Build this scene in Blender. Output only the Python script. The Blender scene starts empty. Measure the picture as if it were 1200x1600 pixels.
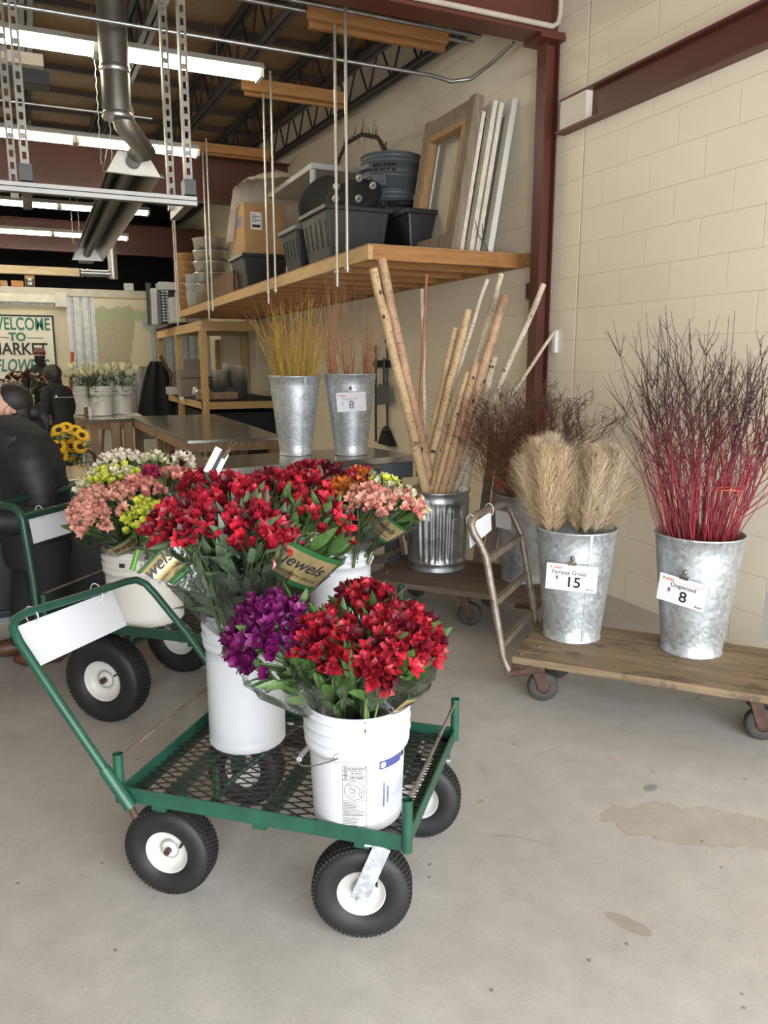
import bpy, math, random
from mathutils import Vector, Matrix, Quaternion, noise
R = math.radians
V = Vector
S = bpy.context.scene
COL = S.collection
random.seed(7)

# ---------------------------------------------------------------- camera
CAM_H = 1.474
F_PX = 1210.0
PITCH = 10.854
YAW = 24.057
cd = bpy.data.cameras.new('camera')
cam = bpy.data.objects.new('camera', cd)
COL.objects.link(cam)
cam.location = (0, 0, CAM_H)
cam.rotation_euler = (R(90 - PITCH), 0, R(-YAW))
cd.sensor_fit = 'VERTICAL'
cd.sensor_height = 36
cd.lens = F_PX / 1600 * 36
cd.clip_start = 0.05
cd.clip_end = 200
S.camera = cam

# ---------------------------------------------------------------- world, light, exposure
world = bpy.data.worlds.new('sky')
S.world = world
world.use_nodes = True
wb = world.node_tree.nodes['Background']
wb.inputs[0].default_value = (0.93, 0.97, 1.0, 1)
wb.inputs[1].default_value = 10.6
S.view_settings.view_transform = 'Standard'
S.view_settings.look = 'None'
S.view_settings.gamma = 1
S.view_settings.use_curve_mapping = False
S.view_settings.exposure = 0.0
TUBE_STRENGTH = 30.0

# daylight portal in the open roller door behind the camera
pl = bpy.data.lights.new('door_daylight', 'AREA')
pl.shape = 'RECTANGLE'
pl.size, pl.size_y = 5.2, 3.15
pl.cycles.is_portal = True
plo = bpy.data.objects.new('door_daylight', pl)
COL.objects.link(plo)
plo.location = (0.6, -2.05, 1.575)
plo.rotation_euler = (R(90), 0, 0)

# ---------------------------------------------------------------- helpers
_y, _p = R(YAW), R(PITCH)
_f0 = V((math.sin(_y), math.cos(_y), 0)); _r = V((math.cos(_y), -math.sin(_y), 0)); _z = V((0, 0, 1))
_fw = _f0 * math.cos(_p) - _z * math.sin(_p); _up = _f0 * math.sin(_p) + _z * math.cos(_p)
def at(x, y, X=None, Y=None, Z=None, D=None):
    """the world point seen at pixel (x, y) on a plane of constant X, Y or Z, or at plan distance D"""
    d = _fw + _r * ((x - 600) / F_PX) + _up * ((800 - y) / F_PX)
    if X is not None: t = X / d.x
    elif Y is not None: t = Y / d.y
    elif Z is not None: t = (Z - CAM_H) / d.z
    else: t = D / math.hypot(d.x, d.y)
    return V((0, 0, CAM_H)) + d * t

class MB:
    def __init__(s): s.v = []; s.f = []; s.m = []; s.s = []
    def add(s, vs, fs, mi=0, sm=False):
        o = len(s.v); s.v += [V(p) for p in vs]
        for f in fs: s.f.append([o + i for i in f]); s.m.append(mi); s.s.append(sm)
        return s
    def box(s, c, d, rot=None, mi=0):
        c = V(c); h = V(d) / 2; vs = []
        for x, y, z in ((-1,-1,-1),(1,-1,-1),(1,1,-1),(-1,1,-1),(-1,-1,1),(1,-1,1),(1,1,1),(-1,1,1)):
            p = V((x*h.x, y*h.y, z*h.z))
            if rot is not None: p = rot @ p
            vs.append(c + p)
        return s.add(vs, [(0,3,2,1),(4,5,6,7),(0,1,5,4),(1,2,6,5),(2,3,7,6),(3,0,4,7)], mi)
    def bb(s, a, b, mi=0):
        a, b = V(a), V(b)
        return s.box((a + b) / 2, [abs(q) for q in (b - a)], None, mi)
    def beam(s, a, b, w, h, up=(0,0,1), mi=0):
        a, b = V(a), V(b); d = (b - a); L = d.length; d = d / L
        u = V(up); sx = d.cross(u)
        if sx.length < 1e-4: sx = d.cross(V((1, 0, 0)))
        sx.normalize(); uz = sx.cross(d)
        rot = Matrix((sx, d, uz)).transposed()
        return s.box((a + b) / 2, (w, L, h), rot, mi)
    def tube(s, pts, r, n=8, caps=True, mi=0, closed=False):
        pts = [V(p) for p in pts]; k = len(pts)
        rs = r if isinstance(r, (list, tuple)) else [r] * k
        ds = []
        for i in range(k):
            if closed: d = pts[(i+1) % k] - pts[i-1]
            else: d = pts[min(i+1, k-1)] - pts[max(i-1, 0)]
            ds.append(d.normalized() if d.length > 1e-9 else V((0,0,1)))
        u = ds[0].orthogonal().normalized(); vs = []
        for i in range(k):
            u = (u - ds[i] * u.dot(ds[i]))
            u = u.normalized() if u.length > 1e-6 else ds[i].orthogonal().normalized()
            w = ds[i].cross(u)
            for j in range(n):
                a = 2 * math.pi * j / n
                vs.append(pts[i] + (u * math.cos(a) + w * math.sin(a)) * rs[i])
        fs = []
        for i in range(k if closed else k - 1):
            i2 = (i + 1) % k
            for j in range(n):
                fs.append((i*n+j, i*n+(j+1) % n, i2*n+(j+1) % n, i2*n+j))
        s.add(vs, fs, mi, True)
        if caps and not closed:
            s.add([vs[j] for j in range(n)], [tuple(range(n))[::-1]], mi)
            s.add([vs[(k-1)*n+j] for j in range(n)], [tuple(range(n))], mi)
        return s
    def cyl(s, a, b, r, r2=None, n=16, caps=True, mi=0):
        return s.tube([a, b], [r, r if r2 is None else r2], n, caps, mi)
    def lathe(s, prof, n=32, o=(0,0,0), M=None, mi=0, wob=None):
        o = V(o); k = len(prof); vs = []
        for i, (r, z) in enumerate(prof):
            for j in range(n):
                a = 2 * math.pi * j / n
                rr = r if wob is None else wob(r, z, a)
                p = V((rr * math.cos(a), rr * math.sin(a), z))
                if M is not None: p = M @ p
                vs.append(o + p)
        fs = [(i*n+j, i*n+(j+1) % n, (i+1)*n+(j+1) % n, (i+1)*n+j) for i in range(k-1) for j in range(n)]
        return s.add(vs, fs, mi, True)
    def ball(s, c, r, n=12, mi=0, M=None):
        c = V(c); rr = V(r) if not isinstance(r, (int, float)) else V((r, r, r)); m = max(4, n // 2 + 1)
        vs = []; fs = []
        for i in range(m + 1):
            t = math.pi * i / m
            for j in range(n):
                a = 2 * math.pi * j / n
                p = V((rr.x*math.sin(t)*math.cos(a), rr.y*math.sin(t)*math.sin(a), rr.z*math.cos(t)))
                if M is not None: p = M @ p
                vs.append(c + p)
        for i in range(m):
            for j in range(n):
                fs.append((i*n+j, (i+1)*n+j, (i+1)*n+(j+1) % n, i*n+(j+1) % n))
        return s.add(vs, fs, mi, True)
    def strip(s, L, Rr, mi=0, sm=True):
        n = len(L)
        return s.add(list(L) + list(Rr), [(i, i+1, n+i+1, n+i) for i in range(n-1)], mi, sm)
    def grid(s, rows, mi=0, sm=True):
        n = len(rows[0]); vs = [p for r in rows for p in r]
        return s.add(vs, [(i*n+j, i*n+j+1, (i+1)*n+j+1, (i+1)*n+j) for i in range(len(rows)-1) for j in range(n-1)], mi, sm)
    def mesh(s, name, mats):
        me = bpy.data.meshes.new(name)
        me.from_pydata([tuple(p) for p in s.v], [], s.f)
        for m in (mats if isinstance(mats, (list, tuple)) else [mats]): me.materials.append(m)
        me.polygons.foreach_set('material_index', s.m)
        me.polygons.foreach_set('use_smooth', s.s)
        me.update()
        return me
    def build(s, name, mats, parent=None, loc=None, bevel=0, local=None, solid=0, sub=0):
        """verts are in world space unless local=True; with a parent they are brought into its space"""
        if parent is not None and not local:
            mi = full(parent).inverted(); s.v = [mi @ p for p in s.v]
        elif loc is not None and not local:
            l = V(loc); s.v = [p - l for p in s.v]
        o = bpy.data.objects.new(name, s.mesh(name, mats)); COL.objects.link(o)
        if parent is not None: o.parent = parent
        if loc is not None and parent is None: o.location = loc
        if solid:
            m = o.modifiers.new('solid', 'SOLIDIFY'); m.thickness = solid; m.offset = 0
        if bevel:
            m = o.modifiers.new('bevel', 'BEVEL'); m.width = bevel; m.segments = 2; m.limit_method = 'ANGLE'
        if sub:
            m = o.modifiers.new('sub', 'SUBSURF'); m.levels = sub; m.render_levels = sub
        return o

def full(o):
    m = Matrix.LocRotScale(o.location, o.rotation_euler if o.rotation_mode != 'QUATERNION' else o.rotation_quaternion, o.scale)
    return (full(o.parent) @ m) if o.parent else m

def tag(o, label=None, cat=None, group=None, kind=None):
    if label: o['label'] = label
    if cat: o['category'] = cat
    if group: o['group'] = group
    if kind: o['kind'] = kind
    return o
def thing(name, label, cat, loc=(0,0,0), rz=0, group=None):
    o = bpy.data.objects.new(name, None); COL.objects.link(o)
    o.empty_display_size = 0.1
    o.location = loc; o.rotation_euler = (0, 0, rz)
    return tag(o, label, cat, group)
def struct(o):
    o['kind'] = 'structure'; return o
def kids(o): return [c for c in bpy.data.objects if c.parent == o]
_kc = {}
def dup(root, loc=None, rz=None, label=None, group=None, parent=None):
    """copy a thing with its parts and their sub-parts"""
    r = root.copy(); COL.objects.link(r)
    if parent is not None: r.parent = parent
    if loc is not None: r.location = loc
    if rz is not None: r.rotation_euler = (0, 0, rz)
    if label: r['label'] = label
    if group: r['group'] = group
    for c in kids(root): dup(c, parent=r)
    return r

# ---------------------------------------------------------------- materials
MATS = {}
def nt(name):
    m = bpy.data.materials.new(name); m.use_nodes = True
    t = m.node_tree; b = t.nodes['Principled BSDF']
    MATS[name] = m
    return m, t, b
def N(t, typ, **kw):
    n = t.nodes.new(typ)
    for k, v in kw.items():
        if isinstance(k, str) and hasattr(n, k): setattr(n, k, v)
    return n
def noise_n(t, scale, detail=4, rough=.6, vec=None, stretch=None, coord='Object'):
    n = t.nodes.new('ShaderNodeTexNoise')
    n.inputs['Scale'].default_value = scale; n.inputs['Detail'].default_value = detail
    n.inputs['Roughness'].default_value = rough
    if vec is None:
        if coord == 'World': vec = t.nodes.new('ShaderNodeNewGeometry').outputs['Position']
        else: vec = t.nodes.new('ShaderNodeTexCoord').outputs[coord]
    if stretch:
        mp = t.nodes.new('ShaderNodeMapping'); mp.inputs['Scale'].default_value = stretch
        t.links.new(vec, mp.inputs['Vector']); vec = mp.outputs[0]
    t.links.new(vec, n.inputs['Vector'])
    return n
def ramp(t, fac, stops):
    r = t.nodes.new('ShaderNodeValToRGB'); e = r.color_ramp.elements
    while len(e) > len(stops): e.remove(e[-1])
    while len(e) < len(stops): e.new(0.5)
    for q, (p, c) in zip(e, stops):
        q.position = p; q.color = (c, c, c, 1) if isinstance(c, (int, float)) else (c[0], c[1], c[2], 1)
    t.links.new(fac, r.inputs['Fac'])
    return r.outputs['Color']
def mix(t, fac, a, b, mode='MIX'):
    m = t.nodes.new('ShaderNodeMix'); m.data_type = 'RGBA'; m.blend_type = mode
    for sock, val in ((m.inputs[0], fac), (m.inputs[6], a), (m.inputs[7], b)):
        if hasattr(val, 'is_output') or isinstance(val, bpy.types.NodeSocket): t.links.new(val, sock)
        elif isinstance(val, (int, float)): sock.default_value = val if sock.type == 'VALUE' else (val, val, val, 1)
        else: sock.default_value = (val[0], val[1], val[2], 1)
    return m.outputs[2]
def math_n(t, op, a, b=None, c=None):
    m = t.nodes.new('ShaderNodeMath'); m.operation = op
    for i, val in enumerate((a, b, c)):
        if val is None: continue
        if isinstance(val, bpy.types.NodeSocket): t.links.new(val, m.inputs[i])
        else: m.inputs[i].default_value = val
    return m.outputs[0]
def bump(t, b, h, strength=.2, dist=.01):
    n = t.nodes.new('ShaderNodeBump'); n.inputs['Strength'].default_value = strength
    n.inputs['Distance'].default_value = dist
    t.links.new(h, n.inputs['Height']); t.links.new(n.outputs[0], b.inputs['Normal'])
def sc(c, k): return tuple(min(1, max(0, x * k)) for x in c)
def mat(name, col, rough=.5, metal=0.0, var=.12, vs=6, bs=0, bscale=60, stretch=None, dark=None, coord='Object', spec=.5, randv=0, sub=0, trans=0, coat=0):
    if name in MATS: return MATS[name]
    m, t, b = nt(name)
    n = noise_n(t, vs, 5, .6, stretch=stretch, coord=coord)
    c = ramp(t, n.outputs[0], [(.3, sc(col, 1 - var)), (.7, sc(col, 1 + var))])
    if dark is not None:
        n2 = noise_n(t, vs * 2.3, 6, .7, stretch=stretch, coord=coord)
        f = ramp(t, n2.outputs[0], [(dark[1], 0.0), (dark[1] + .12, 1.0)])
        c = mix(t, f, c, dark[0])
    if randv:
        oi = t.nodes.new('ShaderNodeObjectInfo')
        h = t.nodes.new('ShaderNodeHueSaturation')
        v = math_n(t, 'MULTIPLY_ADD', oi.outputs['Random'], randv * 2, 1 - randv)
        t.links.new(v, h.inputs['Value']); t.links.new(c, h.inputs['Color']); c = h.outputs[0]
    t.links.new(c, b.inputs['Base Color'])
    b.inputs['Roughness'].default_value = rough; b.inputs['Metallic'].default_value = metal
    b.inputs['Specular IOR Level'].default_value = spec
    if sub:
        b.inputs['Subsurface Weight'].default_value = sub; b.inputs['Subsurface Radius'].default_value = (.02, .02, .02)
    if trans: b.inputs['Transmission Weight'].default_value = trans
    if coat: b.inputs['Coat Weight'].default_value = coat
    if bs:
        nb = noise_n(t, bscale, 4, .6, stretch=stretch, coord=coord)
        bump(t, b, nb.outputs[0], bs, .004)
    return m
def emit(name, col, s):
    m, t, b = nt(name)
    b.inputs['Emission Color'].default_value = (*col, 1); b.inputs['Emission Strength'].default_value = s
    b.inputs['Base Color'].default_value = (*col, 1)
    return m

def m_floor():
    m, t, b = nt('polished_concrete')
    n1 = noise_n(t, .9, 6, .6, coord='World'); n2 = noise_n(t, 9, 8, .7, coord='World')
    c = ramp(t, n1.outputs[0], [(.3, (.405, .382, .358)), (.7, (.49, .478, .458))])
    f2 = ramp(t, n2.outputs[0], [(.3, 0.86), (.75, 1.08)])
    c = mix(t, 1.0, c, f2, 'MULTIPLY')
    # fine speckle
    n3 = noise_n(t, 120, 3, .6, coord='World'); c = mix(t, 1.0, c, ramp(t, n3.outputs[0], [(.3, .93), (.7, 1.05)]), 'MULTIPLY')
    # thin wandering scuffs and hairline cracks
    geo = t.nodes.new('ShaderNodeNewGeometry')
    for sc_, seed, th, dk, st in ((1.1, 3.3, .0035, .72, (1, .5, 1)), (1.9, 9.1, .0025, .8, (.5, 1, 1)), (.6, 17.0, .0025, .66, (1, 1, 1))):
        dn = noise_n(t, 1.4, 3, .5, coord='World')
        mp = t.nodes.new('ShaderNodeMapping'); mp.inputs['Location'].default_value = (seed, seed * .7, 0); mp.inputs['Scale'].default_value = st
        mp.inputs['Rotation'].default_value = (0, 0, seed)
        mx = t.nodes.new('ShaderNodeMix'); mx.data_type = 'VECTOR'; mx.inputs[0].default_value = .30
        t.links.new(geo.outputs['Position'], mp.inputs[0]); t.links.new(mp.outputs[0], mx.inputs[4]); t.links.new(dn.outputs[1], mx.inputs[5])
        vo = t.nodes.new('ShaderNodeTexVoronoi'); vo.feature = 'DISTANCE_TO_EDGE'; vo.voronoi_dimensions = '2D'
        vo.inputs['Scale'].default_value = sc_; t.links.new(mx.outputs[1], vo.inputs['Vector'])
        e = ramp(t, vo.outputs['Distance'], [(0, 1.0), (th * sc_ * 1.5, 0.0)])
        mk = noise_n(t, 1.7, 3, .6, stretch=(1, 1.3, 1), vec=mp.outputs[0])
        mkr = ramp(t, mk.outputs[0], [(.53, 0.0), (.64, 1.0)])
        e = mix(t, 1.0, e, mkr, 'MULTIPLY')
        c = mix(t, e, c, mix(t, 1.0, c, (dk, dk, dk), 'MULTIPLY'))
    # damp-looking worn patch and dark spots, edges broken by noise
    sep = t.nodes.new('ShaderNodeSeparateXYZ'); t.links.new(geo.outputs['Position'], sep.inputs[0])
    wn = noise_n(t, 5, 6, .65, coord='World')
    def blob(cx, cy, rx, ry, ang, wob=.5):
        dx = math_n(t, 'SUBTRACT', sep.outputs[0], cx); dy = math_n(t, 'SUBTRACT', sep.outputs[1], cy)
        ca, sa = math.cos(ang), math.sin(ang)
        u = math_n(t, 'ADD', math_n(t, 'MULTIPLY', dx, ca / rx), math_n(t, 'MULTIPLY', dy, sa / rx))
        w = math_n(t, 'ADD', math_n(t, 'MULTIPLY', dx, -sa / ry), math_n(t, 'MULTIPLY', dy, ca / ry))
        d = math_n(t, 'ADD', math_n(t, 'MULTIPLY', u, u), math_n(t, 'MULTIPLY', w, w))
        d = math_n(t, 'ADD', d, math_n(t, 'MULTIPLY', math_n(t, 'SUBTRACT', wn.outputs[0], .5), wob * 4))
        return d
    for P in BLOBS:
        d = blob(*P[:6])
        f = ramp(t, d, [(P[6], 1.0), (P[6] + .03, 0.0)])
        edge = ramp(t, d, [(P[6] - .12, 0.0), (P[6] - .01, 1.0), (P[6] + .02, 0.0)]) if P[8] else None
        c = mix(t, math_n(t, 'MULTIPLY', f, 1.0), c, mix(t, 1.0, c, P[7], 'MULTIPLY'))
        if edge is not None: c = mix(t, math_n(t, 'MULTIPLY', edge, .35), c, mix(t, 1.0, c, (.7, .66, .58), 'MULTIPLY'))
    # small specks
    vo = t.nodes.new('ShaderNodeTexVoronoi'); vo.inputs['Scale'].default_value = 5; vo.voronoi_dimensions = '2D'
    t.links.new(geo.outputs['Position'], vo.inputs['Vector'])
    sp = ramp(t, vo.outputs['Distance'], [(.018, 1.0), (.035, 0.0)])
    mk = noise_n(t, 4.1, 2, .5, coord='World'); sp = mix(t, 1.0, sp, ramp(t, mk.outputs[0], [(.55, 0.0), (.6, 1.0)]), 'MULTIPLY')
    c = mix(t, sp, c, mix(t, 1.0, c, (.45, .43, .4), 'MULTIPLY'))
    t.links.new(c, b.inputs['Base Color'])
    rr = ramp(t, n2.outputs[0], [(.3, .42), (.7, .58)]); t.links.new(rr, b.inputs['Roughness'])
    b.inputs['Specular IOR Level'].default_value = .35
    bump(t, b, n2.outputs[0], .04, .01)
    return m
_s1 = at(1090, 1290, Z=0); _s2 = at(1016, 1231, Z=0); _s3 = at(955, 1185, Z=0); _s4 = at(985, 1445, Z=0); _s5 = at(750, 1252, Z=0); _s6 = at(925, 1270, Z=0)
BLOBS = [(_s1.x, _s1.y, .34, .13, -.62, .75, .8, (.90, .87, .80), 1),
         (_s2.x, _s2.y, .035, .02, .2, .25, .8, (.62, .64, .66), 0),
         (_s3.x, _s3.y, .018, .012, .2, .25, .8, (.95, .84, .66), 0),
         (_s4.x, _s4.y, .09, .03, -1.1, .6, .5, (.8, .78, .74), 0),
         (_s5.x, _s5.y, .018, .012, 0, .3, .7, (.8, .76, .66), 0)]

def m_cmu():
    m, t, b = nt('painted_block')
    geo = t.nodes.new('ShaderNodeNewGeometry')
    sep = t.nodes.new('ShaderNodeSeparateXYZ'); t.links.new(geo.outputs['Position'], sep.inputs[0])
    cmb = t.nodes.new('ShaderNodeCombineXYZ')
    # horizontal run of the wall: Y on the side wall, X elsewhere
    u = math_n(t, 'ADD', sep.outputs[1], 0.0)
    t.links.new(math_n(t, 'ADD', u, 40.64 - 3.676 + .2032), cmb.inputs[0]); t.links.new(math_n(t, 'ADD', sep.outputs[2], 8.128), cmb.inputs[1])
    br = t.nodes.new('ShaderNodeTexBrick')
    br.inputs['Scale'].default_value = 1; br.inputs['Brick Width'].default_value = .4064; br.inputs['Row Height'].default_value = .2032
    br.inputs['Mortar Size'].default_value = .0035; br.inputs['Mortar Smooth'].default_value = .9
    br.offset = .5; br.inputs['Color1'].default_value = (1, 1, 1, 1); br.inputs['Color2'].default_value = (.94, .94, .94, 1)
    br.inputs['Mortar'].default_value = (.93, .93, .93, 1)
    t.links.new(cmb.outputs[0], br.inputs['Vector'])
    n = noise_n(t, .7, 5, .6, coord='World'); n2 = noise_n(t, 45, 5, .6, coord='World')
    c = ramp(t, n.outputs[0], [(.3, (.80, .715, .56)), (.7, (.86, .78, .63))])
    c = mix(t, .5, c, br.outputs['Color'], 'MULTIPLY')
    t.links.new(c, b.inputs['Base Color'])
    b.inputs['Roughness'].default_value = .55
    h = math_n(t, 'ADD', math_n(t, 'MULTIPLY', br.outputs['Fac'], -1.0), math_n(t, 'MULTIPLY', n2.outputs[0], .18))
    # vertical control joint beside the column
    j = math_n(t, 'ABSOLUTE', math_n(t, 'SUBTRACT', sep.outputs[1], 4.285))
    jr = ramp(t, j, [(.004, 1.0), (.012, 0.0)])
    h = math_n(t, 'SUBTRACT', h, jr)
    bump(t, b, h, .6, .004)
    return m

def m_galv(name, base=(.56, .60, .63), rough=.46, metal=.75, cell=70):
    m, t, b = nt(name)
    tc = t.nodes.new('ShaderNodeTexCoord')
    vo = t.nodes.new('ShaderNodeTexVoronoi'); vo.inputs['Scale'].default_value = cell; t.links.new(tc.outputs['Object'], vo.inputs['Vector'])
    sepc = t.nodes.new('ShaderNodeSeparateColor'); t.links.new(vo.outputs['Color'], sepc.inputs[0])
    n = noise_n(t, 5, 5, .6)
    c = ramp(t, sepc.outputs[0], [(0, sc(base, .82)), (1, sc(base, 1.15))])
    c = mix(t, 1.0, c, ramp(t, n.outputs[0], [(.3, .8), (.7, 1.15)]), 'MULTIPLY')
    n3 = noise_n(t, 22, 3, .6)
    c = mix(t, ramp(t, n3.outputs[0], [(.70, 0.0), (.74, .7)]), c, (.75, .76, .76))
    t.links.new(c, b.inputs['Base Color'])
    b.inputs['Metallic'].default_value = metal
    r_ = ramp(t, sepc.outputs[1], [(0, rough - .08), (1, rough + .14)]); t.links.new(r_, b.inputs['Roughness'])
    return m

def m_wood(name, col, dcol, stretch=(1.2, 18, 18), rough=.6, scale=2.2, knots=True, bs=.15, knotcol=None, blot=False):
    m, t, b = nt(name)
    n = noise_n(t, scale, 6, .6, stretch=stretch)
    n2 = noise_n(t, scale * 3, 6, .7, stretch=stretch)
    c = ramp(t, n.outputs[0], [(.3, dcol), (.68, col)])
    c = mix(t, 1.0, c, ramp(t, n2.outputs[0], [(.35, .75), (.65, 1.12)]), 'MULTIPLY')
    if blot:
        nb_ = noise_n(t, 3.0, 6, .75, stretch=(1.2, 3.5, 1)); c = mix(t, ramp(t, nb_.outputs[0], [(.55, 0.0), (.62, .75)]), c, sc(dcol, .45))
    if knots:
        tc = t.nodes.new('ShaderNodeTexCoord'); mp = t.nodes.new('ShaderNodeMapping')
        mp.inputs['Scale'].default_value = [max(.5, q ** .35) if q > 2 else q for q in stretch]
        t.links.new(tc.outputs['Object'], mp.inputs[0])
        vo = t.nodes.new('ShaderNodeTexVoronoi'); vo.inputs['Scale'].default_value = 3.2; t.links.new(mp.outputs[0], vo.inputs['Vector'])
        k = ramp(t, vo.outputs['Distance'], [(.035, 1.0), (.08, 0.0)])
        c = mix(t, k, c, knotcol or sc(dcol, .35))
    t.links.new(c, b.inputs['Base Color']); b.inputs['Roughness'].default_value = rough
    bump(t, b, n2.outputs[0], bs, .003)
    return m

def m_birch(name, a, bcol, c2):
    m, t, b = nt(name)
    n = noise_n(t, 2.2, 4, .6, stretch=(1, 1, .8)); n2 = noise_n(t, 9, 4, .6)
    c = ramp(t, n.outputs[0], [(.3, a), (.5, bcol), (.68, c2)])
    c = mix(t, 1.0, c, ramp(t, n2.outputs[0], [(.3, .8), (.7, 1.12)]), 'MULTIPLY')
    d = noise_n(t, 9, 2, .5, stretch=(5, 5, 30))
    f = ramp(t, d.outputs[0], [(.625, 0.0), (.655, 1.0)])
    c = mix(t, f, c, (.06, .04, .035))
    d2 = noise_n(t, 3, 3, .6, stretch=(5, 5, 4)); d3 = noise_n(t, 1.6, 5, .7, stretch=(2, 2, 1.4)); c = mix(t, ramp(t, d3.outputs[0], [(.52, 0.0), (.62, .75)]), c, sc(a, .62))
    c = mix(t, ramp(t, d2.outputs[0], [(.68, 0.0), (.73, .8)]), c, (.045, .03, .025))
    t.links.new(c, b.inputs['Base Color']); b.inputs['Roughness'].default_value = .7
    bump(t, b, n2.outputs[0], .3, .006)
    return m

def m_cell():
    m, t, b = nt('cellophane')
    t.nodes.remove(b); out = [n for n in t.nodes if n.type == 'OUTPUT_MATERIAL'][0]
    tr = t.nodes.new('ShaderNodeBsdfTransparent'); gl = t.nodes.new('ShaderNodeBsdfGlossy'); mx = t.nodes.new('ShaderNodeMixShader')
    tr.inputs[0].default_value = (.97, .985, .975, 1)
    gl.inputs['Roughness'].default_value = .12; gl.inputs[0].default_value = (.95, .97, .97, 1)
    fr = t.nodes.new('ShaderNodeFresnel'); fr.inputs[0].default_value = 1.45
    n = noise_n(t, 14, 4, .6, stretch=(1, 1, .5))
    bp = t.nodes.new('ShaderNodeBump'); bp.inputs['Strength'].default_value = .9; bp.inputs['Distance'].default_value = .02
    t.links.new(n.outputs[0], bp.inputs['Height']); t.links.new(bp.outputs[0], gl.inputs['Normal']); t.links.new(bp.outputs[0], fr.inputs['Normal'])
    t.links.new(math_n(t, 'MULTIPLY_ADD', fr.outputs[0], .75, .05), mx.inputs[0])
    t.links.new(tr.outputs[0], mx.inputs[1]); t.links.new(gl.outputs[0], mx.inputs[2]); t.links.new(mx.outputs[0], out.inputs[0])
    return m

def m_petal(name, base, tip, randv=.25, stripe=None, mid=None):
    m, t, b = nt(name)
    tc = t.nodes.new('ShaderNodeTexCoord'); sep = t.nodes.new('ShaderNodeSeparateXYZ'); t.links.new(tc.outputs['Object'], sep.inputs[0])
    f = math_n(t, 'MULTIPLY', sep.outputs[2], 1 / .048)
    st = [(.1, base), (.95, tip)] if mid is None else [(.05, base), (.5, mid), (.95, tip)]
    c = ramp(t, f, st)
    n = noise_n(t, 70, 3, .6); c = mix(t, 1.0, c, ramp(t, n.outputs[0], [(.3, .8), (.7, 1.15)]), 'MULTIPLY')
    if stripe:
        n2 = noise_n(t, 120, 2, .5, stretch=(1, 1, .25)); c = mix(t, ramp(t, n2.outputs[0], [(.6, 0.0), (.64, .8)]), c, stripe)
    oi = t.nodes.new('ShaderNodeObjectInfo'); h = t.nodes.new('ShaderNodeHueSaturation')
    t.links.new(math_n(t, 'MULTIPLY_ADD', oi.outputs['Random'], randv * 2, 1 - randv), h.inputs['Value'])
    t.links.new(c, h.inputs['Color']); t.links.new(h.outputs[0], b.inputs['Base Color'])
    b.inputs['Roughness'].default_value = .45; b.inputs['Specular IOR Level'].default_value = .35
    b.inputs['Subsurface Weight'].default_value = .15; b.inputs['Subsurface Radius'].default_value = (.01, .004, .004)
    return m
def m_zgrad(name, stops, z1, rough=.6, randv=.2):
    m, t, b = nt(name)
    tc = t.nodes.new('ShaderNodeTexCoord'); sep = t.nodes.new('ShaderNodeSeparateXYZ'); t.links.new(tc.outputs['Object'], sep.inputs[0])
    c = ramp(t, math_n(t, 'MULTIPLY', sep.outputs[2], 1 / z1), stops)
    oi = t.nodes.new('ShaderNodeObjectInfo'); h = t.nodes.new('ShaderNodeHueSaturation')
    t.links.new(math_n(t, 'MULTIPLY_ADD', oi.outputs['Random'], randv * 2, 1 - randv), h.inputs['Value'])
    t.links.new(c, h.inputs['Color']); t.links.new(h.outputs[0], b.inputs['Base Color']); b.inputs['Roughness'].default_value = rough
    return m

FLOOR = m_floor(); CMU = m_cmu()
GALV = m_galv('galvanised'); GALVS = m_galv('galvanised_shaded', (.42, .44, .45), .5, .7, 30)  # second one: same metal with shade darkened into its colour
CAN = m_galv('can_metal', (.44, .46, .48), .36, .9, 12)
PINE = m_wood('pine', (.62, .40, .17), (.50, .29, .11)); PINEZ = m_wood('pine_post', (.52, .36, .14), (.40, .26, .09), (18, 18, 1.2))
PINEY = m_wood('pine_y', (.62, .42, .20), (.50, .31, .13), (18, 1.2, 18)); PINEX = m_wood('pine_x', (.44, .205, .06), (.32, .14, .04), (1.2, 18, 18))
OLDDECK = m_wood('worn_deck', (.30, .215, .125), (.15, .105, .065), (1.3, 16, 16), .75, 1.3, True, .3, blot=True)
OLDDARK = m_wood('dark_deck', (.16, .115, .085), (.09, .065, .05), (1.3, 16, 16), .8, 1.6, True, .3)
GREYW = m_wood('weathered', (.30, .24, .165), (.15, .115, .08), (18, 18, 1.0), .85, 2, True, .3)
BROWNW = m_wood('frame_brown', (.42, .25, .11), (.28, .16, .07), (18, 18, 1.0), .7)
WHITEW = m_wood('chipped_white', (.80, .75, .63), (.60, .54, .43), (10, 10, 1.5), .7, 3, True, .2, (.3, .25, .2))
STEEL = mat('steel_top', (.38, .375, .35), .17, .85, .15, 3, .05, 30)
ZINC = mat('zinc', (.42, .42, .41), .35, .9, .2, 20)
STRUT = mat('strut', (.17, .16, .14), .38, .8, .25, 15)
ALU = mat('alu', (.19, .185, .17), .35, .85, .1, 8)
RED = mat('oxide_red', (.095, .026, .017), .45, 0, .15, 3)
DARKJ = mat('joist_dark', (.035, .033, .035), .5, .2, .2, 5)
GREEN = mat('green_paint', (.016, .080, .050), .38, .1, .25, 9, .1, 60, dark=((.16, .12, .09), .68))
GREEND = mat('green_dark_paint', (.013, .052, .034), .4, .1, .25, 9, .1, 60, dark=((.10, .07, .05), .66))
MESHB = mat('mesh_brown', (.050, .040, .034), .5, .5, .3, 30)
RUSTY = mat('rusty_pipe', (.24, .20, .165), .5, .6, .3, 12, .3, 80, dark=((.13, .06, .03), .56))
RUST = mat('rust', (.10, .055, .038), .7, .4, .3, 25, .3, 90)
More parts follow.
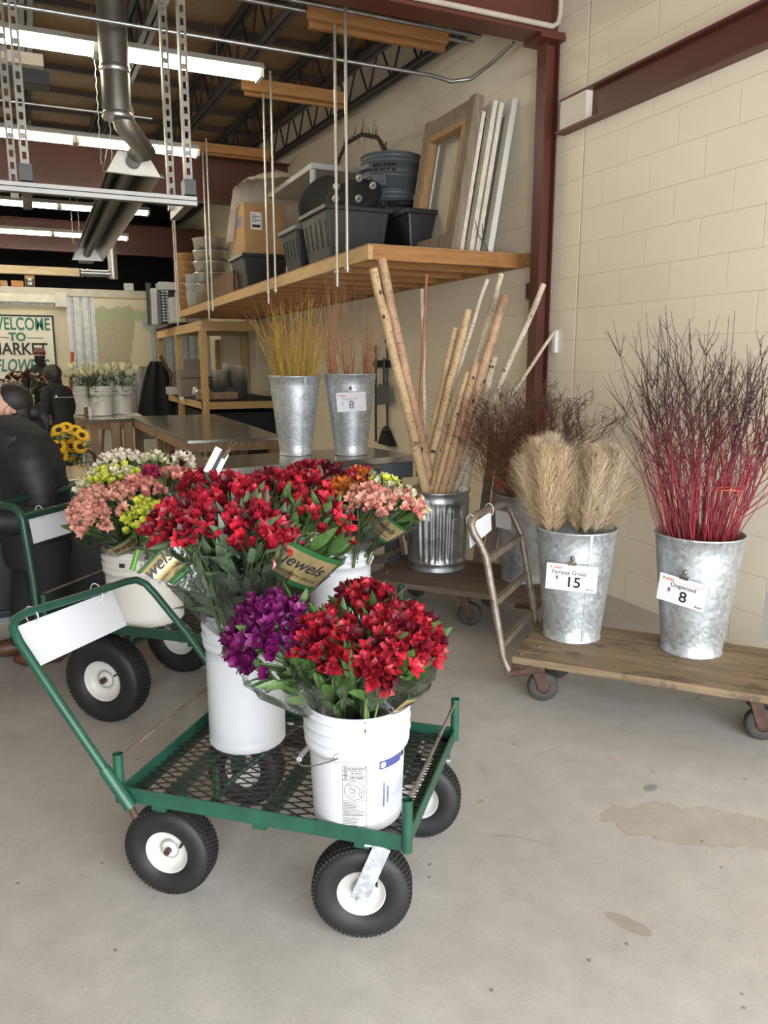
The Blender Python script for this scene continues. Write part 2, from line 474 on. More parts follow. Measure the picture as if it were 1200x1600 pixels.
RUBBER = mat('rubber', (.011, .011, .012), .6, 0, .3, 12, .1, 120)
RIM = mat('wheel_white', (.58, .57, .545), .35, 0, .08, 10, dark=((.35, .18, .08), .76))
PAILW = mat('pail_white', (.56, .575, .615), .45, 0, .03, 3)
PAILC = mat('pail_cream', (.68, .67, .635), .42, 0, .04, 3, sub=.15)
WATER = mat('bucket_inside', (.05, .055, .045), .2, 0, .2, 8)
WHITE = mat('white_card', (.68, .69, .73), .6, 0, .02, 3)
PAPER = mat('paper', (.70, .70, .73), .7, 0, .03, 6)
INK = mat('ink', (.015, .015, .018), .6); INKG = mat('ink_grey', (.30, .30, .32), .7); INKR = mat('ink_red', (.55, .16, .08), .7)
INKO = mat('ink_olive', (.13, .12, .08), .7); INKB = mat('ink_blue', (.05, .06, .20), .6); INKGR = mat('ink_green', (.03, .16, .12), .6)
BLK = mat('black_plastic', (.018, .018, .02), .4, 0, .15, 8); BLKM = mat('black_matte', (.006, .006, .007), .8)
TOTE = mat('tote_grey', (.018, .019, .020), .5, 0, .12, 6); BRUTE = mat('bin_grey', (.065, .075, .082), .5, 0, .08, 4)
CARD = mat('cardboard', (.36, .22, .10), .8, 0, .08, 4); CARDD = mat('cardboard_dark', (.16, .09, .05), .8, 0, .08, 4)
CLEAR = mat('frosted_plastic', (.45, .47, .47), .35, 0, .06, 5)
BASKET = m_wood('basket', (.45, .25, .10), (.28, .14, .05), (3, 3, 30), .7, 4, False)
SILVER = mat('silver_pot', (.62, .61, .58), .3, .85, .1, 14)
CELL = m_cell()
GOLD = mat('gold_band', (.56, .42, .20), .28, .65, .2, 14); BANDG = mat('band_green', (.02, .10, .03), .4, 0, .1, 20); BANDL = mat('band_lime', (.10, .26, .04), .4)
STICK = mat('sticker_red', (.50, .02, .03), .4)
LEAF = mat('leaf', (.058, .115, .028), .45, 0, .3, 25); LEAFG = mat('leaf_grey', (.085, .125, .068), .5, 0, .3, 20)
STEM = mat('stem', (.085, .13, .04), .5, 0, .2, 10)
P_RED = m_petal('petal_red', (.20, .006, .012), (.24, .004, .012), .5, mid=(.36, .016, .03))
P_PURP = m_petal('petal_purple', (.15, .008, .10), (.09, .004, .055), .4)
P_PINK = m_petal('petal_pink', (.70, .26, .20), (.58, .16, .15), .15, (.35, .05, .06), mid=(.72, .34, .26))
P_PINKP = m_petal('petal_pale_pink', (.72, .45, .32), (.66, .26, .22), .15)
P_LIME = m_petal('petal_lime', (.55, .58, .06), (.60, .66, .10), .15)
P_CREAM = m_petal('petal_cream', (.62, .64, .36), (.76, .74, .52), .12, (.30, .08, .08))
P_WHITE = m_petal('petal_white', (.72, .66, .48), (.80, .74, .62), .1, (.25, .03, .07))
P_ORANGE = m_petal('petal_orange', (.65, .25, .04), (.50, .12, .02), .25)
P_DARK = m_petal('petal_maroon', (.10, .006, .014), (.06, .003, .010), .35)
# ================================================================ THE SETTING
def zb(y): return 3.90 + .05 * (y - 5.5)      # underside of the roof joists
def zd(y): return zb(y) + .46                  # roof deck
struct(MB().bb((-8, -2.2, -.2), (3.5, 20.2, 0)).build('floor', FLOOR))
struct(MB().bb((3.30, -2.2, 0), (3.5, 20.2, 5.4)).build('wall_right', CMU))
struct(MB().bb((-8.2, -2.2, 0), (-8, 20.2, 5.4)).build('wall_left', CMU))
DKWALL = mat('unlit_void_wall', (.02, .018, .017), .8)  # darkness of the unlit void is painted into this wall's colour
struct(MB().bb((-8, 20, 0), (3.3, 20.2, 5.4)).build('wall_far', DKWALL))
# front wall with the open roller-door bay behind the camera
mb = MB(); mb.bb((-8, -2.2, 0), (-2.0, -2.0, 5.4)); mb.bb((-2.0, -2.2, 3.15), (3.3, -2.0, 5.4)); mb.bb((3.2, -2.2, 0), (3.3, -2.0, 3.15))
struct(mb.build('wall_front', CMU))
m, t, b = nt('roof_insulation')
n = noise_n(t, .8, 5, .6, coord='World', stretch=(.4, 2, 1)); n2 = noise_n(t, 6, 4, .6, coord='World')
c = ramp(t, n.outputs[0], [(.3, (.22, .13, .055)), (.7, (.34, .225, .11))]); t.links.new(mix(t, 1.0, c, ramp(t, n2.outputs[0], [(.3, .8), (.7, 1.1)]), 'MULTIPLY'), b.inputs['Base Color'])
b.inputs['Roughness'].default_value = .7
mb = MB()
mb.add([(-8, -2.2, zd(-2.2)), (3.5, -2.2, zd(-2.2)), (3.5, 20.2, zd(20.2)), (-8, 20.2, zd(20.2)),
        (-8, -2.2, zd(-2.2) + .15), (3.5, -2.2, zd(-2.2) + .15), (3.5, 20.2, zd(20.2) + .15), (-8, 20.2, zd(20.2) + .15)],
       [(0,1,2,3),(7,6,5,4),(0,4,5,1),(1,5,6,2),(2,6,7,3),(3,7,4,0)])
struct(mb.build('ceiling', m))
PURL = mat('purlin', (.06, .04, .03), .6)
y = 4.9; k = 0
mb = MB()
while y < 20:
    mb.beam((-8, y, zd(y) - .03), (3.3, y, zd(y) - .03), .05, .06); y += .92
struct(mb.build('trim_1', PURL))

def joist(x):
    mb = MB(); ya, yb = 4.7, 20
    for dx in (-.028, .028):
        mb.beam((x + dx, ya, zb(ya)), (x + dx, yb, zb(yb)), .04, .035)
        mb.beam((x + dx, ya, zd(ya) - .07), (x + dx, yb, zd(yb) - .07), .04, .035)
    y = ya; up = 0
    while y < yb - .3:
        a = (x, y, (zb(y) if not up else zd(y) - .07)); y2 = y + .27
        mb.tube([a, (x, y2, (zb(y2) if up else zd(y2) - .07))], .011, 5); y = y2; up = 1 - up
    o = mb.build('roof_joist', DARKJ)
    return tag(o, 'dark open-web steel roof joist running back under the brown ceiling', 'roof joist', 'dark steel roof joists')
for x in (3.14, 2.70, 1.85, 1.0, .15, -.70, -1.55, -2.4): joist(x)

def girder(y, z0, z1, label, x0=-8, x1=3.29):
    mb = MB()
    mb.bb((x0, y - .09, z0), (x1, y + .09, z0 + .022)); mb.bb((x0, y - .09, z1 - .022), (x1, y + .09, z1)); mb.bb((x0, y - .008, z0 + .02), (x1, y + .008, z1 - .02))
    return tag(mb.build('roof_girder', RED), label, 'steel beam')
girder(4.60, 3.535, 4.02, 'oxide-red steel girder crossing the ceiling above the red column')
girder(10.5, 3.50, 4.05, 'oxide-red steel girder crossing behind the hanging heater')
girder(16.1, 3.50, 4.05, 'oxide-red steel girder farthest back above the corrugated partition')
# column
mb = MB(); cx, cy = 3.235, 4.61
mb.bb((cx - .052, cy - .052, 0), (cx - .044, cy + .052, 3.52)); mb.bb((cx + .044, cy - .052, 0), (cx + .052, cy + .052, 3.52)); mb.bb((cx - .05, cy - .004, 0), (cx + .05, cy + .004, 3.52))
mb.bb((cx - .13, cy - .10, 3.512), (cx + .06, cy + .10, 3.534)); mb.bb((cx - .12, cy - .09, 0), (cx + .06, cy + .09, .015))
tag(mb.build('steel_column', RED), 'oxide-red steel column standing against the block wall under the girder', 'column')
# lintel channel on the wall
mb = MB()
mb.bb((3.285, -2.0, 2.955), (3.32, 4.36, 3.125)); mb.bb((3.235, -2.0, 3.125), (3.31, 4.47, 3.14)); mb.bb((3.225, -2.0, 2.938), (3.31, 4.49, 2.953))
l = mb.build('wall_lintel', [RED]); tag(l, 'long oxide-red steel channel let into the white block wall', 'lintel')
MB().bb((3.236, 4.20, 2.953), (3.31, 4.46, 3.125)).build('painted_end_block', mat('cream_paint', (.70, .65, .55), .55, 0, .04, 5), l)

# partition of corrugated metal with header, boards and map
YP = 16.0
mb = MB(); nb = 64; vs = []
struct(MB().bb((-8, YP + .03, 0), (3.3, YP + .1, 2.80)).build('wall_back', mat('partition_core', (.2, .2, .19), .7)))
rows = []
n = 560
top = [];bot = []
for i in range(n + 1):
    x = -1.2 + 4.5 * i / n; dy = -.014 if (x / .15) % 1 > .2 else .022
    top.append((x, YP + dy, 2.72)); bot.append((x, YP + dy, .02))
mb.strip(bot, top, sm=False)
tag(mb.build('corrugated_panel', mat('corrugated', (.36, .355, .33), .4, .75, .18, 9)), 'ribbed grey corrugated metal sheeting on the back partition', 'metal cladding', kind=None)
tag(MB().bb((-8, YP - .05, 2.70), (3.0, YP + .12, 2.84)).build('partition_header', mat('header_metal', (.40, .38, .33), .5, .5), bevel=.004), 'galvanised header rail capping the back partition', 'rail')
a = at(-110, 480, Y=YP - .03); bq = at(122, 730, Y=YP - .03)
tag(MB().bb((a.x, YP - .035, .6), (bq.x, YP - .018, at(116, 478, Y=YP).z)).build('backing_board', mat('board_beige', (.52, .47, .36), .7, 0, .05, 1)), 'plain beige board on the partition behind the welcome sign', 'board')
# roller screen housing
h = thing('projector_screen', 'closed white roll-down screen housing above the welcome sign', 'screen', (at(50, 465, Y=15.9)))
a = at(-120, 456, Y=15.88); bq = at(102, 476, Y=15.88)
MB().bb((a.x, 15.84, bq.z + .02), (bq.x - .05, 15.95, at(60, 460, Y=15.88).z)).build('housing', mat('housing', (.62, .60, .52), .5), h, bevel=.01)
mb = MB()
for px in (-70, 95): 
    q = at(px, 468, Y=15.84); mb.bb((q.x - .1, 15.825, q.z - .13), (q.x + .1, 15.96, q.z + .13))
mb.build('bracket', mat('bracket', (.5, .49, .44), .5, .3), h)

# --- text helper
def text(s, size, m, parent, origin, xdir, updir, name='lettering', ext=.0004, bold=0, align='CENTER', sx=1.0, warp=None, shear=0):
    cu = bpy.data.curves.new('t', 'FONT'); cu.body = s; cu.size = size; cu.align_x = align; cu.align_y = 'CENTER'; cu.extrude = ext if warp is None else 0; cu.offset = bold; cu.shear = shear
    cu.space_character = 1.0
    o = bpy.data.objects.new('t', cu); COL.objects.link(o)
    dg = bpy.context.evaluated_depsgraph_get(); me = bpy.data.meshes.new_from_object(o.evaluated_get(dg))
    bpy.data.objects.remove(o); 
    X = V(xdir).normalized(); U = V(updir); U = (U - X * U.dot(X)).normalized(); Z = X.cross(U)
    mi = full(parent).inverted() if parent else Matrix()
    for v in me.vertices:
        if warp is not None: p = warp(v.co.x * sx, v.co.y)
        else: p = V(origin) + X * (v.co.x * sx) + U * v.co.y + Z * v.co.z
        v.co = mi @ p
    me.materials.clear(); me.materials.append(m)
    ob = bpy.data.objects.new(name, me); COL.objects.link(ob)
    if parent: ob.parent = parent
    return ob

# welcome sign
YS = YP - .05
TL, TR_, BR_ = at(-62, 487, Y=YS), at(83, 493, Y=YS), at(87, 592, Y=YS)
sx0, sx1, sz1, sz0 = TL.x, TR_.x, TR_.z, at(60, 594, Y=YS).z
w = thing('welcome_sign', 'white framed sign reading WELCOME TO MARKET FLOWERS on the back partition', 'sign', ((sx0 + sx1) / 2, YS, sz0))
MB().bb((sx0, YS - .01, sz0), (sx1, YS + .012, sz1)).build('sign_panel', mat('sign_white', (.68, .66, .58), .6, 0, .03), w)
mb = MB(); e = .03
mb.bb((sx0, YS - .02, sz1 - e), (sx1, YS - .009, sz1)); mb.bb((sx0, YS - .02, sz0), (sx1, YS - .009, sz0 + e)); mb.bb((sx1 - e, YS - .02, sz0), (sx1, YS - .009, sz1)); mb.bb((sx0, YS - .02, sz0), (sx0 + e, YS - .009, sz1))
mb.build('sign_frame', INK, w)
def sl(s, px, py, size, m, bold, sxx=1, sh=0, up=(0, 0, 1)):
    text(s, size, m, w, at(px, py, Y=YS - .014), (1, 0, 0), up, bold=bold, sx=sxx, ext=.002, shear=sh)
sl('WELCOME', 32, 507, .31, INKGR, .006, .66); sl('TO', 27, 527, .20, INKGR, .008); sl('MARKET', 30, 546, .30, INK, .006, .84)
sl('FLOWERS', 34, 572, .31, INKGR, .006, .66, .25)
mb = MB()
for pa, pb in (((-6, 527), (14, 527)), ((42, 528), (68, 529))):
    a, bq = at(*pa, Y=YS - .014), at(*pb, Y=YS - .014); mb.bb((a.x, YS - .014, a.z - .006), (bq.x, YS - .0095, a.z + .006))
mb.build('rule_line', INK, w)
# map
a, bq = at(147, 465, Y=YP - .03), at(238, 573, Y=YP - .03)
m, t, b = nt('map_print')
tc = t.nodes.new('ShaderNodeTexCoord'); sep = t.nodes.new('ShaderNodeSeparateXYZ'); t.links.new(tc.outputs['Generated'], sep.inputs[0])
nn = noise_n(t, 2.5, 5, .6, coord='Generated'); n3 = noise_n(t, 14, 5, .7, coord='Generated')
c = (.50, .46, .33)
inl = math_n(t, 'ADD', sep.outputs[0], math_n(t, 'MULTIPLY', math_n(t, 'SUBTRACT', nn.outputs[0], .5), .5))
c = mix(t, ramp(t, inl, [(.66, 1.0), (.69, 0.0)]), c, mix(t, n3.outputs[0], (.26, .215, .13), (.40, .36, .24)))
zz = math_n(t, 'ADD', sep.outputs[2], math_n(t, 'MULTIPLY', math_n(t, 'SUBTRACT', nn.outputs[0], .5), .4))
c = mix(t, ramp(t, zz, [(.62, 0.0), (.70, .8), (.80, .8), (.86, 0.0)]), c, (.27, .32, .17))
c = mix(t, ramp(t, zz, [(.86, 0.0), (.90, 1.0)]), c, (.50, .47, .35))
lk = math_n(t, 'MULTIPLY', ramp(t, inl, [(.78, 0.0), (.82, 1.0)]), ramp(t, zz, [(.5, 0.0), (.55, 1.0), (.64, 1.0), (.7, 0.0)])); c = mix(t, lk, c, (.26, .34, .34))
t.links.new(c, b.inputs['Base Color']); b.inputs['Roughness'].default_value = .35
mp = thing('wall_map', 'large faded beige and green state map hanging on the corrugated partition', 'map', (a.x, YP - .03, bq.z))
MB().bb((a.x, YP - .032, bq.z), (bq.x, YP - .024, a.z)).build('map_sheet', m, mp)
MB().cyl((a.x, YP - .034, a.z), (bq.x, YP - .034, a.z), .012).cyl((a.x, YP - .034, bq.z), (bq.x, YP - .034, bq.z), .012).build('hanging_rod', PINE, mp)

# things along the top of the partition
def crate_on_top(px0, px1, py0, py1, name, label, m, txt=None):
    a, bq = at(px0, py0, Y=15.96), at(px1, py1, Y=15.96)
    t_ = thing(name, label, 'box', ((a.x + bq.x) / 2, 16.03, 2.84))
    MB().bb((a.x, 15.97, 2.842), (bq.x, 16.15, max(a.z, 2.92))).build('body', m, t_, bevel=.004)
    if txt:
        MB().bb((a.x + .01, 15.955, 2.845), (bq.x - .01, 15.969, a.z - .06)).build('sign_plate', INK, t_)
        mb = MB(); random.seed(5)
        for k in range(14):
            p = V((a.x + .05 + (k % 7) * (bq.x - a.x - .1) / 6, 15.952, 2.88 + (k // 7) * .075)); mb.tube([p, p + V((random.uniform(-.02, .02), 0, .05))], .006, 4)
        mb.build('chalk_marks', WHITE, t_)
    return t_
crate_on_top(0, 12, 438, 447, 'small_box', 'small pale box on top of the partition near the left edge', CARD)
crate_on_top(17, 37, 438, 447, 'wooden_tray', 'flat wooden tray on top of the partition between two small boxes', PINEX)
crate_on_top(38, 55, 430, 450, 'cardboard_box', 'brown box with a black hand-lettered plate on the partition top', CARD, True)
crate_on_top(194, 209, 442, 452, 'electric_fan', 'small grey appliance on top of the partition above the map', CLEAR)

# ================================================================ CEILING THINGS
TUBE = emit('fluorescent_tube', (1.0, .93, .74), TUBE_STRENGTH)
def light_fixture(x1, y, z, label, n_=3):
    L = 1.22; t_ = thing('strip_light', label, 'ceiling light', (x1, y, z), 0, 'fluorescent strip lights')
    for k in range(n_ * 2):
        xa = -(k + 1) * L; xb = -k * L
        if k % 2 == 0:
            mb = MB(); x0 = -(k + 2) * L
            mb.add([(x0, -.11, .075), (-k*L, -.11, .075), (-k*L, -.05, .13), (x0, -.05, .13), (x0, .05, .13), (-k*L, .05, .13), (-k*L, .11, .075), (x0, .11, .075)],
                   [(0,1,2,3),(3,2,5,4),(4,5,6,7)])
            mb.box(((x0 - k*L) / 2, 0, .11), (2 * L - .02, .07, .05))
            mb.build('reflector', mat('fixture_white', (.68, .66, .60), .45), t_, local=True, solid=.003)
            mb = MB()
            for q in (x0 + .35, -k*L - .35): mb.cyl((q, 0, .13), (q, 0, zb(y) - z + .06), .004, n=5)
            mb.build('hanger', ZINC, t_, local=True)
        for dy in (-.045, .045):
            MB().cyl((xa + .035, dy, .045), (xb - .035, dy, .045), .019, n=10).build('tube', TUBE, t_, local=True)
        for q in (xa + .018, xb - .018): MB().box((q, 0, .055), (.03, .16, .07)).build('lamp_holder', mat('holder', (.6, .58, .52), .5), t_, local=True)
    return t_
light_fixture(1.83, 6.47, 3.65, 'nearest fluorescent strip light, crossing behind the metal flue')
light_fixture(1.79, 8.85, 3.61, 'second fluorescent strip light back, crossing above the heater')
light_fixture(1.74, 12.36, 3.585, 'third fluorescent strip light back, below the red girder')
light_fixture(1.71, 14.83, 3.57, 'farthest fluorescent strip light, just before the last girder')

# wood blocking across the joists, threaded rods, conduits
def block(y, x0, x1, z, label):
    t_ = thing('wood_blocking', label, 'timber', (x0, y, z))
    MB().bb((x0, y - .10, z), (x1, y - .06, z + .10)).build('board', PINEX, t_, bevel=.003)
    MB().bb((x0 + .06, y + .04, z), (x1 + .05, y + .08, z + .10)).build('board', PINEX, t_, bevel=.003)
block(5.50, 1.86, 2.92, 3.74, 'pair of timber blocks under the joists nearest the red girder')
block(7.30, 1.86, 2.85, 3.83, 'pair of timber blocks under the joists above the cardboard box')
block(9.95, 1.86, 2.85, 3.95, 'pair of timber blocks under the joists above the silver tubs')
ROD = mat('rod', (.58, .55, .48), .4, .8, .1, 10)
for i, (ya, yb_, zt) in enumerate(((5.24, 5.44, 3.86), (7.01, 7.25, 3.94), (9.72, 9.95, 4.06), (12.10, 12.26, 4.1))):
    for y in (ya, yb_):
        mb = MB(); mb.cyl((2.06, y, 2.02 if y == yb_ else 2.10), (2.06, y, zt), .011, n=8); mb.cyl((2.06, y, 2.115), (2.06, y, 2.135), .02, n=6)
        o = mb.build('hanger_rod', ROD, loc=(2.06, y, 2.1))
        tag(o, ['threaded rod holding the platform, nearest pair by the corner', 'threaded rod holding the platform, pair in front of the cardboard box',
                'threaded rod holding the platform, pair in front of the silver tubs', 'threaded rod holding the far end of the platform'][i], 'rod', 'platform hanger rods ' + ['nearest', 'second', 'third', 'farthest'][i])
def conduit(pts, r, label):
    return tag(MB().tube(pts, r, 8).build('conduit', ZINC), label, 'conduit')
a = at(25, 12, Z=3.62); yb0 = at(700, 129, Z=3.52).y
conduit([(-2.5, yb0, 3.55), (2.85, yb0, 3.55), (3.0, yb0, 3.53), (3.14, yb0 - .05, 3.55), (3.22, yb0 - .22, 3.62), (3.25, yb0 - .45, 3.68)], .014, 'thin silver conduit bending up beside the red girder')
for q, lb in ((5.34, 'front one of the twin silver pipes ending at the timber blocks'), (5.46, 'rear one of the twin silver pipes ending at the timber blocks')):
    conduit([(-3, q, 3.80), (3.15, q, 3.80)], .016, lb)
conduit([(-3, 8.0, 3.72), (1.2, 8.0, 3.72)], .012, 'thin silver conduit in front of the second strip light')
mb = MB(); mb.tube([(-3, 4.50, 3.575), (3.18, 4.50, 3.575), (3.22, 4.50, 3.60), (3.235, 4.50, 3.66), (3.235, 4.50, 4.3)], .017, 8)
tag(mb.build('pipe', mat('pipe_cream', (.50, .44, .36), .5)), 'cream painted pipe running along the girder and up the corner', 'pipe')
tag(MB().tube([(-3, 10.3, 3.46), (2.2, 10.3, 3.46)], .012, 6).build('cable', ZINC), 'thin grey line strung before the middle girder', 'cable')

# hung strut frame, upper left
p2 = at(295, 309, Y=3.75); p1 = at(268, 318, X=p2.x - .02); p4 = at(42, 292, Y=3.75); yf = p1.y; zf = p2.z
fr = thing('strut_frame', 'slotted steel channel frame hanging from the ceiling at upper left', 'hanging frame', (p2.x, 3.75, zf))
def slotted(x, y, z0, z1, nm='slotted_post'):
    mb = MB(); w_, th = .034, .0025
    mb.bb((x - w_/2, y - .02, z0), (x - w_/2 + th, y + .02, z1)); mb.bb((x + w_/2 - th, y - .02, z0), (x + w_/2, y + .02, z1))
    z = z0
    # slotted web: rungs between the slots, side rails
    mb.bb((x - w_/2, y - .0215, z0), (x - .008, y - .019, z1)); mb.bb((x + .008, y - .0215, z0), (x + w_/2, y - .019, z1))
    while z < z1:
        mb.bb((x - .009, y - .0214, z), (x + .009, y - .0191, z + .022)); z += .0508
    mb.build(nm, STRUT, fr)
slotted(p2.x, 3.75, zf + .02, 4.1); slotted(p1.x, yf, zf + .0, 4.1); slotted(p4.x, 3.75, zf + .02, 4.1); slotted(p4.x - .05, yf, zf, 4.1)
MB().bb((-2.6, 3.75 - .045, zf - .041), (p2.x + .03, 3.75 - .004, zf)).build('cross_bar', ALU, fr, bevel=.002)
MB().bb((-2.6, 3.75 - .047, zf - .022), (p2.x + .03, 3.75 - .0445, zf - .018)).build('groove_shade', INK, fr)  # black strip laid on the bar, painting the shade of a groove
for x in (p2.x, p4.x): 
    MB().bb((x - .02, 3.745, zf - .035), (x + .02, yf + .05, zf + .005)).build('side_rail', STRUT, fr)
    MB().bb((x - .025, 3.70, zf + .005), (x + .025, 3.79, zf + .07)).build('corner_bracket', BLK, fr)

# flue and radiant heater
HZ = 2.80; hn = at(209, 273, Z=HZ); hf = at(134, 407, Z=HZ)
hx, y0, y1 = hn.x, hn.y, hf.y; hw = .19
FLUE = mat('flue', (.34, .33, .30), .32, .9, .25, 5)
fl = at(184, 187, Y=y0 - .35); fr_ = .5 * 44 / F_PX * ((fl - V((0, 0, CAM_H))).dot(_fw))
tf = thing('flue_pipe', 'dull metal flue pipe dropping through the ceiling to the heater', 'flue', (fl.x, fl.y, fl.z))
pts_top = V((fl.x, fl.y, zd(fl.y) - .01)); el = at(228, 238, Y=y0 - .15)
mb = MB(); mb.cyl((fl.x, fl.y, fl.z), pts_top, fr_, n=24); mb.build('flue_pipe', FLUE, tf)
for zz_ in (fl.z + .02, fl.z + .30): MB().lathe([(fr_ * 1.0, -.02), (fr_ * 1.06, -.012), (fr_ * 1.06, .012), (fr_, .02)], 24, (fl.x, fl.y, zz_)).build('collar', ZINC, tf)
mb = MB(); mb.tube([(fl.x + .02, fl.y + .03, fl.z + .12), (fl.x + .05, fl.y + .04, fl.z - .02), el, V((hx + .02, y0 - .02, HZ + .13)), V((hx, y0 + .1, HZ + .09))], [fr_ * .8, fr_ * .8, fr_ * .72, fr_ * .62, fr_ * .55], 20); mb.build('elbow', FLUE, tf)
th = thing('radiant_heater', 'long reflector-hooded tube heater hanging below the strip lights', 'heater', (hx, y0, HZ))
prof = [(-hw, 0), (-hw * .95, .012), (-.10, .15), (.10, .15), (hw * .95, .012), (hw, 0)]
mb = MB(); L_ = [V((hx + a_, y0, HZ + c_)) for a_, c_ in prof]; R_ = [V((hx + a_, y1, HZ + c_)) for a_, c_ in prof]
mb.strip(L_, R_, sm=False); mb.build('reflector', mat('heater_hood', (.20, .19, .165), .3, .9, .25, 3), th, solid=.004)
for yy in (y0, y1):
    mb = MB(); mb.add([V((hx + a_, yy, HZ + c_)) for a_, c_ in prof], [tuple(range(6))]); mb.build('end_cap', mat('end_cap', (.62, .60, .54), .4, .5), th, solid=.004)
MB().cyl((hx, y0 - .05, HZ + .085), (hx, y1 + .12, HZ + .085), .05, n=20).build('burner_tube', mat('burner_tube', (.10, .095, .085), .45, .7), th)
MB().tube([(hx - .16, y0 - .01, HZ + .2), (hx - .21, y0 - .01, HZ + .0), (hx + .21, y0 - .01, HZ - .005), (hx + .19, y0 - .01, HZ + .02)], .005, 6).build('wire_hanger', ZINC, th)
for yy in (y0 + .5, y1 - .25):
    for dx in (-.04, .04):
        mb = MB(); mb.tube([(hx - .13 + dx + .004 * (-1) ** k, yy, HZ + .16 + k * .042) for k in range(27)], .004, 5); mb.build('chain', ZINC, th)
MB().bb((hx - .09, y1 + .05, HZ - .0), (hx + .09, y1 + .35, HZ + .16)).build('burner_box', STRUT, th, bevel=.005)
# exhaust duct beyond
q = at(175, 400, Y=y1 + .9); r_ = .055
td = thing('exhaust_duct', 'short silver exhaust duct with elbow behind the far heater end', 'duct', q)
MB().cyl((q.x, q.y, at(175, 436, Y=q.y).z), (q.x, q.y, 3.9), r_ * 1.15, n=20).build('vertical_duct', ZINC, td)
e = at(126, 426, Y=q.y); MB().cyl((e.x, e.y, e.z), (q.x, q.y, e.z), r_ * .9, n=20).build('side_duct', ZINC, td)
for dx in (0, .08, .36): MB().cyl((e.x + dx, e.y, e.z), (e.x + dx + .025, e.y, e.z), r_ * 1.05, n=20).build('collar', ZINC, td)
e = at(124, 424, Y=9.6)
tag(MB().bb((-4, 9.57, e.z - .055), (e.x, 9.65, e.z + .03)).build('timber_beam', m_wood('pale_timber', (.62, .50, .30), (.50, .38, .22), (1.2, 14, 14))), 'pale timber beam spanning in from the left in front of the flue duct', 'beam')
# beige bar with a dark rail, use unclear, top left
a, bq = at(-60, 92, Y=5.9), at(68, 112, Y=5.9)
tt = thing('ceiling_panel', 'beige panel with dark rail hanging above the second strip light', 'panel', (bq.x, 5.9, bq.z))
MB().bb((a.x - 1, 5.8, bq.z + .0), (bq.x, 6.1, bq.z + .07)).build('panel', mat('beige_panel', (.55, .47, .33), .6), tt)
MB().bb((a.x - 1, 5.85, bq.z - .09), (bq.x + .03, 6.0, bq.z - .01)).build('rail', BLK, tt)

# ================================================================ PLATFORM (hung storage loft)
X0, Z0, Z1, Ya, Yb = 2.085, 2.152, 2.243, 4.93, 12.35
pf = thing('storage_platform', 'timber storage platform hung from rods along the block wall', 'platform', (X0, Ya, Z0))
MB().bb((X0, Ya, Z0), (X0 + .038, 8.3, Z1)).build('front_joist', PINEY, pf, bevel=.003)
MB().bb((X0, 8.302, Z0), (X0 + .038, Yb, Z1)).build('front_joist', PINEY, pf, bevel=.003)
MB().bb((X0 + .039, Ya, Z0), (3.08, Ya + .038, Z1)).build('end_joist', PINEX, pf, bevel=.003)
MB().bb((3.262, 4.70, Z0), (3.299, Yb, Z1)).build('wall_ledger', m_wood('pine_led', (.42, .25, .09), (.34, .18, .06), (18, 1.2, 18)), pf, bevel=.003)
y = Ya + .40
while y < Yb:
    MB().bb((X0 + .039, y, Z0), (3.261, y + .038, Z1)).build('cross_joist', PINEX, pf, bevel=.002); y += .406
MB().bb((3.08, Ya + .001, Z0), (3.262, Ya + .037, Z1)).build('end_joist', PINEX, pf)
MB().bb((X0, Ya, Z1), (3.299, Yb, Z1 + .010)).build('plywood_top', m_wood('ply', (.40, .24, .10), (.32, .17, .06), (1, 8, 8), .7, 1.5, False), pf)
PT = Z1 + .0105
# ================================================================ BUILDERS
def frame(O, ang, z=0):
    a = R(ang); ex = V((math.cos(a), math.sin(a), 0)); ey = V((-math.sin(a), math.cos(a), 0))
    return lambda x, y, z_: V((O[0], O[1], z)) + ex * x + ey * y + V((0, 0, z_))

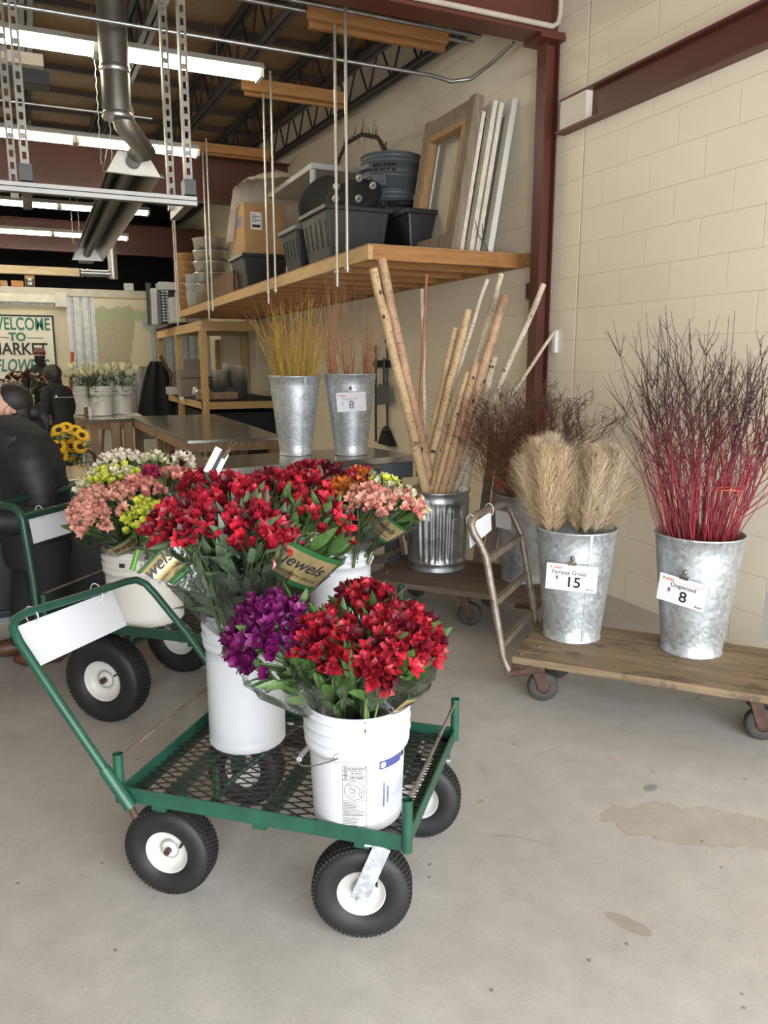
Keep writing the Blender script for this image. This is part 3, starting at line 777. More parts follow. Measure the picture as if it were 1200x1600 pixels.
def pail(c, h, rt, rb, label, m=None, rings=(.0, .035, .07), handle=None, group=None, sideang=0, fill=.7, name='plastic_bucket', hand_side=0):
    m = m or PAILW
    t_ = thing(name, label, 'bucket', c, 0, group); c = V(c)
    prof = [(0, .004), (rb - .006, .002), (rb, .01)]
    k = 10; zl = h - .115
    for i in range(k + 1): prof.append((rb + (rt - .010 - rb) * (i / k) * (zl / h), .01 + (zl - .01) * i / k))
    r0 = rt - .008
    prof += [(r0 + .004, zl + .002), (r0 + .006, zl + .012), (r0 + .006, h - .085)]
    for dz in (.078, .05, .020):
        prof += [(r0 - .002, h - dz - .009), (r0 + .008, h - dz - .004), (r0 + .009, h - dz + .004), (r0 - .001, h - dz + .009)]
    prof += [(r0 + .003, h - .008), (r0 + .006, h - .002), (r0 + .003, h), (r0 - .002, h - .003)]
    prof += [(r0 - .005, h - .10), (rb + (rt - .010 - rb) * .6 - .003, h * .6), (rb - .004, .014), (0, .013)]
    MB().lathe(prof, 48, c).build('body', m, t_)
    MB().lathe([(0, h * fill), (rb + (rt - rb) * fill - .016, h * fill)], 32, c).build('water', WATER, t_)
    # wire bail with ears
    if handle is not None:
        a0, drop = handle; zz = h - .10
        e1 = V((math.cos(a0), math.sin(a0), 0)); e2 = V((-math.sin(a0), math.cos(a0), 0)) * (1 if drop >= 0 else -1)
        pts = []
        rr = r0 + .012
        for i in range(25):
            u = math.pi * i / 24; p = e1 * math.cos(u) * rr; q = math.sin(u)
            pts.append(c + p + e2 * (q * (rr + .012)) + V((0, 0, zz - q * abs(drop))))
        MB().tube(pts, .0022, 6).build('bail_handle', ZINC, t_)
        g = pts[10:15]; MB().tube(g, .007, 8).build('grip', m, t_)
        for s_ in (1, -1):
            MB().cyl(c + e1 * s_ * (r0 + .002) + V((0, 0, zz)), c + e1 * s_ * (r0 + .012) + V((0, 0, zz)), .010, n=12).build('ear', m, t_)
    return t_

def vase(c, h, rt, rb, label, m=None, seam=0, group=None, name='galvanised_vase'):
    t_ = thing(name, label, 'metal bucket', c, 0, group); c = V(c); m = m or GALV
    prof = [(0, .012), (rb - .01, .012), (rb - .002, .002), (rb + .003, .0), (rb + .004, .008), (rb, .012)]
    prof += [(rb + (rt - rb) * i / 8 * .985, .012 + (h - .02) * i / 8) for i in range(1, 9)]
    prof += [(rt + .002, h - .006), (rt + .005, h), (rt + .001, h + .004), (rt - .004, h), (rt - .006, h - .02), (rb, .05), (0, .03)]
    MB().lathe(prof, 56, c).build('body', m, t_)
    a = seam; d = V((math.cos(a), math.sin(a), 0))
    MB().beam(c + d * (rb + .001) + V((0, 0, .012)), c + d * (rt + .001) + V((0, 0, h - .006)), .012, .003, up=d).build('seam', m, t_)
    MB().lathe([(0, h * .75), (rb + (rt - rb) * .75 - .008, h * .75)], 32, c).build('inside_fill', WATER, t_)
    return t_

def price_card(c, h, rt, rb, ang, zc, w_, hh, lines, label, tilt=0, clip=True, printed=True):
    """a card clipped to the outside of a tapered vase, facing plan direction ang"""
    d = V((math.cos(ang), math.sin(ang), 0)); X = V((-d.y, d.x, 0))
    r = rb + (rt - rb) * (zc + hh / 2) / h + .012
    slope = V((d.x * (rt - rb) / h, d.y * (rt - rb) / h, 1)).normalized()
    U = slope.copy(); X = (X * math.cos(tilt) + U * math.sin(tilt)).normalized(); U = (U - X * U.dot(X)).normalized()
    o = V(c) + d * r + V((0, 0, zc))
    t_ = thing('price_card', label, 'price card', o)
    nrm = X.cross(U)
    rot = Matrix((X, U, nrm)).transposed()
    MB().box(o, (w_, hh, .0012), rot).build('card', PAPER, t_)
    oo = o + nrm * .0012
    for s_, x, y, sz, m_, b_ in lines:
        text(s_, sz, m_, t_, oo + X * x + U * y, X, U, bold=b_)
    if printed:
        mb = MB()
        mb.box(oo + U * hh * .30, (w_ * .92, .0008, .0006), rot)
        mb.box(oo + X * w_ * .27 + U * hh * .37, (w_ * .3, .0006, .0006), rot)
        mb.build('rule', INKR, t_)
        MB().box(oo - X * w_ * .41 + U * hh * .37, (.007, .008, .0006), rot).build('leaf_mark', mat('mark_green', (.2, .35, .05), .6), t_)
        mb = MB(); mb.box(oo - X * w_ * .28 + U * hh * .385, (w_ * .17, .0022, .0006), rot); mb.box(oo - X * w_ * .28 + U * hh * .34, (w_ * .17, .004, .0006), rot); mb.build('logo_mark', INKR, t_)
    if clip:
        p = o + U * hh * .5
        mb = MB(); mb.box(p + U * .004, (.034, .012, .010), rot)
        mb.tube([p + U * .008 + nrm * .002, p + U * .024 + X * .008, p + U * .034, p + U * .024 - X * .008, p + U * .008 + nrm * .002], .0022, 6)
        mb.ball(p + U * .030 + nrm * .004, .010, 10)
        mb.build('bulldog_clip', mat('clip', (.30, .26, .20), .3, .9), t_)
    return t_

def wheel(name, c, r, w_, axis, parent, rim=RIM, rr=.46, tread=True, detail='hub'):
    """pneumatic wheel: tyre with tread blocks, dished rim, hub"""
    ax = V(axis).normalized(); c = V(c); u = V((0, 0, 1)); v = ax.cross(u).normalized(); Mx = Matrix((v, u, ax)).transposed()
    w = bpy.data.objects.new(name, None); COL.objects.link(w); w.parent = parent; w.location = full(parent).inverted() @ c; w.empty_display_size = .05
    h = w_ / 2; r_in = r * rr
    prof = [(r_in, -h * .55), (r_in * 1.08, -h * .8), (r * .72, -h), (r * .86, -h * .97), (r * .93, -h * .82), (r * .955, -h * .7)]
    for g in (-.42, 0, .42):
        prof += [(r * .985, (g - .14) * h), (r * .968, (g - .10) * h), (r * .968, (g + .10) * h), (r * .985, (g + .14) * h)] if False else []
    prof += [(r * .985, -h * .55), (r * .99, 0), (r * .985, h * .55)]
    prof += [(a, -b_) for a, b_ in reversed(prof[:6])]
    def P(q): return [(a, b_) for a, b_ in q]
    MB().lathe(P(prof), 48, c, Mx).build('tyre', RUBBER, w)
    if tread:
        mb = MB(); nb = 64
        for row, (zc, zw) in enumerate(((-.66, .22), (-.36, .28), (0, .30), (.36, .28), (.66, .22))):
            for i in range(nb):
                a = 2 * math.pi * (i + .5 * (row % 2)) / nb
                rad = V((math.cos(a), math.sin(a), 0)); tang = V((-math.sin(a), math.cos(a), 0))
                rr_ = r * (.985 if abs(zc) < .5 else .96)
                cc = rad * rr_ + V((0, 0, zc * h))
                rot = Mx @ Matrix((tang, V((0, 0, 1)), rad)).transposed()
                mb.box(c + Mx @ cc, (2 * math.pi * r / nb * .66, zw * h, .007 * r / .13), rot)
        mb.build('tread', RUBBER, w)
    sgn = 1
    prof = [(r_in * 1.10, -h * .62), (r_in * 1.12, -h * .72), (r_in * 1.05, -h * .74), (r_in * .98, -h * .6), (r_in * .88, -h * .25), (r_in * .45, -h * .12), (r_in * .40, -h * .35), (r_in * .3, -h * .40), (0, -h * .40)]
    mb = MB(); mb.lathe(prof, 40, c, Mx); mb.lathe([(a, -z) for a, z in prof], 40, c, Mx); mb.build('rim', rim, w)
    MB().lathe([(r_in * 1.10, -h * .70), (r_in * 1.145, -h * .76), (r_in * 1.155, -h * .70)], 40, c, Mx).build('rust_ring', mat('rust_ring', (.30, .17, .09), .7, 0, .4, 30), w)
    MB().lathe([(r_in * .40, -h * .355), (r_in * .44, -h * .37), (r_in * .48, -h * .30)], 32, c, Mx).build('hub_ring', mat('hub_grey', (.30, .29, .27), .5), w)
    mb = MB(); mb.cyl(c - ax * h * .75, c + ax * h * .75, r * .07, n=12); 
    mb.build('axle', mat('axle', (.09, .06, .045), .5, .6), w)
    MB().cyl(c + Mx @ V((r_in * .62, r_in * .3, -h * .2)), c + Mx @ V((r_in * .66, r_in * .32, -h * .62)), .004, n=6).build('valve', INK, w)
    return w

# ---------------------------------------------------------------- steel mesh garden carts
def green_cart(O, ang, zt, L, Wd, label, wheels, rad, paint, handle, posts, card=None, caster=None, wheel_w=.085, rods=True, dens=1.0, base_label=None):
    f = frame(O, ang); t_ = thing('garden_cart', label, 'cart', (O[0], O[1], 0), R(ang))
    e = .005; hgt = .042
    mb = MB()
    for a, b_ in (((0, 0), (L, 0)), ((L, 0), (L, Wd)), ((L, Wd), (0, Wd)), ((0, Wd), (0, 0))):
        A, B = f(*a, zt - hgt / 2), f(*b_, zt - hgt / 2); mb.beam(A, B, e, hgt)
        mid = (f(L/2, Wd/2, 0) - (A + B) / 2); mid.z = 0; mid.normalize()
        mb.beam(A + mid * .018 - V((0,0,hgt/2 - .003)), B + mid * .018 - V((0,0,hgt/2 - .003)), .036, .005)
    mb.build('frame', paint, t_)
    mb = MB(); sy = .031 / dens; sl_ = .42; z_ = zt - hgt + .012
    n = int((Wd + sl_ * L) / sy) + 1
    for s_ in (0, 1):
        for i in range(n + 1):
            y0_ = -sl_ * L + i * sy   # line y = y0 + sl*x (or mirrored)
            xa, xb_ = max(0, -y0_ / sl_), min(L, (Wd - y0_) / sl_)
            if xb_ - xa < .01: continue
            p, q = (xa, y0_ + sl_ * xa), (xb_, y0_ + sl_ * xb_)
            if s_: p, q = (p[0], Wd - p[1]), (q[0], Wd - q[1])
            mb.beam(f(p[0], p[1], z_ + s_ * .0015), f(q[0], q[1], z_ + s_ * .0015), .0036, .0030)
    mb.build('mesh_deck', MESHB, t_)
    mb = MB()
    for x in (L * .13, L * .5, L * .85): mb.beam(f(x, .01, zt - hgt - .012), f(x, Wd - .01, zt - hgt - .012), .04, .02)
    mb.build('cross_member', paint, t_)
    mb = MB(); mb.tube([f(L * .15, Wd * .5, zt - hgt - .03), f(L * .15, Wd * .5, rad + .0)], .012, 8); mb.tube([f(L * .13, .05, rad), f(L * .13, Wd - .05, rad)], .011, 8)
    mb.tube([f(L * .36, .02, zt - hgt), f(L * .14, Wd * .35, rad + .02)], .009, 8); mb.tube([f(L * .36, Wd - .02, zt - hgt), f(L * .14, Wd * .6, rad + .02)], .009, 8)
    mb.build('axle_brace', paint, t_)
    for x, y in posts:
        mb = MB(); mb.tube([f(x, y, zt - hgt), f(x, y, zt + .098)], .0135, 12, caps=False); mb.tube([f(x, y, zt + .098), f(x, y, zt - hgt)], .0105, 12, caps=False)
        mb.build('corner_post', paint, t_)
    if rods:
        for x in (0, L):
            MB().tube([f(x, .0, zt + .085), f(x, Wd, zt + .085)], .005, 6).build('side_rod', RUSTY, t_)
    for (x, y, ang_w, fork) in wheels:
        a = R(ang + ang_w); ax = V((-math.sin(a), math.cos(a), 0))
        wheel('wheel', f(x, y, rad), rad, wheel_w, ax, t_)
        if fork:
            mb = MB(); side = wheel_w / 2 + .012
            C = f(x, y, rad); back = V((math.cos(a), math.sin(a), 0)) * .055
            for s_ in (-1, 1):
                mb.beam(C + ax * side * s_ + back * -.1, C + ax * side * s_ + back + V((0, 0, zt - hgt - rad - .012)), .045, .005, up=ax)
                mb.cyl(C + ax * side * s_ * .9, C + ax * side * s_ * 1.2, .014, n=10)
            mb.box(C + back + V((0, 0, zt - hgt - rad - .010)), (.09, wheel_w + .02, .008), Matrix.Rotation(a, 3, 'Z'))
            mb.build('caster_fork', GALV, t_)
        else:
            MB().beam(f(x, y + (.055 if y < Wd / 2 else -.055), rad), f(x, y + (.055 if y < Wd / 2 else -.055), zt - hgt), .05, .012, up=f(0, 1, 0) - f(0, 0, 0)).build('wheel_bracket', paint, t_)
    if handle: handle(f, t_)
    return t_

def card_on_bar(f, pts, label, rings):
    A, B, C, D = [f(*p) for p in pts]     # top left, top right, bottom right, bottom left
    t_ = thing('blank_card', label, 'card', (A + B) / 2)
    nrm = (B - A).cross(D - A).normalized() * .001
    mb = MB(); mb.add([A + nrm, B + nrm, C + nrm, D + nrm, A - nrm, B - nrm, C - nrm, D - nrm], [(0,1,2,3),(7,6,5,4),(0,4,5,1),(1,5,6,2),(2,6,7,3),(3,7,4,0)])
    mb.build('card', WHITE, t_)
    for u in rings:
        p = A.lerp(B, u); q = (D - A).normalized()
        ctr = p - q * .012; pts_ = []
        for i in range(14):
            an = 2 * math.pi * i / 14; pts_.append(ctr + q * math.cos(an) * .030 + nrm.normalized() * math.sin(an) * .020)
        MB().tube(pts_, .0018, 5, closed=True).build('ring', PAILC, t_)
    return t_

def h1(f, t_):
    for y in (-.022, .622):
        mb = MB(); mb.tube([f(.055, y, .265), f(.03, y, .315)], .0095, 10); mb.build('bolt', RUST, t_)
        mb = MB(); mb.tube([f(.042, y, .29), f(-.035, y, .394)], .0165, 12); mb.build('sleeve', GREEN, t_)
    pts = [f(-.03, -.022, .388), f(-.15, -.022, .552), f(-.275, -.022, .728), f(-.302, -.012, .762), f(-.316, .015, .780), f(-.322, .06, .782)]
    pts += [f(-.325, .30, .760), f(-.325, .54, .742), f(-.320, .590, .735), f(-.30, .615, .715), f(-.27, .622, .68), f(-.15, .622, .545), f(-.03, .622, .388)]
    MB().tube(pts, .0125, 12).build('pull_handle', GREEN, t_)
C1 = ((.135, 2.07), -40.37)
cart1 = green_cart(C1[0], C1[1], .335, .81, .60, 'green steel-mesh cart in the foreground carrying two white buckets of red flowers',
    [(.105, .065, 4, 0), (.105, .535, 4, 0), (.675, .055, 14, 1), (.715, .52, 8, 1)], .13, GREEN, h1, [(-.003, -.003), (.81, 0), (.81, .60), (0, .6)])
f1 = frame(*C1)
card_on_bar(f1, [(-.318, .005, .757), (-.338, .475, .728), (-.289, .475, .610), (-.268, .005, .640)], 'large blank white card hanging from the handle of the foreground green cart', (.18, .84))

def h2(f, t_):
    for y in (.0, .60):
        MB().tube([f(.0, y, .40), f(-.015, y, .62), f(-.036, y, .83), f(-.05, y, .865), f(-.08, y, .885), f(-.14, y, .89), f(-.22, y, .875)], .0165, 12).build('handle_leg', GREEND, t_)
    MB().tube([f(-.22, .0, .875), f(-.25, .03, .872), f(-.25, .57, .872), f(-.22, .60, .875)], .0165, 12).build('grip_bar', GREEND, t_)
    MB().tube([f(-.034, .0, .845), f(-.034, .6, .845)], .0155, 12).build('cross_bar', GREEND, t_)
C2 = ((-.058, 3.48), -41.0)
cart2 = green_cart(C2[0], C2[1], .42, 1.46, .60, 'dark green mesh cart with big wheels behind the foreground cart',
    [(.33, -.0, 0, 0), (.345, .56, 0, 0), (1.19, .02, 0, 0), (1.19, .56, 0, 0)], .18, GREEND, h2, [(.035, 0), (1.44, .0), (1.44, .58), (.035, .6)], wheel_w=.11, dens=.9)
f2 = frame(*C2)
card_on_bar(f2, [(-.048, .045, .832), (-.048, .40, .832), (-.03, .40, .722), (-.03, .045, .722)], 'blank white card hanging from the cross bar of the rear green cart', (.2, .85))

# ---------------------------------------------------------------- wooden platform trucks
def wood_truck(O, ang, L, Wd, label, deckm, extra=None, zt=.25):
    f = frame(O, ang); t_ = thing('platform_truck', label, 'cart', (O[0], O[1], 0), R(ang))
    mb = MB(); mb.box(f(L/2, Wd/2, zt - .016), (L, Wd, .032), Matrix.Rotation(R(ang), 3, 'Z'))
    d = mb; vs = [V(p) for p in mb.v]
    # build the deck in the truck's own space so that the grain follows its length
    mb = MB(); mb.bb((0, 0, zt - .032), (L, Wd, zt)); mb.build('deck', deckm, t_, local=True, bevel=.004)
    mb = MB(); mb.bb((-.005, .02, zt - .062), (.12, Wd - .02, zt - .0325)); mb.bb((L - .12, .02, zt - .062), (L + .005, Wd - .02, zt - .0325)); mb.build('end_beam', RUST, t_, local=True)
    mb = MB()
    for x, y in ((.03, .04), (.08, .16), (L - .05, .05)): mb.cyl((x, y, zt), (x, y, zt + .006), .008, n=8)
    mb.build('bolt', ZINC, t_, local=True)
    for x, y, aw in ((.10, .17, 20), (.10, Wd - .1, -10), (L - .42, .17, 10), (L - .42, Wd - .1, 0)):
        a = R(aw); ax = V((-math.sin(a), math.cos(a), 0)); bk = V((math.cos(a), math.sin(a), 0)); c = V((x, y, .068)); mb = MB()
        for s_ in (-1, 1): mb.beam(c + ax * .032 * s_, c + ax * .032 * s_ - bk * .04 + V((0, 0, zt - .135)), .045, .005, up=ax)
        mb.box(c - bk * .04 + V((0, 0, zt - .135 + .003)), (.10, .085, .008), Matrix.Rotation(a, 3, 'Z'))
        mb.bb((x - .09, y - .045, zt - .064), (x + .03, y + .045, zt - .032))
        mb.build('caster_fork', RUST, t_, local=True)
        mb = MB(); Mx = Matrix((bk, V((0, 0, 1)), ax)).transposed()
        mb.lathe([(.030, -.02), (.060, -.022), (.067, -.012), (.068, .012), (.060, .022), (.030, .02)], 28, c, Mx); w = mb.build('wheel', mat('old_rubber', (.05, .045, .04), .7, 0, .35, 25), t_, local=True)
        mb = MB(); mb.lathe([(0, -.016), (.028, -.018), (.036, -.006), (.036, .006), (.028, .018), (0, .016)], 20, c, Mx); mb.build('wheel_hub', RUST, t_, local=True)
    def end(sx, x0):
        g = lambda x, y, z: V((x0 + sx * x, y, z))
        prof = [(-.012, .165), (-.045, .235), (-.092, .48), (-.132, .67), (-.160, .725), (-.188, .765), (-.200, .80)]
        pts = [g(x, .02, z) for x, z in prof] + [g(-.198, .045, .826), g(-.195, .09, .835), g(-.19, .25, .83), g(-.185, Wd - .1, .822), g(-.18, Wd - .055, .81)]
        pts += [g(-.165, Wd - .03, .775)] + [g(x + .02, Wd - .03, z) for x, z in prof[::-1][2:]]
        MB().tube(pts, .0165, 12).build('end_frame', RUSTY, t_, local=True)
        for x, z in ((-.123, .655), (-.088, .470), (-.052, .285)):
            MB().beam(g(x, .02, z), g(x + .01, Wd - .03, z), .022, .030).build('rung', RUSTY, t_, local=True)
        MB().tube([g(-.012, .02, .165), g(.13, .05, .20)], .02, 10).build('socket', RUST, t_, local=True)
    end(1, 0); 
    if extra: end(-1, L)
    return t_
C3 = ((1.77, 2.63), -48.65); f3 = frame(*C3)
truck1 = wood_truck(C3[0], C3[1], 1.40, .555, 'worn plywood platform truck carrying the pampas grass and red dogwood vases', OLDDECK, True)
card_on_bar(f3, [(-.207, .015, .798), (-.19, .27, .815), (-.185, .27, .73), (-.20, .015, .70)], 'blank white card hanging from the ladder-like handle of the platform truck', (.08, .93))
qa, qb, qc, qd = at(1196, 925, D=2.62), at(1262, 915, D=2.45), at(1250, 985, D=2.45), at(1186, 1006, D=2.62)
tr = thing('blank_card', 'white card corner hanging at the right edge of the photo', 'card', (qa + qb) / 2)
nrm = (qb - qa).cross(qd - qa).normalized() * .001
MB().add([qa + nrm, qb + nrm, qc + nrm, qd + nrm, qa - nrm, qb - nrm, qc - nrm, qd - nrm], [(0,1,2,3),(7,6,5,4),(0,4,5,1),(1,5,6,2),(2,6,7,3),(3,7,4,0)]).build('card', WHITE, tr)

C4 = ((1.66, 4.02), -49.5); f4 = frame(*C4)
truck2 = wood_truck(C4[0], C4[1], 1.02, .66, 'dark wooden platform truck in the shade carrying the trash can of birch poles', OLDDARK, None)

# ---------------------------------------------------------------- work bench, tables
def bench(name, label, corners, zt, th, front_h, topm, legm, legs, apron=None):
    t_ = thing(name, label, 'table', (corners[0][0], corners[0][1], 0))
    mb = MB(); cs = [V((x, y, 0)) for x, y in corners]
    top = [c + V((0, 0, zt)) for c in cs]; bo = [c + V((0, 0, zt - th)) for c in cs]
    mb.add(top + bo, [(0,1,2,3),(7,6,5,4),(0,4,5,1),(1,5,6,2),(2,6,7,3),(3,7,4,0)]); mb.build('metal_top', topm, t_, bevel=.004)
    ctr = sum(cs, V()) / 4
    ins = [c + (ctr - c).normalized() * .03 for c in cs]
    mb = MB()
    for i in range(4): 
        a, b_ = ins[i], ins[(i + 1) % 4]; mb.beam(a + V((0, 0, zt - th - front_h / 2)), b_ + V((0, 0, zt - th - front_h / 2)), .035, front_h)
    mb.build('apron', apron or legm, t_)
    for x, y in legs: MB().bb((x - .045, y - .045, 0), (x + .045, y + .045, zt - th - .001)).build('leg', legm, t_)
    return t_
BLUE = mat('blue_grey_paint', (.085, .12, .16), .5, 0, .15, 5)
ZC = .87
ca, cb_ = at(84, 752, Z=ZC), at(648, 711, Z=ZC)
ca.z = cb_.z = 0; e = (cb_ - ca).normalized(); nn_ = V((-e.y, e.x, 0)); wdt = .62
a0 = ca - e * 1.6
pts = [a0, cb_, cb_ + nn_ * wdt, a0 + nn_ * wdt]
counter = bench('steel_counter', 'long steel-topped counter with blue-grey apron behind the flower carts', [(p.x, p.y) for p in pts], ZC, .045, .10, STEEL, BLUE,
                [((p + nn_ * dy).x, (p + nn_ * dy).y) for p in (ca + e * .15 - e * 1.5, ca + e * 1.15, cb_ - e * .12) for dy in (.08, wdt - .08)])
# lower shelf of blue-grey planks
mb = MB()
for k in range(5):
    o = nn_ * (.06 + k * .11); mb.beam(a0 + o + V((0, 0, .16)), cb_ - e * .2 + o + V((0, 0, .16)), .095, .025)
mb.build('lower_shelf', mat('blue_planks', (.17, .20, .235), .6, 0, .25, 4), counter)
def blackcrate(s0, w_, z0, h, label):
    p = ca + e * s0 + nn_ * .12; t_ = thing('storage_bin', label, 'bin', (p.x, p.y, z0), math.atan2(e.y, e.x))
    mb = MB(); mb.add([(0,0,0),(w_,0,0),(w_,.36,0),(0,.36,0),(-.02,-.02,h),(w_+.02,-.02,h),(w_+.02,.38,h),(-.02,.38,h)], [(3,2,1,0),(0,1,5,4),(1,2,6,5),(2,3,7,6),(3,0,4,7),(4,5,6,7)])
    mb.build('tub', BLK, t_, local=True, bevel=.01)
    MB().bb((-.035, -.035, h - .03), (w_ + .035, .395, h)).build('lid', BLK, t_, local=True, bevel=.008)
blackcrate(-.75, .62, .173, .42, 'black storage bin under the counter at the left edge'); blackcrate(.02, .62, .173, .42, 'black storage bin under the counter behind the cream bucket')
blackcrate(1.2, .6, .173, .36, 'black storage bin under the counter behind the white flower bucket')

TW = m_wood('table_wood', (.30, .19, .10), (.19, .115, .06), (14, 14, 1.2))
ZT = .84
t2 = bench('work_table', 'steel-topped wooden work table in the middle, nearest to the vases', [(1.14, 6.60), (1.98, 6.60), (2.05, 8.15), (1.10, 8.15)], ZT, .03, .075, STEEL, TW, [(1.22, 6.72), (1.92, 6.72), (1.20, 8.02), (1.95, 8.02)])
t3 = bench('work_table', 'steel-topped wooden work table joined behind the nearest one', [(1.09, 8.17), (2.05, 8.17), (2.08, 9.95), (1.04, 9.95)], ZT, .03, .075, STEEL, TW, [(1.17, 8.3), (1.95, 8.3), (1.12, 9.8), (1.98, 9.8)])
la, lb = at(137, 656, Z=ZT), at(205, 653, Z=ZT)
t4 = bench('work_table', 'steel-topped wooden table holding the lily buckets', [(la.x, la.y), (1.035, lb.y), (1.035, 11.1), (la.x - .12, 11.1)], ZT, .045, .07, STEEL, TW, [(la.x + .07, la.y + .08), (.98, la.y + .1), (la.x - .02, 10.95), (.98, 10.95), (la.x + .30, la.y + .08)])
MB().beam((1.22, 6.78, .25), (1.20, 7.96, .25), .04, .09).build('stretcher', TW, t2); MB().beam((1.17, 8.36, .25), (1.12, 9.74, .25), .04, .09).build('stretcher', TW, t3)
MB().beam((la.x, la.y + .3, .28), (.98, la.y + .3, .28), .04, .09).build('stretcher', TW, t4)
# ================================================================ BUCKETS
b_front = pail((.702, 1.745, .303), .325, .139, .117, 'white plastic bucket with warning label at the front corner of the foreground cart', handle=(-2.28, -.085), fill=.75)
b_tall = pail((.536, 2.262, .303), .435, .129, .119, 'tall white bucket with ringed rim on the foreground cart', PAILW)
b_left = pail((.372, 3.36, .388), .34, .170, .158, 'large cream bucket of pastel flowers at the left on the rear green cart', PAILC)
b_mid = pail((1.145, 3.03, .388), .36, .143, .13, 'white bucket of pink and orange flowers on the rear green cart', handle=(-.2, .19))
# print on the front bucket
def wrapper_on(c, r_at, ang0, zmid):
    def w(x, y):
        z = zmid + y; r = r_at(z) + .0012; a = ang0 + x / r
        return V((c[0] + r * math.cos(a), c[1] + r * math.sin(a), z))
    return w
cF = (.702, 1.745); rF = lambda z: .117 + (.139 - .010 - .117) * ((z - .303) / .325)
aF = math.atan2(-1.745, -.702)
wp = wrapper_on(cF, rF, aF - .06, .42)
def wline(t_, w, x0, y0, x1, y1, th, m_, name='print_rule'):
    n = 8; L = []; Rr = []; dx, dy = x1 - x0, y1 - y0; l = math.hypot(dx, dy); nx, ny = -dy / l * th / 2, dx / l * th / 2
    for i in range(n + 1):
        x, y = x0 + dx * i / n, y0 + dy * i / n; L.append(w(x + nx, y + ny)); Rr.append(w(x - nx, y - ny))
    return L, Rr
def wmesh(t_, w, segs, th, m_, name):
    mb = MB()
    for s_ in segs: L, Rr = wline(t_, w, *s_, th if len(s_) == 4 else 0, m_) if len(s_) == 4 else (None, None); mb.strip(Rr, L)
    return mb.build(name, m_, t_)
HW = .030; yT = .078; yB = -.092
segs = [(-HW, yT, HW, yT), (-HW, yT - .0125, HW, yT - .0125), (-HW, yT - .025, HW, yT - .025), (-HW, yT - .0375, HW, yT - .0375), (-HW, -.016, HW, -.016), (-HW, -.058, HW, -.058), (-HW, yB, HW, yB), (-HW, yT, -HW, yB), (HW, yT, HW, yB)]
wmesh(b_front, wp, segs, .0011, INKO, 'print_border')
def wtext(s_, x, y, size, m_, w=None, sx=1, bold=0):
    W_ = w or wp
    text(s_, size, m_, b_front, (0, 0, 0), (1, 0, 0), (0, 1, 0), name='printed_text', warp=lambda a, b_: W_(x + a * sx, y + b_), bold=bold)
wtext('WARNING', .007, yT - .0063, .0105, INKO, sx=.95, bold=.0002); wtext('AVISO', .006, yT - .0188, .0105, INKO, bold=.0002); wtext('AVERTISSEMENT', .007, yT - .0313, .0105, INKO, sx=.50, bold=.0002)
sg = []
for k in range(3):
    y = yT - .0063 - .0125 * k; x = -.022; sg += [(x - .0045, y - .005, x + .0045, y - .005), (x + .0045, y - .005, x, y + .0055), (x, y + .0055, x - .0045, y - .005), (x, y - .002, x, y + .002)]
rc = .0255; cyc = .0122
for k in range(20):
    a, b2 = 2 * math.pi * k / 20, 2 * math.pi * (k + 1) / 20; sg.append((rc * math.cos(a), cyc + rc * math.sin(a), rc * math.cos(b2), cyc + rc * math.sin(b2)))
sg += [(a_ * 1.6, cyc + b_ * 1.6, c_ * 1.6, cyc + d_ * 1.6) for a_, b_, c_, d_ in ((-.0115, .0115, .0115, -.0115), (-.008, -.011, .0, -.011), (-.008, -.011, -.008, .003), (.0, -.011, .0, .003), (-.009, .003, .001, .003),
       (.0, .007, .006, .007), (.006, .007, .008, .003), (.008, .003, .008, -.008), (.008, .002, .013, .001), (.013, .001, .013, -.003), (.013, -.003, .008, -.004), (-.005, -.002, -.002, -.006), (-.002, -.002, -.005, -.006), (-.008, .009, -.003, .011), (-.003, .011, -.001, .006))]
wmesh(b_front, wp, sg, .0013, INKO, 'print_pictogram')
sg = []; random.seed(4)
for k in range(17):
    y = -.021 - k * .0043
    if abs(y + .058) < .002: continue
    sg.append((-HW + .002, y, -HW + .002 + random.uniform(.03, .055), y))
wmesh(b_front, wp, sg, .0016, INKO, 'print_lines')
wl = wrapper_on(cF, rF, aF + .84, .432)
mb = MB(); mb.grid([[wl(-.048 + .10 * i / 10, y) for i in range(11)] for y in (-.075, .075)]); mb.build('paper_label', mat('label_paper', (.47, .49, .57), .5), b_front)
wl2 = wrapper_on(cF, lambda z: rF(z) + .0006, aF + .84, .432)
mb = MB(); mb.grid([[wl2(-.048 + .075 * i / 10, y) for i in range(11)] for y in (.050, .072)]); mb.build('blue_band', INKB, b_front)
mb = MB(); mb.grid([[wl2(.030 + .018 * i / 4, y) for i in range(5)] for y in (.056, .070)]); mb.build('dark_tab', INK, b_front)
wl3 = wrapper_on(cF, lambda z: rF(z) + .0012, aF + .84, .432)
mb = MB(); pts_ = [wl3(-.038 + .008 * math.cos(a * .5236), .061 + .008 * math.sin(a * .5236)) for a in range(12)]; mb.add(pts_, [tuple(range(12))]); mb.build('round_seal', mat('seal', (.70, .66, .45), .5), b_front)
mb = MB()
for x, ya, yb2 in ((-.036, -.056, .010), (-.024, -.048, -.002)):
    y = ya
    while y < yb2:
        h_ = random.uniform(.0006, .0018); L = [wl2(x + .006 * i / 2, y) for i in range(3)]; Rr = [wl2(x + .006 * i / 2, y + h_) for i in range(3)]; mb.strip(L, Rr); y += h_ + random.uniform(.0006, .0014)
mb.build('barcode', INKB, b_front)
sg = [(-.012, .02, .02, .024), (-.010, .012, .022, .016), (-.005, -.03, .03, -.026), (-.005, -.036, .028, -.032), (.0, -.042, .03, -.04), (.01, .0, .03, .01), (.012, -.008, .03, 0)]
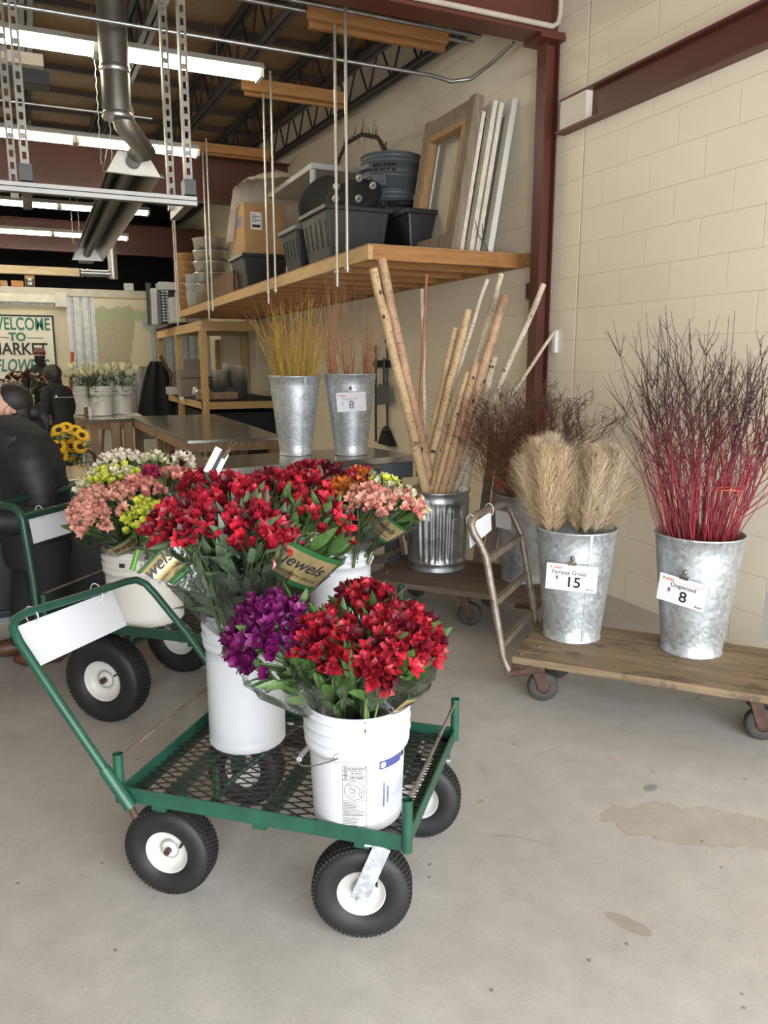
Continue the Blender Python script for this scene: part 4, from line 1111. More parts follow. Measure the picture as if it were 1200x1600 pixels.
wmesh(b_front, wl2, sg, .001, mat('ink_pale_blue', (.35, .36, .52), .6), 'print_lines')
# small black square label on the cream bucket
c_ = V((.372, 3.36, .388)); a_ = aF - .28
p_ = at(183, 888, D=3.29 - .08); 
dd = V((p_.x - c_.x, p_.y - c_.y, 0)).normalized(); p_ = V((c_.x, c_.y, p_.z)) + dd * .1665
MB().box(p_, (.003, .024, .028), Matrix.Rotation(math.atan2(dd.y, dd.x), 3, 'Z')).build('small_label', INK, b_left)

# galvanised vases
v_p = vase((2.165, 2.741, .25), .508, .176, .126, 'galvanised vase with a vertical seam holding pampas grass', seam=math.atan2(-2.741, -2.165) + .38)
v_d = vase((2.526, 2.379, .25), .520, .180, .124, 'galvanised vase holding the red dogwood branches', seam=1.2)
MB().lathe([(.1640, .395), (.1665, .400), (.1650, .405)], 56, (2.526, 2.379, .25)).build('bead', GALV, v_d)
v_w = vase((2.50, 3.62, .25), .50, .176, .126, 'shaded galvanised vase holding the curly willow', GALVS, seam=math.atan2(-3.62, -2.5) + .1)
v_y = vase((1.585, 5.01, ZC), .522, .170, .108, 'galvanised vase of yellow twigs on the steel counter', seam=math.atan2(-5.0, -1.58) + .42)
v_o = vase((1.925, 4.86, ZC), .535, .170, .107, 'galvanised vase of orange twigs with an eight-dollar card on the steel counter', seam=1.5)
def toward(c): return math.atan2(-c[1], -c[0])
price_card((2.165, 2.741, .25), .508, .176, .126, toward((2.165, 2.741)) - .06, .318, .215, .120,
    [('Pampas Grass', -.012, .0215, .026, INK, 0), ('$', -.061, -.006, .028, INK, .0003), ('15', .008, -.022, .066, INK, .0012), ('Bunch', .080, -.046, .012, INK, 0)], 'white price card reading Pampas Grass $15, clipped to the pampas vase', tilt=-.03)
price_card((2.526, 2.379, .25), .520, .180, .124, toward((2.526, 2.379)) - .30, .300, .195, .120,
    [('Dogwood', .004, .0215, .026, INK, 0), ('$', -.052, -.006, .028, INK, .0003), ('8', .008, -.023, .066, INK, .0007), ('Bunch', .074, -.046, .012, INK, 0)], 'white price card reading Dogwood $8, clipped to the red dogwood vase', tilt=-.13)
price_card((1.925, 4.86, ZC), .535, .170, .107, toward((1.925, 4.86)) + .03, .36, .190, .125,
    [('Dogwood', -.012, .022, .025, INKG, 0), ('$', -.055, -.008, .026, INKG, .0002), ('8', .0, -.02, .072, mat('ink_slate', (.12, .15, .22), .6), .0008), ('Bunch', .062, -.04, .011, INKG, 0)], 'white price card reading Dogwood $8, on the vase on the steel counter', tilt=.06)
price_card((2.50, 3.62, .25), .50, .176, .126, toward((2.5, 3.62)) - .75, .37, .12, .10,
    [], 'small white card on the shaded willow vase, half hidden by the truck handle', clip=False, printed=False)

# ribbed trash can
c = V((2.168, 4.07, .25)); t_ = thing('trash_can', 'ribbed galvanised trash can full of birch poles', 'trash can', c)
hC, rT, rB = .485, .190, .172
prof = [(0, .01), (rB - .006, .006), (rB, .0), (rB + .006, .004), (rB + .006, .014), (rB + .001, .02), (rB + .001, .05), (rB + .006, .056), (rB + .001, .062)]
for i in range(1, 13): prof.append((rB + (rT - rB) * i / 12, .062 + (hC - .13) * i / 12))
prof += [(rT + .006, hC - .06), (rT + .001, hC - .052), (rT + .001, hC - .016), (rT + .007, hC - .01), (rT + .009, hC - .002), (rT + .004, hC + .003), (rT - .004, hC), (rT - .006, .3), (0, .3)]
def wobf(r, z, a):
    if r < rB * .97 or z < .066 or z > hC - .075: return r
    k = a * 30; s_ = math.sin(k); g = min(1, (z - .066) / .04, (hC - .075 - z) / .04)
    blank = 1 if (math.cos(a - toward((2.168, 4.07)) - .9) < .93 and math.cos(a - toward((2.168, 4.07)) + 1.1) < .9) else 0
    return r + .005 * g * blank * (1 if s_ > 0 else -1) * min(1, abs(s_) * 2.2)
MB().lathe(prof, 240, c, wob=wobf).build('body', CAN, t_)
a = toward((2.168, 4.07)) + .62; d = V((math.cos(a), math.sin(a), 0)); s_ = V((-d.y, d.x, 0))
p = c + d * (rT + .004) + V((0, 0, hC - .10)); MB().box(p, (.008, .055, .03), Matrix((d, s_, V((0, 0, 1)))).transposed()).build('handle_plate', CAN, t_)
MB().tube([p + s_ * .026 + d * .008, p + s_ * .030 + d * .014 - V((0, 0, .05)), p - s_ * .030 + d * .014 - V((0, 0, .05)), p - s_ * .026 + d * .008], .004, 8).build('drop_handle', CAN, t_)
a = toward((2.168, 4.07)) - 1.15; d = V((math.cos(a), math.sin(a), 0)); p = c + d * (rT + .008) + V((0, 0, .20))
MB().cyl(p - d * .004, p + d * .002, .022, n=20).build('dark_badge', mat('badge', (.10, .06, .05), .5), t_)
q = price_card(c, hC, rT, rB, toward((2.168, 4.07)) - .42, .385, .085, .125, [('10', .008, -.028, .036, INKG, .0012)], 'white price card reading 10 on the trash can of birch poles', tilt=.03, clip=False)
# ================================================================ FLOWERS
def petal_mesh(name, openness, L=.048, six=True, mats=None, wide=1.0, seed=0):
    rnd = random.Random(seed); mb = MB()
    for k in range(6):
        a = math.pi / 3 * k + rnd.uniform(-.12, .12); inner = k % 2
        ca_, sa_ = math.cos(a), math.sin(a); out = V((ca_, sa_, 0)); tan = V((-sa_, ca_, 0))
        o = openness * (1.1 if not inner else .8) * rnd.uniform(.85, 1.15)
        rows = []
        for i in range(6):
            s_ = i / 5
            r = .0035 + .0055 * s_ + o * .020 * s_ ** 2.2
            z = L * (s_ - o * .16 * s_ ** 3) * (1 if inner else .96)
            w = (.0032 + .0105 * math.sin(math.pi * min(1, .12 + s_ * .80)) ** 1.0) * (.75 if inner else 1.1) * wide
            if i == 5: w *= .28
            curl = .0022 * (1 - s_ * .6)
            rows.append([out * (r - curl * .0) + tan * (-w) + out * -curl * .8 + V((0, 0, z)), out * (r + .0016) + V((0, 0, z)), out * (r - curl * .8) + tan * w + V((0, 0, z))])
        mb.grid(rows)
    return mb.mesh(name, mats)
FL = {}
def floret_meshes(matx):
    if matx.name in FL: return FL[matx.name]
    ms = [petal_mesh('floret', o, seed=i, mats=matx, L=l) for i, (o, l) in enumerate(((.25, .046), (.6, .048), (1.0, .046), (.45, .044), (1.25, .045)))]
    FL[matx.name] = ms; return ms
def leaf_rows(base, d, nrm, L, W, droop=.3, n=5):
    d = d.normalized(); s_ = d.cross(nrm).normalized(); nrm = s_.cross(d).normalized(); rows = []
    for i in range(n):
        t = i / (n - 1); w = W * math.sin(math.pi * (t * .93 + .05)) ** .8 * (1 - t * .3)
        p = base + d * (L * t) - nrm * (droop * L * t * t); k = nrm * (w * .35)
        rows.append([p - s_ * w + k, p, p + s_ * w + k])
    return rows
def bouquet(label, C, R_, neck, flowers, n=50, leaves=60, leafm=None, wrap=True, band=None, axis=None, group=None, flat=.5, seed=1, fs=1.0, wrap_top=.85, wide=1.02, leafL=.085, upleaf=1.0):
    rnd = random.Random(seed); fs *= .80; n = int(n * 1.55); C = V(C); neck = V(neck); A = (V(axis) if axis else (C - neck)).normalized()
    t_ = thing('flower_bouquet', label, 'bouquet', neck, 0, group)
    u = A.orthogonal().normalized(); v = A.cross(u)
    mi = full(t_).inverted(); heads = []
    for i in range(n):
        rho = math.sqrt((i + .5) / n); ph = i * 2.39996 + rnd.uniform(-.25, .25)
        lat = u * math.cos(ph) + v * math.sin(ph)
        p = C + lat * (rho * R_) + A * (R_ * flat * (1 - rho ** 2.2) + rnd.uniform(-.014, .014)) + V([rnd.uniform(-.007, .007) for _ in range(3)])
        d = (A + lat * rho * 1.15 + V([rnd.uniform(-.38, .38) for _ in range(3)])).normalized()
        heads.append((p, d, rho)); m = rnd.choices([f[0] for f in flowers], [f[1] for f in flowers])[0]
        me = rnd.choice(floret_meshes(m)); o = bpy.data.objects.new('flower', me); COL.objects.link(o); o.parent = t_
        q = d.to_track_quat('Z', 'Y') @ Quaternion((0, 0, 1), rnd.uniform(0, 6.28)); s_ = rnd.uniform(.80, 1.12) * fs
        o.matrix_local = Matrix.LocRotScale(mi @ (p - d * .03 * fs), q, V((s_ * wide, s_ * wide, s_)))
    mb = MB(); ns = 11
    for i in range(ns):
        h = heads[int((i + .5) * n / ns)]; b0 = neck + V([rnd.uniform(-.02, .02), rnd.uniform(-.02, .02), -.10])
        mb.tube([b0, neck.lerp(C, .4) + V([rnd.uniform(-.02, .02) for _ in range(3)]), h[0] - h[1] * .05], .0032, 5)
        for k in range(3):
            h2_ = heads[rnd.randrange(n)]
            if (h2_[0] - h[0]).length < R_ * .8: mb.tube([h[0] - A * .06, h2_[0] - h2_[1] * .03], .0016, 4)
    mb.build('stems', STEM, t_)
    mb = MB(); lm = leafm or LEAF
    for i in range(leaves):
        tt = rnd.random()
        if i % 3 == 0 and upleaf:   # among the florets
            h = heads[rnd.randrange(n)]; base = h[0] - h[1] * .06 * 1.0 + V([rnd.uniform(-.015, .015) for _ in range(3)]); d = (h[1] + V([rnd.uniform(-.4, .4) for _ in range(3)])).normalized()
            L = rnd.uniform(.6, .95) * leafL
        else:
            ph = rnd.uniform(0, 6.283); lat = u * math.cos(ph) + v * math.sin(ph); tt = rnd.uniform(.12, .95)
            base = neck.lerp(C, tt) + lat * (R_ * (.18 + .68 * tt) * rnd.uniform(.75, 1.0)) - A * .03
            d = ((C - neck).normalized() * 1.0 + lat * rnd.uniform(.25, .8) + V([rnd.uniform(-.25, .25) for _ in range(3)])).normalized(); L = rnd.uniform(.8, 1.3) * leafL
            h = (base, lat)
        nr = d.cross(u + V([rnd.uniform(-.5, .5) for _ in range(3)])).cross(d) if rnd.random() < .5 else V([rnd.uniform(-1, 1) for _ in range(3)])
        if nr.length < .1: nr = u
        mb.grid(leaf_rows(base, d, nr.normalized(), L, L * rnd.uniform(.13, .19), rnd.uniform(-.1, .35)))
    mb.build('leaves', lm, t_)
    if wrap:
        rows = []; k = 26; top = neck.lerp(C, wrap_top)
        for j in range(7):
            s_ = j / 6; row = []
            for i in range(k + 1):
                ph = 2 * math.pi * i / k; lat = u * math.cos(ph) + v * math.sin(ph)
                wob = 1 + .07 * math.sin(ph * 5 + seed + s_ * 2) + .05 * math.sin(ph * 9 + seed * 2)
                rr = (.045 + (R_ * 1.12 - .045) * s_ ** .85) * wob
                row.append(neck - A * .03 + (top - neck) * s_ * 1.05 + lat * rr + A * (.02 * math.sin(ph * 4 + seed) * s_))
            rows.append(row)
        mb = MB(); mb.grid(rows); mb.build('cellophane', CELL, t_)
    if band:
        ph0, half, s0, s1, txt, ts = band     # around angle ph0 in the (u2, v2) frame facing the camera
        cdir = V((0, 0, CAM_H)) - C; e1 = (cdir - A * cdir.dot(A)).normalized(); e2 = A.cross(e1)
        top = neck.lerp(C, wrap_top)
        def wp_(x, y):   # x radians, y 0..1 along the cone
            s_ = y; rr = (.045 + (R_ * 1.12 - .045) * s_ ** .85) * 1.06 + .004; ph = ph0 + x
            return neck - A * .03 + (top - neck) * s_ * 1.05 + (e1 * math.cos(ph) + e2 * math.sin(ph)) * rr
        mb = MB(); N_ = 16
        mb.grid([[wp_(-half + 2 * half * i / N_, s0 + (s1 - s0) * j / 4) for i in range(N_ + 1)] for j in range(5)]); mb.build('gold_band', GOLD, t_)
        g = .05
        for a_, b_ in ((s0 - g, s0), (s1, s1 + g)):
            mb = MB(); mb.grid([[wp_(-half + 2 * half * i / N_, a_ + (b_ - a_) * j / 2) for i in range(N_ + 1)] for j in range(3)]); mb.build('green_edge', BANDG, t_)
        rr = R_ * 1.0; sm = (s0 + s1) / 2; Lc = (top - neck).length
        wt = lambda yy: (lambda x, y: wp_(x / rr, yy + y / Lc) + (wp_(x / rr, yy) - neck.lerp(top, yy)).normalized() * .0015)
        text(txt, ts, INK, t_, (0,0,0), (1,0,0), (0,1,0), name='printed_text', warp=wt(sm + (s1 - s0) * .10), shear=.35, bold=.0006, sx=.85)
        text("breeders choice", ts * .34, INK, t_, (0,0,0), (1,0,0), (0,1,0), name='printed_text', warp=wt(sm - (s1 - s0) * .30), shear=.35)
    return t_

def dpt(px, py, D): return at(px, py, D=D)
# tall bucket: seven bunches of red
nk = V((.536, 2.262, .735))
def nkx(px, D=2.25, z=.735): 
    q = at(px, 950, D=D); return V((q.x, q.y, z))
RED_ = [(P_RED, 8), (P_DARK, 1)]; REDM = [(P_RED, 4), (P_DARK, 1)]
LFG = LEAFG
bouquet('red alstroemeria bunch front and centre in the tall bucket', dpt(402, 828, 2.13), .120, nkx(382, 2.20), RED_, 58, 170, LFG, seed=11, leafL=.10)
leftb = bouquet('red alstroemeria bunch at the lower left of the tall bucket, its gold band folded down', dpt(286, 818, 2.19), .112, nkx(355, 2.22), RED_, 46, 140, LFG, seed=12, axis=V((-.30, -.35, .85)))
bouquet('red alstroemeria bunch in the middle of the mound', dpt(355, 782, 2.30), .125, nkx(375, 2.27), RED_, 60, 90, LFG, seed=13)
bouquet('red alstroemeria bunch at the top of the mound in the tall bucket', dpt(430, 770, 2.42), .120, nkx(390, 2.30), RED_, 50, 40, LFG, seed=14)
bouquet('dark red leafy alstroemeria bunch on the right with a gold band', dpt(500, 808, 2.20), .118, nkx(402, 2.24), REDM, 24, 130, LEAF, seed=15, band=(.22, .66, .66, .95, 'jewels', .052), leafL=.10, axis=V((.42, -.15, .85)))
bouquet('red alstroemeria bunch at the back left behind the mound', dpt(325, 762, 2.48), .10, nkx(365, 2.32), RED_, 36, 20, LFG, seed=16)
bouquet('red alstroemeria bunch at the back right of the tall bucket', dpt(490, 768, 2.46), .09, nkx(400, 2.32), REDM, 30, 20, LFG, seed=17)
# round red sticker and the clipped white tag
q = at(422, 882, D=2.085); t_ = thing('round_sticker', 'round red sticker on the cellophane at the front of the tall bucket', 'sticker', q)
d = (V((0, 0, CAM_H)) - q).normalized(); X = V((0, 0, 1)).cross(d).normalized(); U = d.cross(X); rot = Matrix((X, U, d)).transposed()
mb = MB(); mb.cyl(q, q + d * .0012, .0165, n=24); mb.build('disc', STICK, t_)
text('Nobys', .012, WHITE, t_, q + d * .0018 + U * .004, X - U * .3, U, bold=.0003); text('Red', .011, WHITE, t_, q + d * .0018 - U * .007, X - U * .3, U, bold=.0003)
q = at(338, 722, D=2.42); t_ = thing('plant_tag', 'white and black tag tied with brown twigs above the red mound', 'tag', q)
d = (V((0, 0, CAM_H)) - q).normalized(); X = V((0, 0, 1)).cross(d).normalized(); U = (d.cross(X) + X * .55).normalized(); X = U.cross(d); rot = Matrix((X, U, d)).transposed()
MB().box(q - X * .012, (.022, .085, .001), rot).box(q + X * .016, (.016, .075, .001), rot).build('tag_card', WHITE, t_); MB().box(q + X * .003, (.012, .075, .0012), rot).build('black_stripe', INK, t_)
MB().tube([q + U * .02 + X * .01, q + U * .055 + X * .018], .008, 8).tube([q + U * .05 + X * .014, q + U * .085 + X * .01], .002, 5).tube([q + U * .05 + X * .018, q + U * .085 + X * .026], .002, 5).build('twig_tie', RUST, t_)

# the loose end of the left bunch's wrapper, hanging out over the rim with its printed band
def quadp(P, D): return [at(x, y, D=d) for (x, y), d in zip(P, D)]
def patch(P, name, m_, off=0, n=8, bulge=.012, solid=0):
    a, b_, c_, d_ = P; nr = (b_ - a).cross(d_ - a).normalized(); nr = nr if nr.dot(V((0, 0, CAM_H)) - a) > 0 else -nr
    rows = [[a.lerp(b_, i / n).lerp(d_.lerp(c_, i / n), j / n) + nr * (off + bulge * math.sin(math.pi * j / n)) for i in range(n + 1)] for j in range(n + 1)]
    mb = MB(); mb.grid(rows); return mb.build(name, m_, leftb, solid=solid), nr
F_ = quadp([(200, 856), (262, 828), (352, 940), (246, 908)], [2.20, 2.16, 2.17, 2.14]); patch(F_, 'cellophane_flap', CELL)
G_ = quadp([(221, 893), (255, 858), (290, 880), (262, 907)], [2.13] * 4); o_, nr = patch(G_, 'gold_band', GOLD, .010)
E1 = quadp([(213, 893), (250, 854), (256, 858), (221, 894)], [2.13] * 4); patch(E1, 'green_edge', BANDG, .011); E2 = quadp([(262, 907), (290, 880), (300, 890), (272, 912)], [2.13] * 4); patch(E2, 'green_edge', BANDG, .011)
E3 = quadp([(202, 887), (212, 856), (219, 856), (211, 890)], [2.13] * 4); patch(E3, 'lime_edge', BANDL, .011)
ctr = at(246, 880, D=2.13) + nr * .024; ux = (G_[1] - G_[0]).normalized()
text('wels', .050, INK, leftb, ctr, ux, nr.cross(ux), name='printed_text', shear=.35, bold=.0006)
text('breeders choice', .013, INK, leftb, at(264, 891, D=2.13) + nr * .022, ux, nr.cross(ux), name='printed_text', shear=.35)

# front bucket
nz = .625
def nf(px, D, z=nz): 
    q = at(px, 1100, D=D); return V((q.x, q.y, z))
bouquet('purple alstroemeria bunch leaning out of the front bucket on the left', dpt(412, 985, 1.86), .112, nf(505, 1.86), [(P_PURP, 1)], 70, 90, seed=21, axis=V((-.55, -.35, .75)), wrap_top=.75)
bouquet('red alstroemeria bunch in the middle of the front bucket', dpt(508, 1000, 1.81), .092, nf(535, 1.82), RED_, 54, 110, seed=22, axis=V((-.15, -.4, .8)))
bouquet('red alstroemeria bunch hanging over the right side of the front bucket', dpt(632, 990, 1.80), .108, nf(575, 1.84), RED_, 72, 110, seed=23, axis=V((.25, -.35, .8)), band=(1.25, .5, .45, .75, 'jewels', .04))
bouquet('dark red alstroemeria bunch at the back of the front bucket', dpt(572, 938, 1.96), .085, nf(560, 1.92), [(P_RED, 3), (P_DARK, 1)], 40, 40, seed=24)
bouquet('red alstroemeria bunch at the lower front of the front bucket', dpt(588, 1040, 1.74), .060, nf(570, 1.78), RED_, 22, 34, seed=25, axis=V((.1, -.7, .6)), wrap=False)

# cream bucket, rear left
def nl(px, D, z=.73): 
    q = at(px, 850, D=D); return V((q.x, q.y, z))
PL = 3.38
bouquet('pale pink alstroemeria bunch at the far left of the rear cart', dpt(152, 795, 3.22), .125, nl(205, 3.30), [(P_PINKP, 1)], 58, 46, seed=31, leafL=.095, axis=V((-.45, -.4, .8)), band=(-.1, .5, .45, .75, 'jewels', .05))
bouquet('salmon pink alstroemeria bunch behind the pale pink one', dpt(215, 768, 3.34), .115, nl(220, 3.33), [(P_PINK, 3), (P_PINKP, 1)], 44, 50, seed=32)
bouquet('pink alstroemeria bunch beside the red mound', dpt(292, 758, 3.36), .12, nl(240, 3.36), [(P_PINK, 1)], 40, 50, seed=33)
bouquet('lime green alstroemeria bunch low beside the red flowers', dpt(232, 808, 3.18), .10, nl(222, 3.24), [(P_LIME, 1)], 34, 60, seed=34, axis=V((.0, -.5, .8)))
bouquet('yellow-green alstroemeria bunch at the back left', dpt(178, 750, 3.46), .115, nl(212, 3.42), [(P_LIME, 2), (P_CREAM, 1)], 46, 40, seed=35)
bouquet('cream alstroemeria bunch at the far left behind the lime one', dpt(145, 755, 3.52), .08, nl(208, 3.44), [(P_CREAM, 1)], 24, 26, seed=36)
bouquet('white alstroemeria bunch at the top left of the rear cart', dpt(188, 725, 3.60), .105, nl(220, 3.46), [(P_WHITE, 1)], 38, 20, seed=37)
bouquet('creamy white alstroemeria bunch behind the pink ones', dpt(248, 732, 3.60), .11, nl(232, 3.46), [(P_CREAM, 1)], 34, 60, seed=38)
bouquet('white alstroemeria bunch with maroon stripes', dpt(285, 722, 3.56), .062, nl(240, 3.44), [(P_WHITE, 1), (P_DARK, 1)], 20, 12, seed=39)
bouquet('magenta alstroemeria bunch peeping over the pink ones', dpt(238, 748, 3.46), .075, nl(235, 3.40), [(m_petal('petal_magenta', (.40, .03, .10), (.34, .02, .09), .3), 1)], 18, 16, seed=40, wrap=False)
# middle bucket
def nm(px, D, z=.745): 
    q = at(px, 845, D=D); return V((q.x, q.y, z))
bouquet('pale pink alstroemeria bunch at the front of the middle bucket', dpt(578, 782, 3.03), .100, nm(553, 3.12), [(P_PINKP, 3), (P_PINK, 1)], 44, 80, LEAFG, seed=41, axis=V((0, -.4, .85)))
bouquet('orange alstroemeria bunch in the middle bucket', dpt(528, 768, 3.18), .095, nm(535, 3.22), [(P_ORANGE, 1)], 30, 60, seed=42)
bouquet('maroon alstroemeria bunch at the back of the middle bucket', dpt(503, 745, 3.34), .10, nm(540, 3.30), [(P_DARK, 2), (P_RED, 1)], 34, 24, seed=43)
bouquet('rust red and orange alstroemeria bunch at the back of the middle bucket', dpt(560, 748, 3.32), .085, nm(550, 3.30), [(P_ORANGE, 1), (P_RED, 1)], 26, 20, seed=44)
bouquet('small cream and lime alstroemeria bunch behind the pale pink one', dpt(603, 762, 3.26), .085, nm(560, 3.28), [(P_CREAM, 2), (P_LIME, 1)], 28, 40, seed=45)
bouquet('pink and cream alstroemeria bunch with a gold band at the right of the middle bucket', dpt(640, 786, 3.10), .085, nm(568, 3.16), [(P_PINK, 2), (P_CREAM, 1)], 28, 50, seed=46, axis=V((.5, -.3, .7)), band=(.0, .8, .50, .86, 'jewels', .042))
bouquet('red alstroemeria bunch at the left of the middle bucket behind the leafy bunch', dpt(470, 740, 3.30), .085, nm(530, 3.28), RED_, 24, 24, seed=47)

# ================================================================ TWIGS
def branch_mesh(name, mats, H, r0, rnd, side=0, wob=.03, curl=0, start=.4, sub=True, lean=0):
    mb = MB(); n = 9; p = V((0, 0, 0)); d = V((rnd.uniform(-.05, .05), rnd.uniform(-.05, .05), 1)); pts = []
    ax = rnd.uniform(0, 6.28); freq = rnd.uniform(10, 22)
    nn2 = 9 if not curl else 22
    for i in range(nn2):
        t = i / (nn2 - 1); q = V((0, 0, H * t))
        q += V((math.cos(ax), math.sin(ax), 0)) * (wob * H * t * t) + V((noise.noise(V((t * 3, ax, 0))), noise.noise(V((t * 3, ax, 5))), 0)) * wob * H * .6
        if curl: q += V((math.sin(t * freq + ax), math.cos(t * freq * .9), 0)) * curl * t
        pts.append(q)
    mb.tube(pts, [r0 * (1 - .8 * i / (nn2 - 1)) for i in range(nn2)], 5)
    for k in range(side):
        t = rnd.uniform(start, .95); i = int(t * (nn2 - 1)); b0 = pts[i]; ph = rnd.uniform(0, 6.28)
        L = H * (1 - t) * rnd.uniform(.5, 1.0) + .05; d = V((math.cos(ph) * .6, math.sin(ph) * .6, 1)).normalized()
        sp = []; fq = rnd.uniform(14, 26)
        m_ = 6 if not curl else 12
        for j in range(m_):
            s_ = j / (m_ - 1); q = b0 + d * (L * s_) + V((math.cos(ph), math.sin(ph), 0)) * (-.10 * L * s_ * s_)
            q += V((noise.noise(V((s_ * 2 + k, ph, 1))), noise.noise(V((s_ * 2 + k, ph, 7))), 0)) * L * .12 * s_
            if curl: q += V((math.sin(s_ * fq * .6 + ph), math.cos(s_ * fq * .5), math.sin(s_ * fq * .4))) * curl * .8 * s_
            sp.append(q)
        mb.tube(sp, [r0 * (.5 - .32 * j / (m_ - 1)) for j in range(m_)], 4)
        if sub:
            for z in range(2):
                j = rnd.randrange(1, m_ - 1); b1 = sp[j]; ph2 = rnd.uniform(0, 6.28); L2 = L * rnd.uniform(.2, .45)
                e = b1 + V((math.cos(ph2) * .6, math.sin(ph2) * .6, .9)).normalized() * L2
                mb.tube([b1, b1.lerp(e, .5) + V((rnd.uniform(-.008, .008), rnd.uniform(-.008, .008), 0)), e], [r0 * .3, r0 * .24, r0 * .14], 4)
    return mb.mesh(name, mats)
def fan(name, cat, label, group, meshes, n, c, rb, rt, z0, ztop, sprd, rnd, biasx=0, tilt=(0, 0), hs=(.8, 1.08), base_frac=.5):
    """stand n branches in a vase: feet inside at z0, passing the rim (radius rt at ztop) and spreading"""
    for i in range(n):
        ph = rnd.uniform(0, 6.283); q = math.sqrt(rnd.random())
        foot = V((c[0] + math.cos(ph) * rb * q * base_frac, c[1] + math.sin(ph) * rb * q * base_frac, z0))
        rim = V((c[0] + math.cos(ph) * rt * q, c[1] + math.sin(ph) * rt * q, ztop))
        d = (rim - foot).normalized(); d = (d + V((math.cos(ph) * sprd * q + tilt[0], math.sin(ph) * sprd * q + tilt[1], 0)) + V((rnd.uniform(-.04, .04), rnd.uniform(-.04, .04), 0))).normalized()
        # start at the rim crossing and run the stem down into the vase
        base = rim - d * ((ztop - z0) * .62)
        o = bpy.data.objects.new(name, rnd.choice(meshes)); COL.objects.link(o)
        s_ = rnd.uniform(*hs)
        o.matrix_world = Matrix.LocRotScale(base, d.to_track_quat('Z', 'Y') @ Quaternion((0, 0, 1), rnd.uniform(0, 6.28)), V((1, 1, s_)))
        o.location = base; o.rotation_mode = 'QUATERNION'
        tag(o, label, cat, group)
rnd = random.Random(3)
DOG = m_zgrad('dogwood_bark', [(0, (.24, .018, .030)), (.50, (.22, .020, .032)), (.66, (.08, .010, .016)), (.82, (.028, .009, .011)), (1, (.018, .007, .008))], 1.2, .45, .3)
DM = [branch_mesh('dogwood', DOG, 1.20, .0044, rnd, side=rnd.randint(4, 7), wob=.06, start=.40) for _ in range(12)]
DM2 = [branch_mesh('dogwood', DOG, .72, .0036, rnd, side=0, wob=.03) for _ in range(8)]
fan('dogwood_branch', 'branch', 'branching dark red dogwood stem in the right-hand vase', 'tall branched red dogwood stems', DM, 50, (2.526, 2.379), .12, .155, .28, .765, .10, rnd, hs=(.78, 1.04))
fan('dogwood_branch', 'branch', 'straight short red dogwood stem in the right-hand vase', 'short straight red dogwood stems', DM2, 90, (2.526, 2.379), .12, .160, .28, .765, .13, rnd, hs=(.75, 1.2))
q = at(1138, 765, D=3.32); tag(MB().tube([q + V((math.cos(a * .52) * .045, math.sin(a * .52) * .045, .004 * math.sin(a))) for a in range(12)], .0022, 5, closed=True).build('rubber_band', mat('coral_band', (.8, .15, .08), .5)), 'coral rubber band round a bundle of red dogwood stems', 'rubber band')
WIL = m_zgrad('willow_bark', [(0, (.16, .085, .025)), (.5, (.20, .085, .030)), (.8, (.13, .045, .025)), (1, (.07, .028, .02))], .95, .55, .25)
WM = [branch_mesh('willow', WIL, .95, .0044, rnd, side=rnd.randint(7, 11), wob=.14, curl=.032, start=.25) for _ in range(10)]
fan('curly_willow', 'branch', 'curly brown willow branch in the shaded vase by the column', 'curly willow branches', WM, 64, (2.50, 3.62), .12, .14, .28, .745, .42, rnd, tilt=(-.02, -.02), hs=(.72, 1.0))
YEL = m_zgrad('yellow_twig', [(0, (.34, .24, .03)), (.6, (.42, .26, .03)), (1, (.40, .19, .05))], .85, .5, .25)
YM = [branch_mesh('twig', YEL, .78, .0034, rnd, side=rnd.choice([0, 1, 2]), wob=.05, start=.5, sub=False) for _ in range(10)]
fan('yellow_twig', 'branch', 'yellow-green dogwood twig in the left vase on the counter', 'yellow twigs', YM, 120, (1.585, 5.01), .10, .145, ZC + .05, ZC + .50, .13, rnd, hs=(.72, 1.1))
ORA = m_zgrad('orange_twig', [(0, (.34, .12, .04)), (.6, (.36, .13, .05)), (1, (.40, .22, .12))], .85, .5, .25)
OM = [branch_mesh('twig', ORA, .85, .0032, rnd, side=0, wob=.06) for _ in range(8)]
def bundle(px, lean, n, hs):
    q = at(px, 600, D=math.hypot(1.925, 4.86)); cc = (q.x, q.y)
    fan('orange_twig', 'branch', 'thin orange dogwood twig in the vase with the card on the counter', 'orange twigs', OM, n, cc, .04, .035, ZC + .05, ZC + .50, .10, rnd, tilt=lean, hs=hs)
bundle(522, (-.03, .0), 22, (.75, 1.1)); bundle(545, (-.03, .0), 16, (.8, 1.2)); bundle(572, (.12, -.04), 34, (.7, .9))
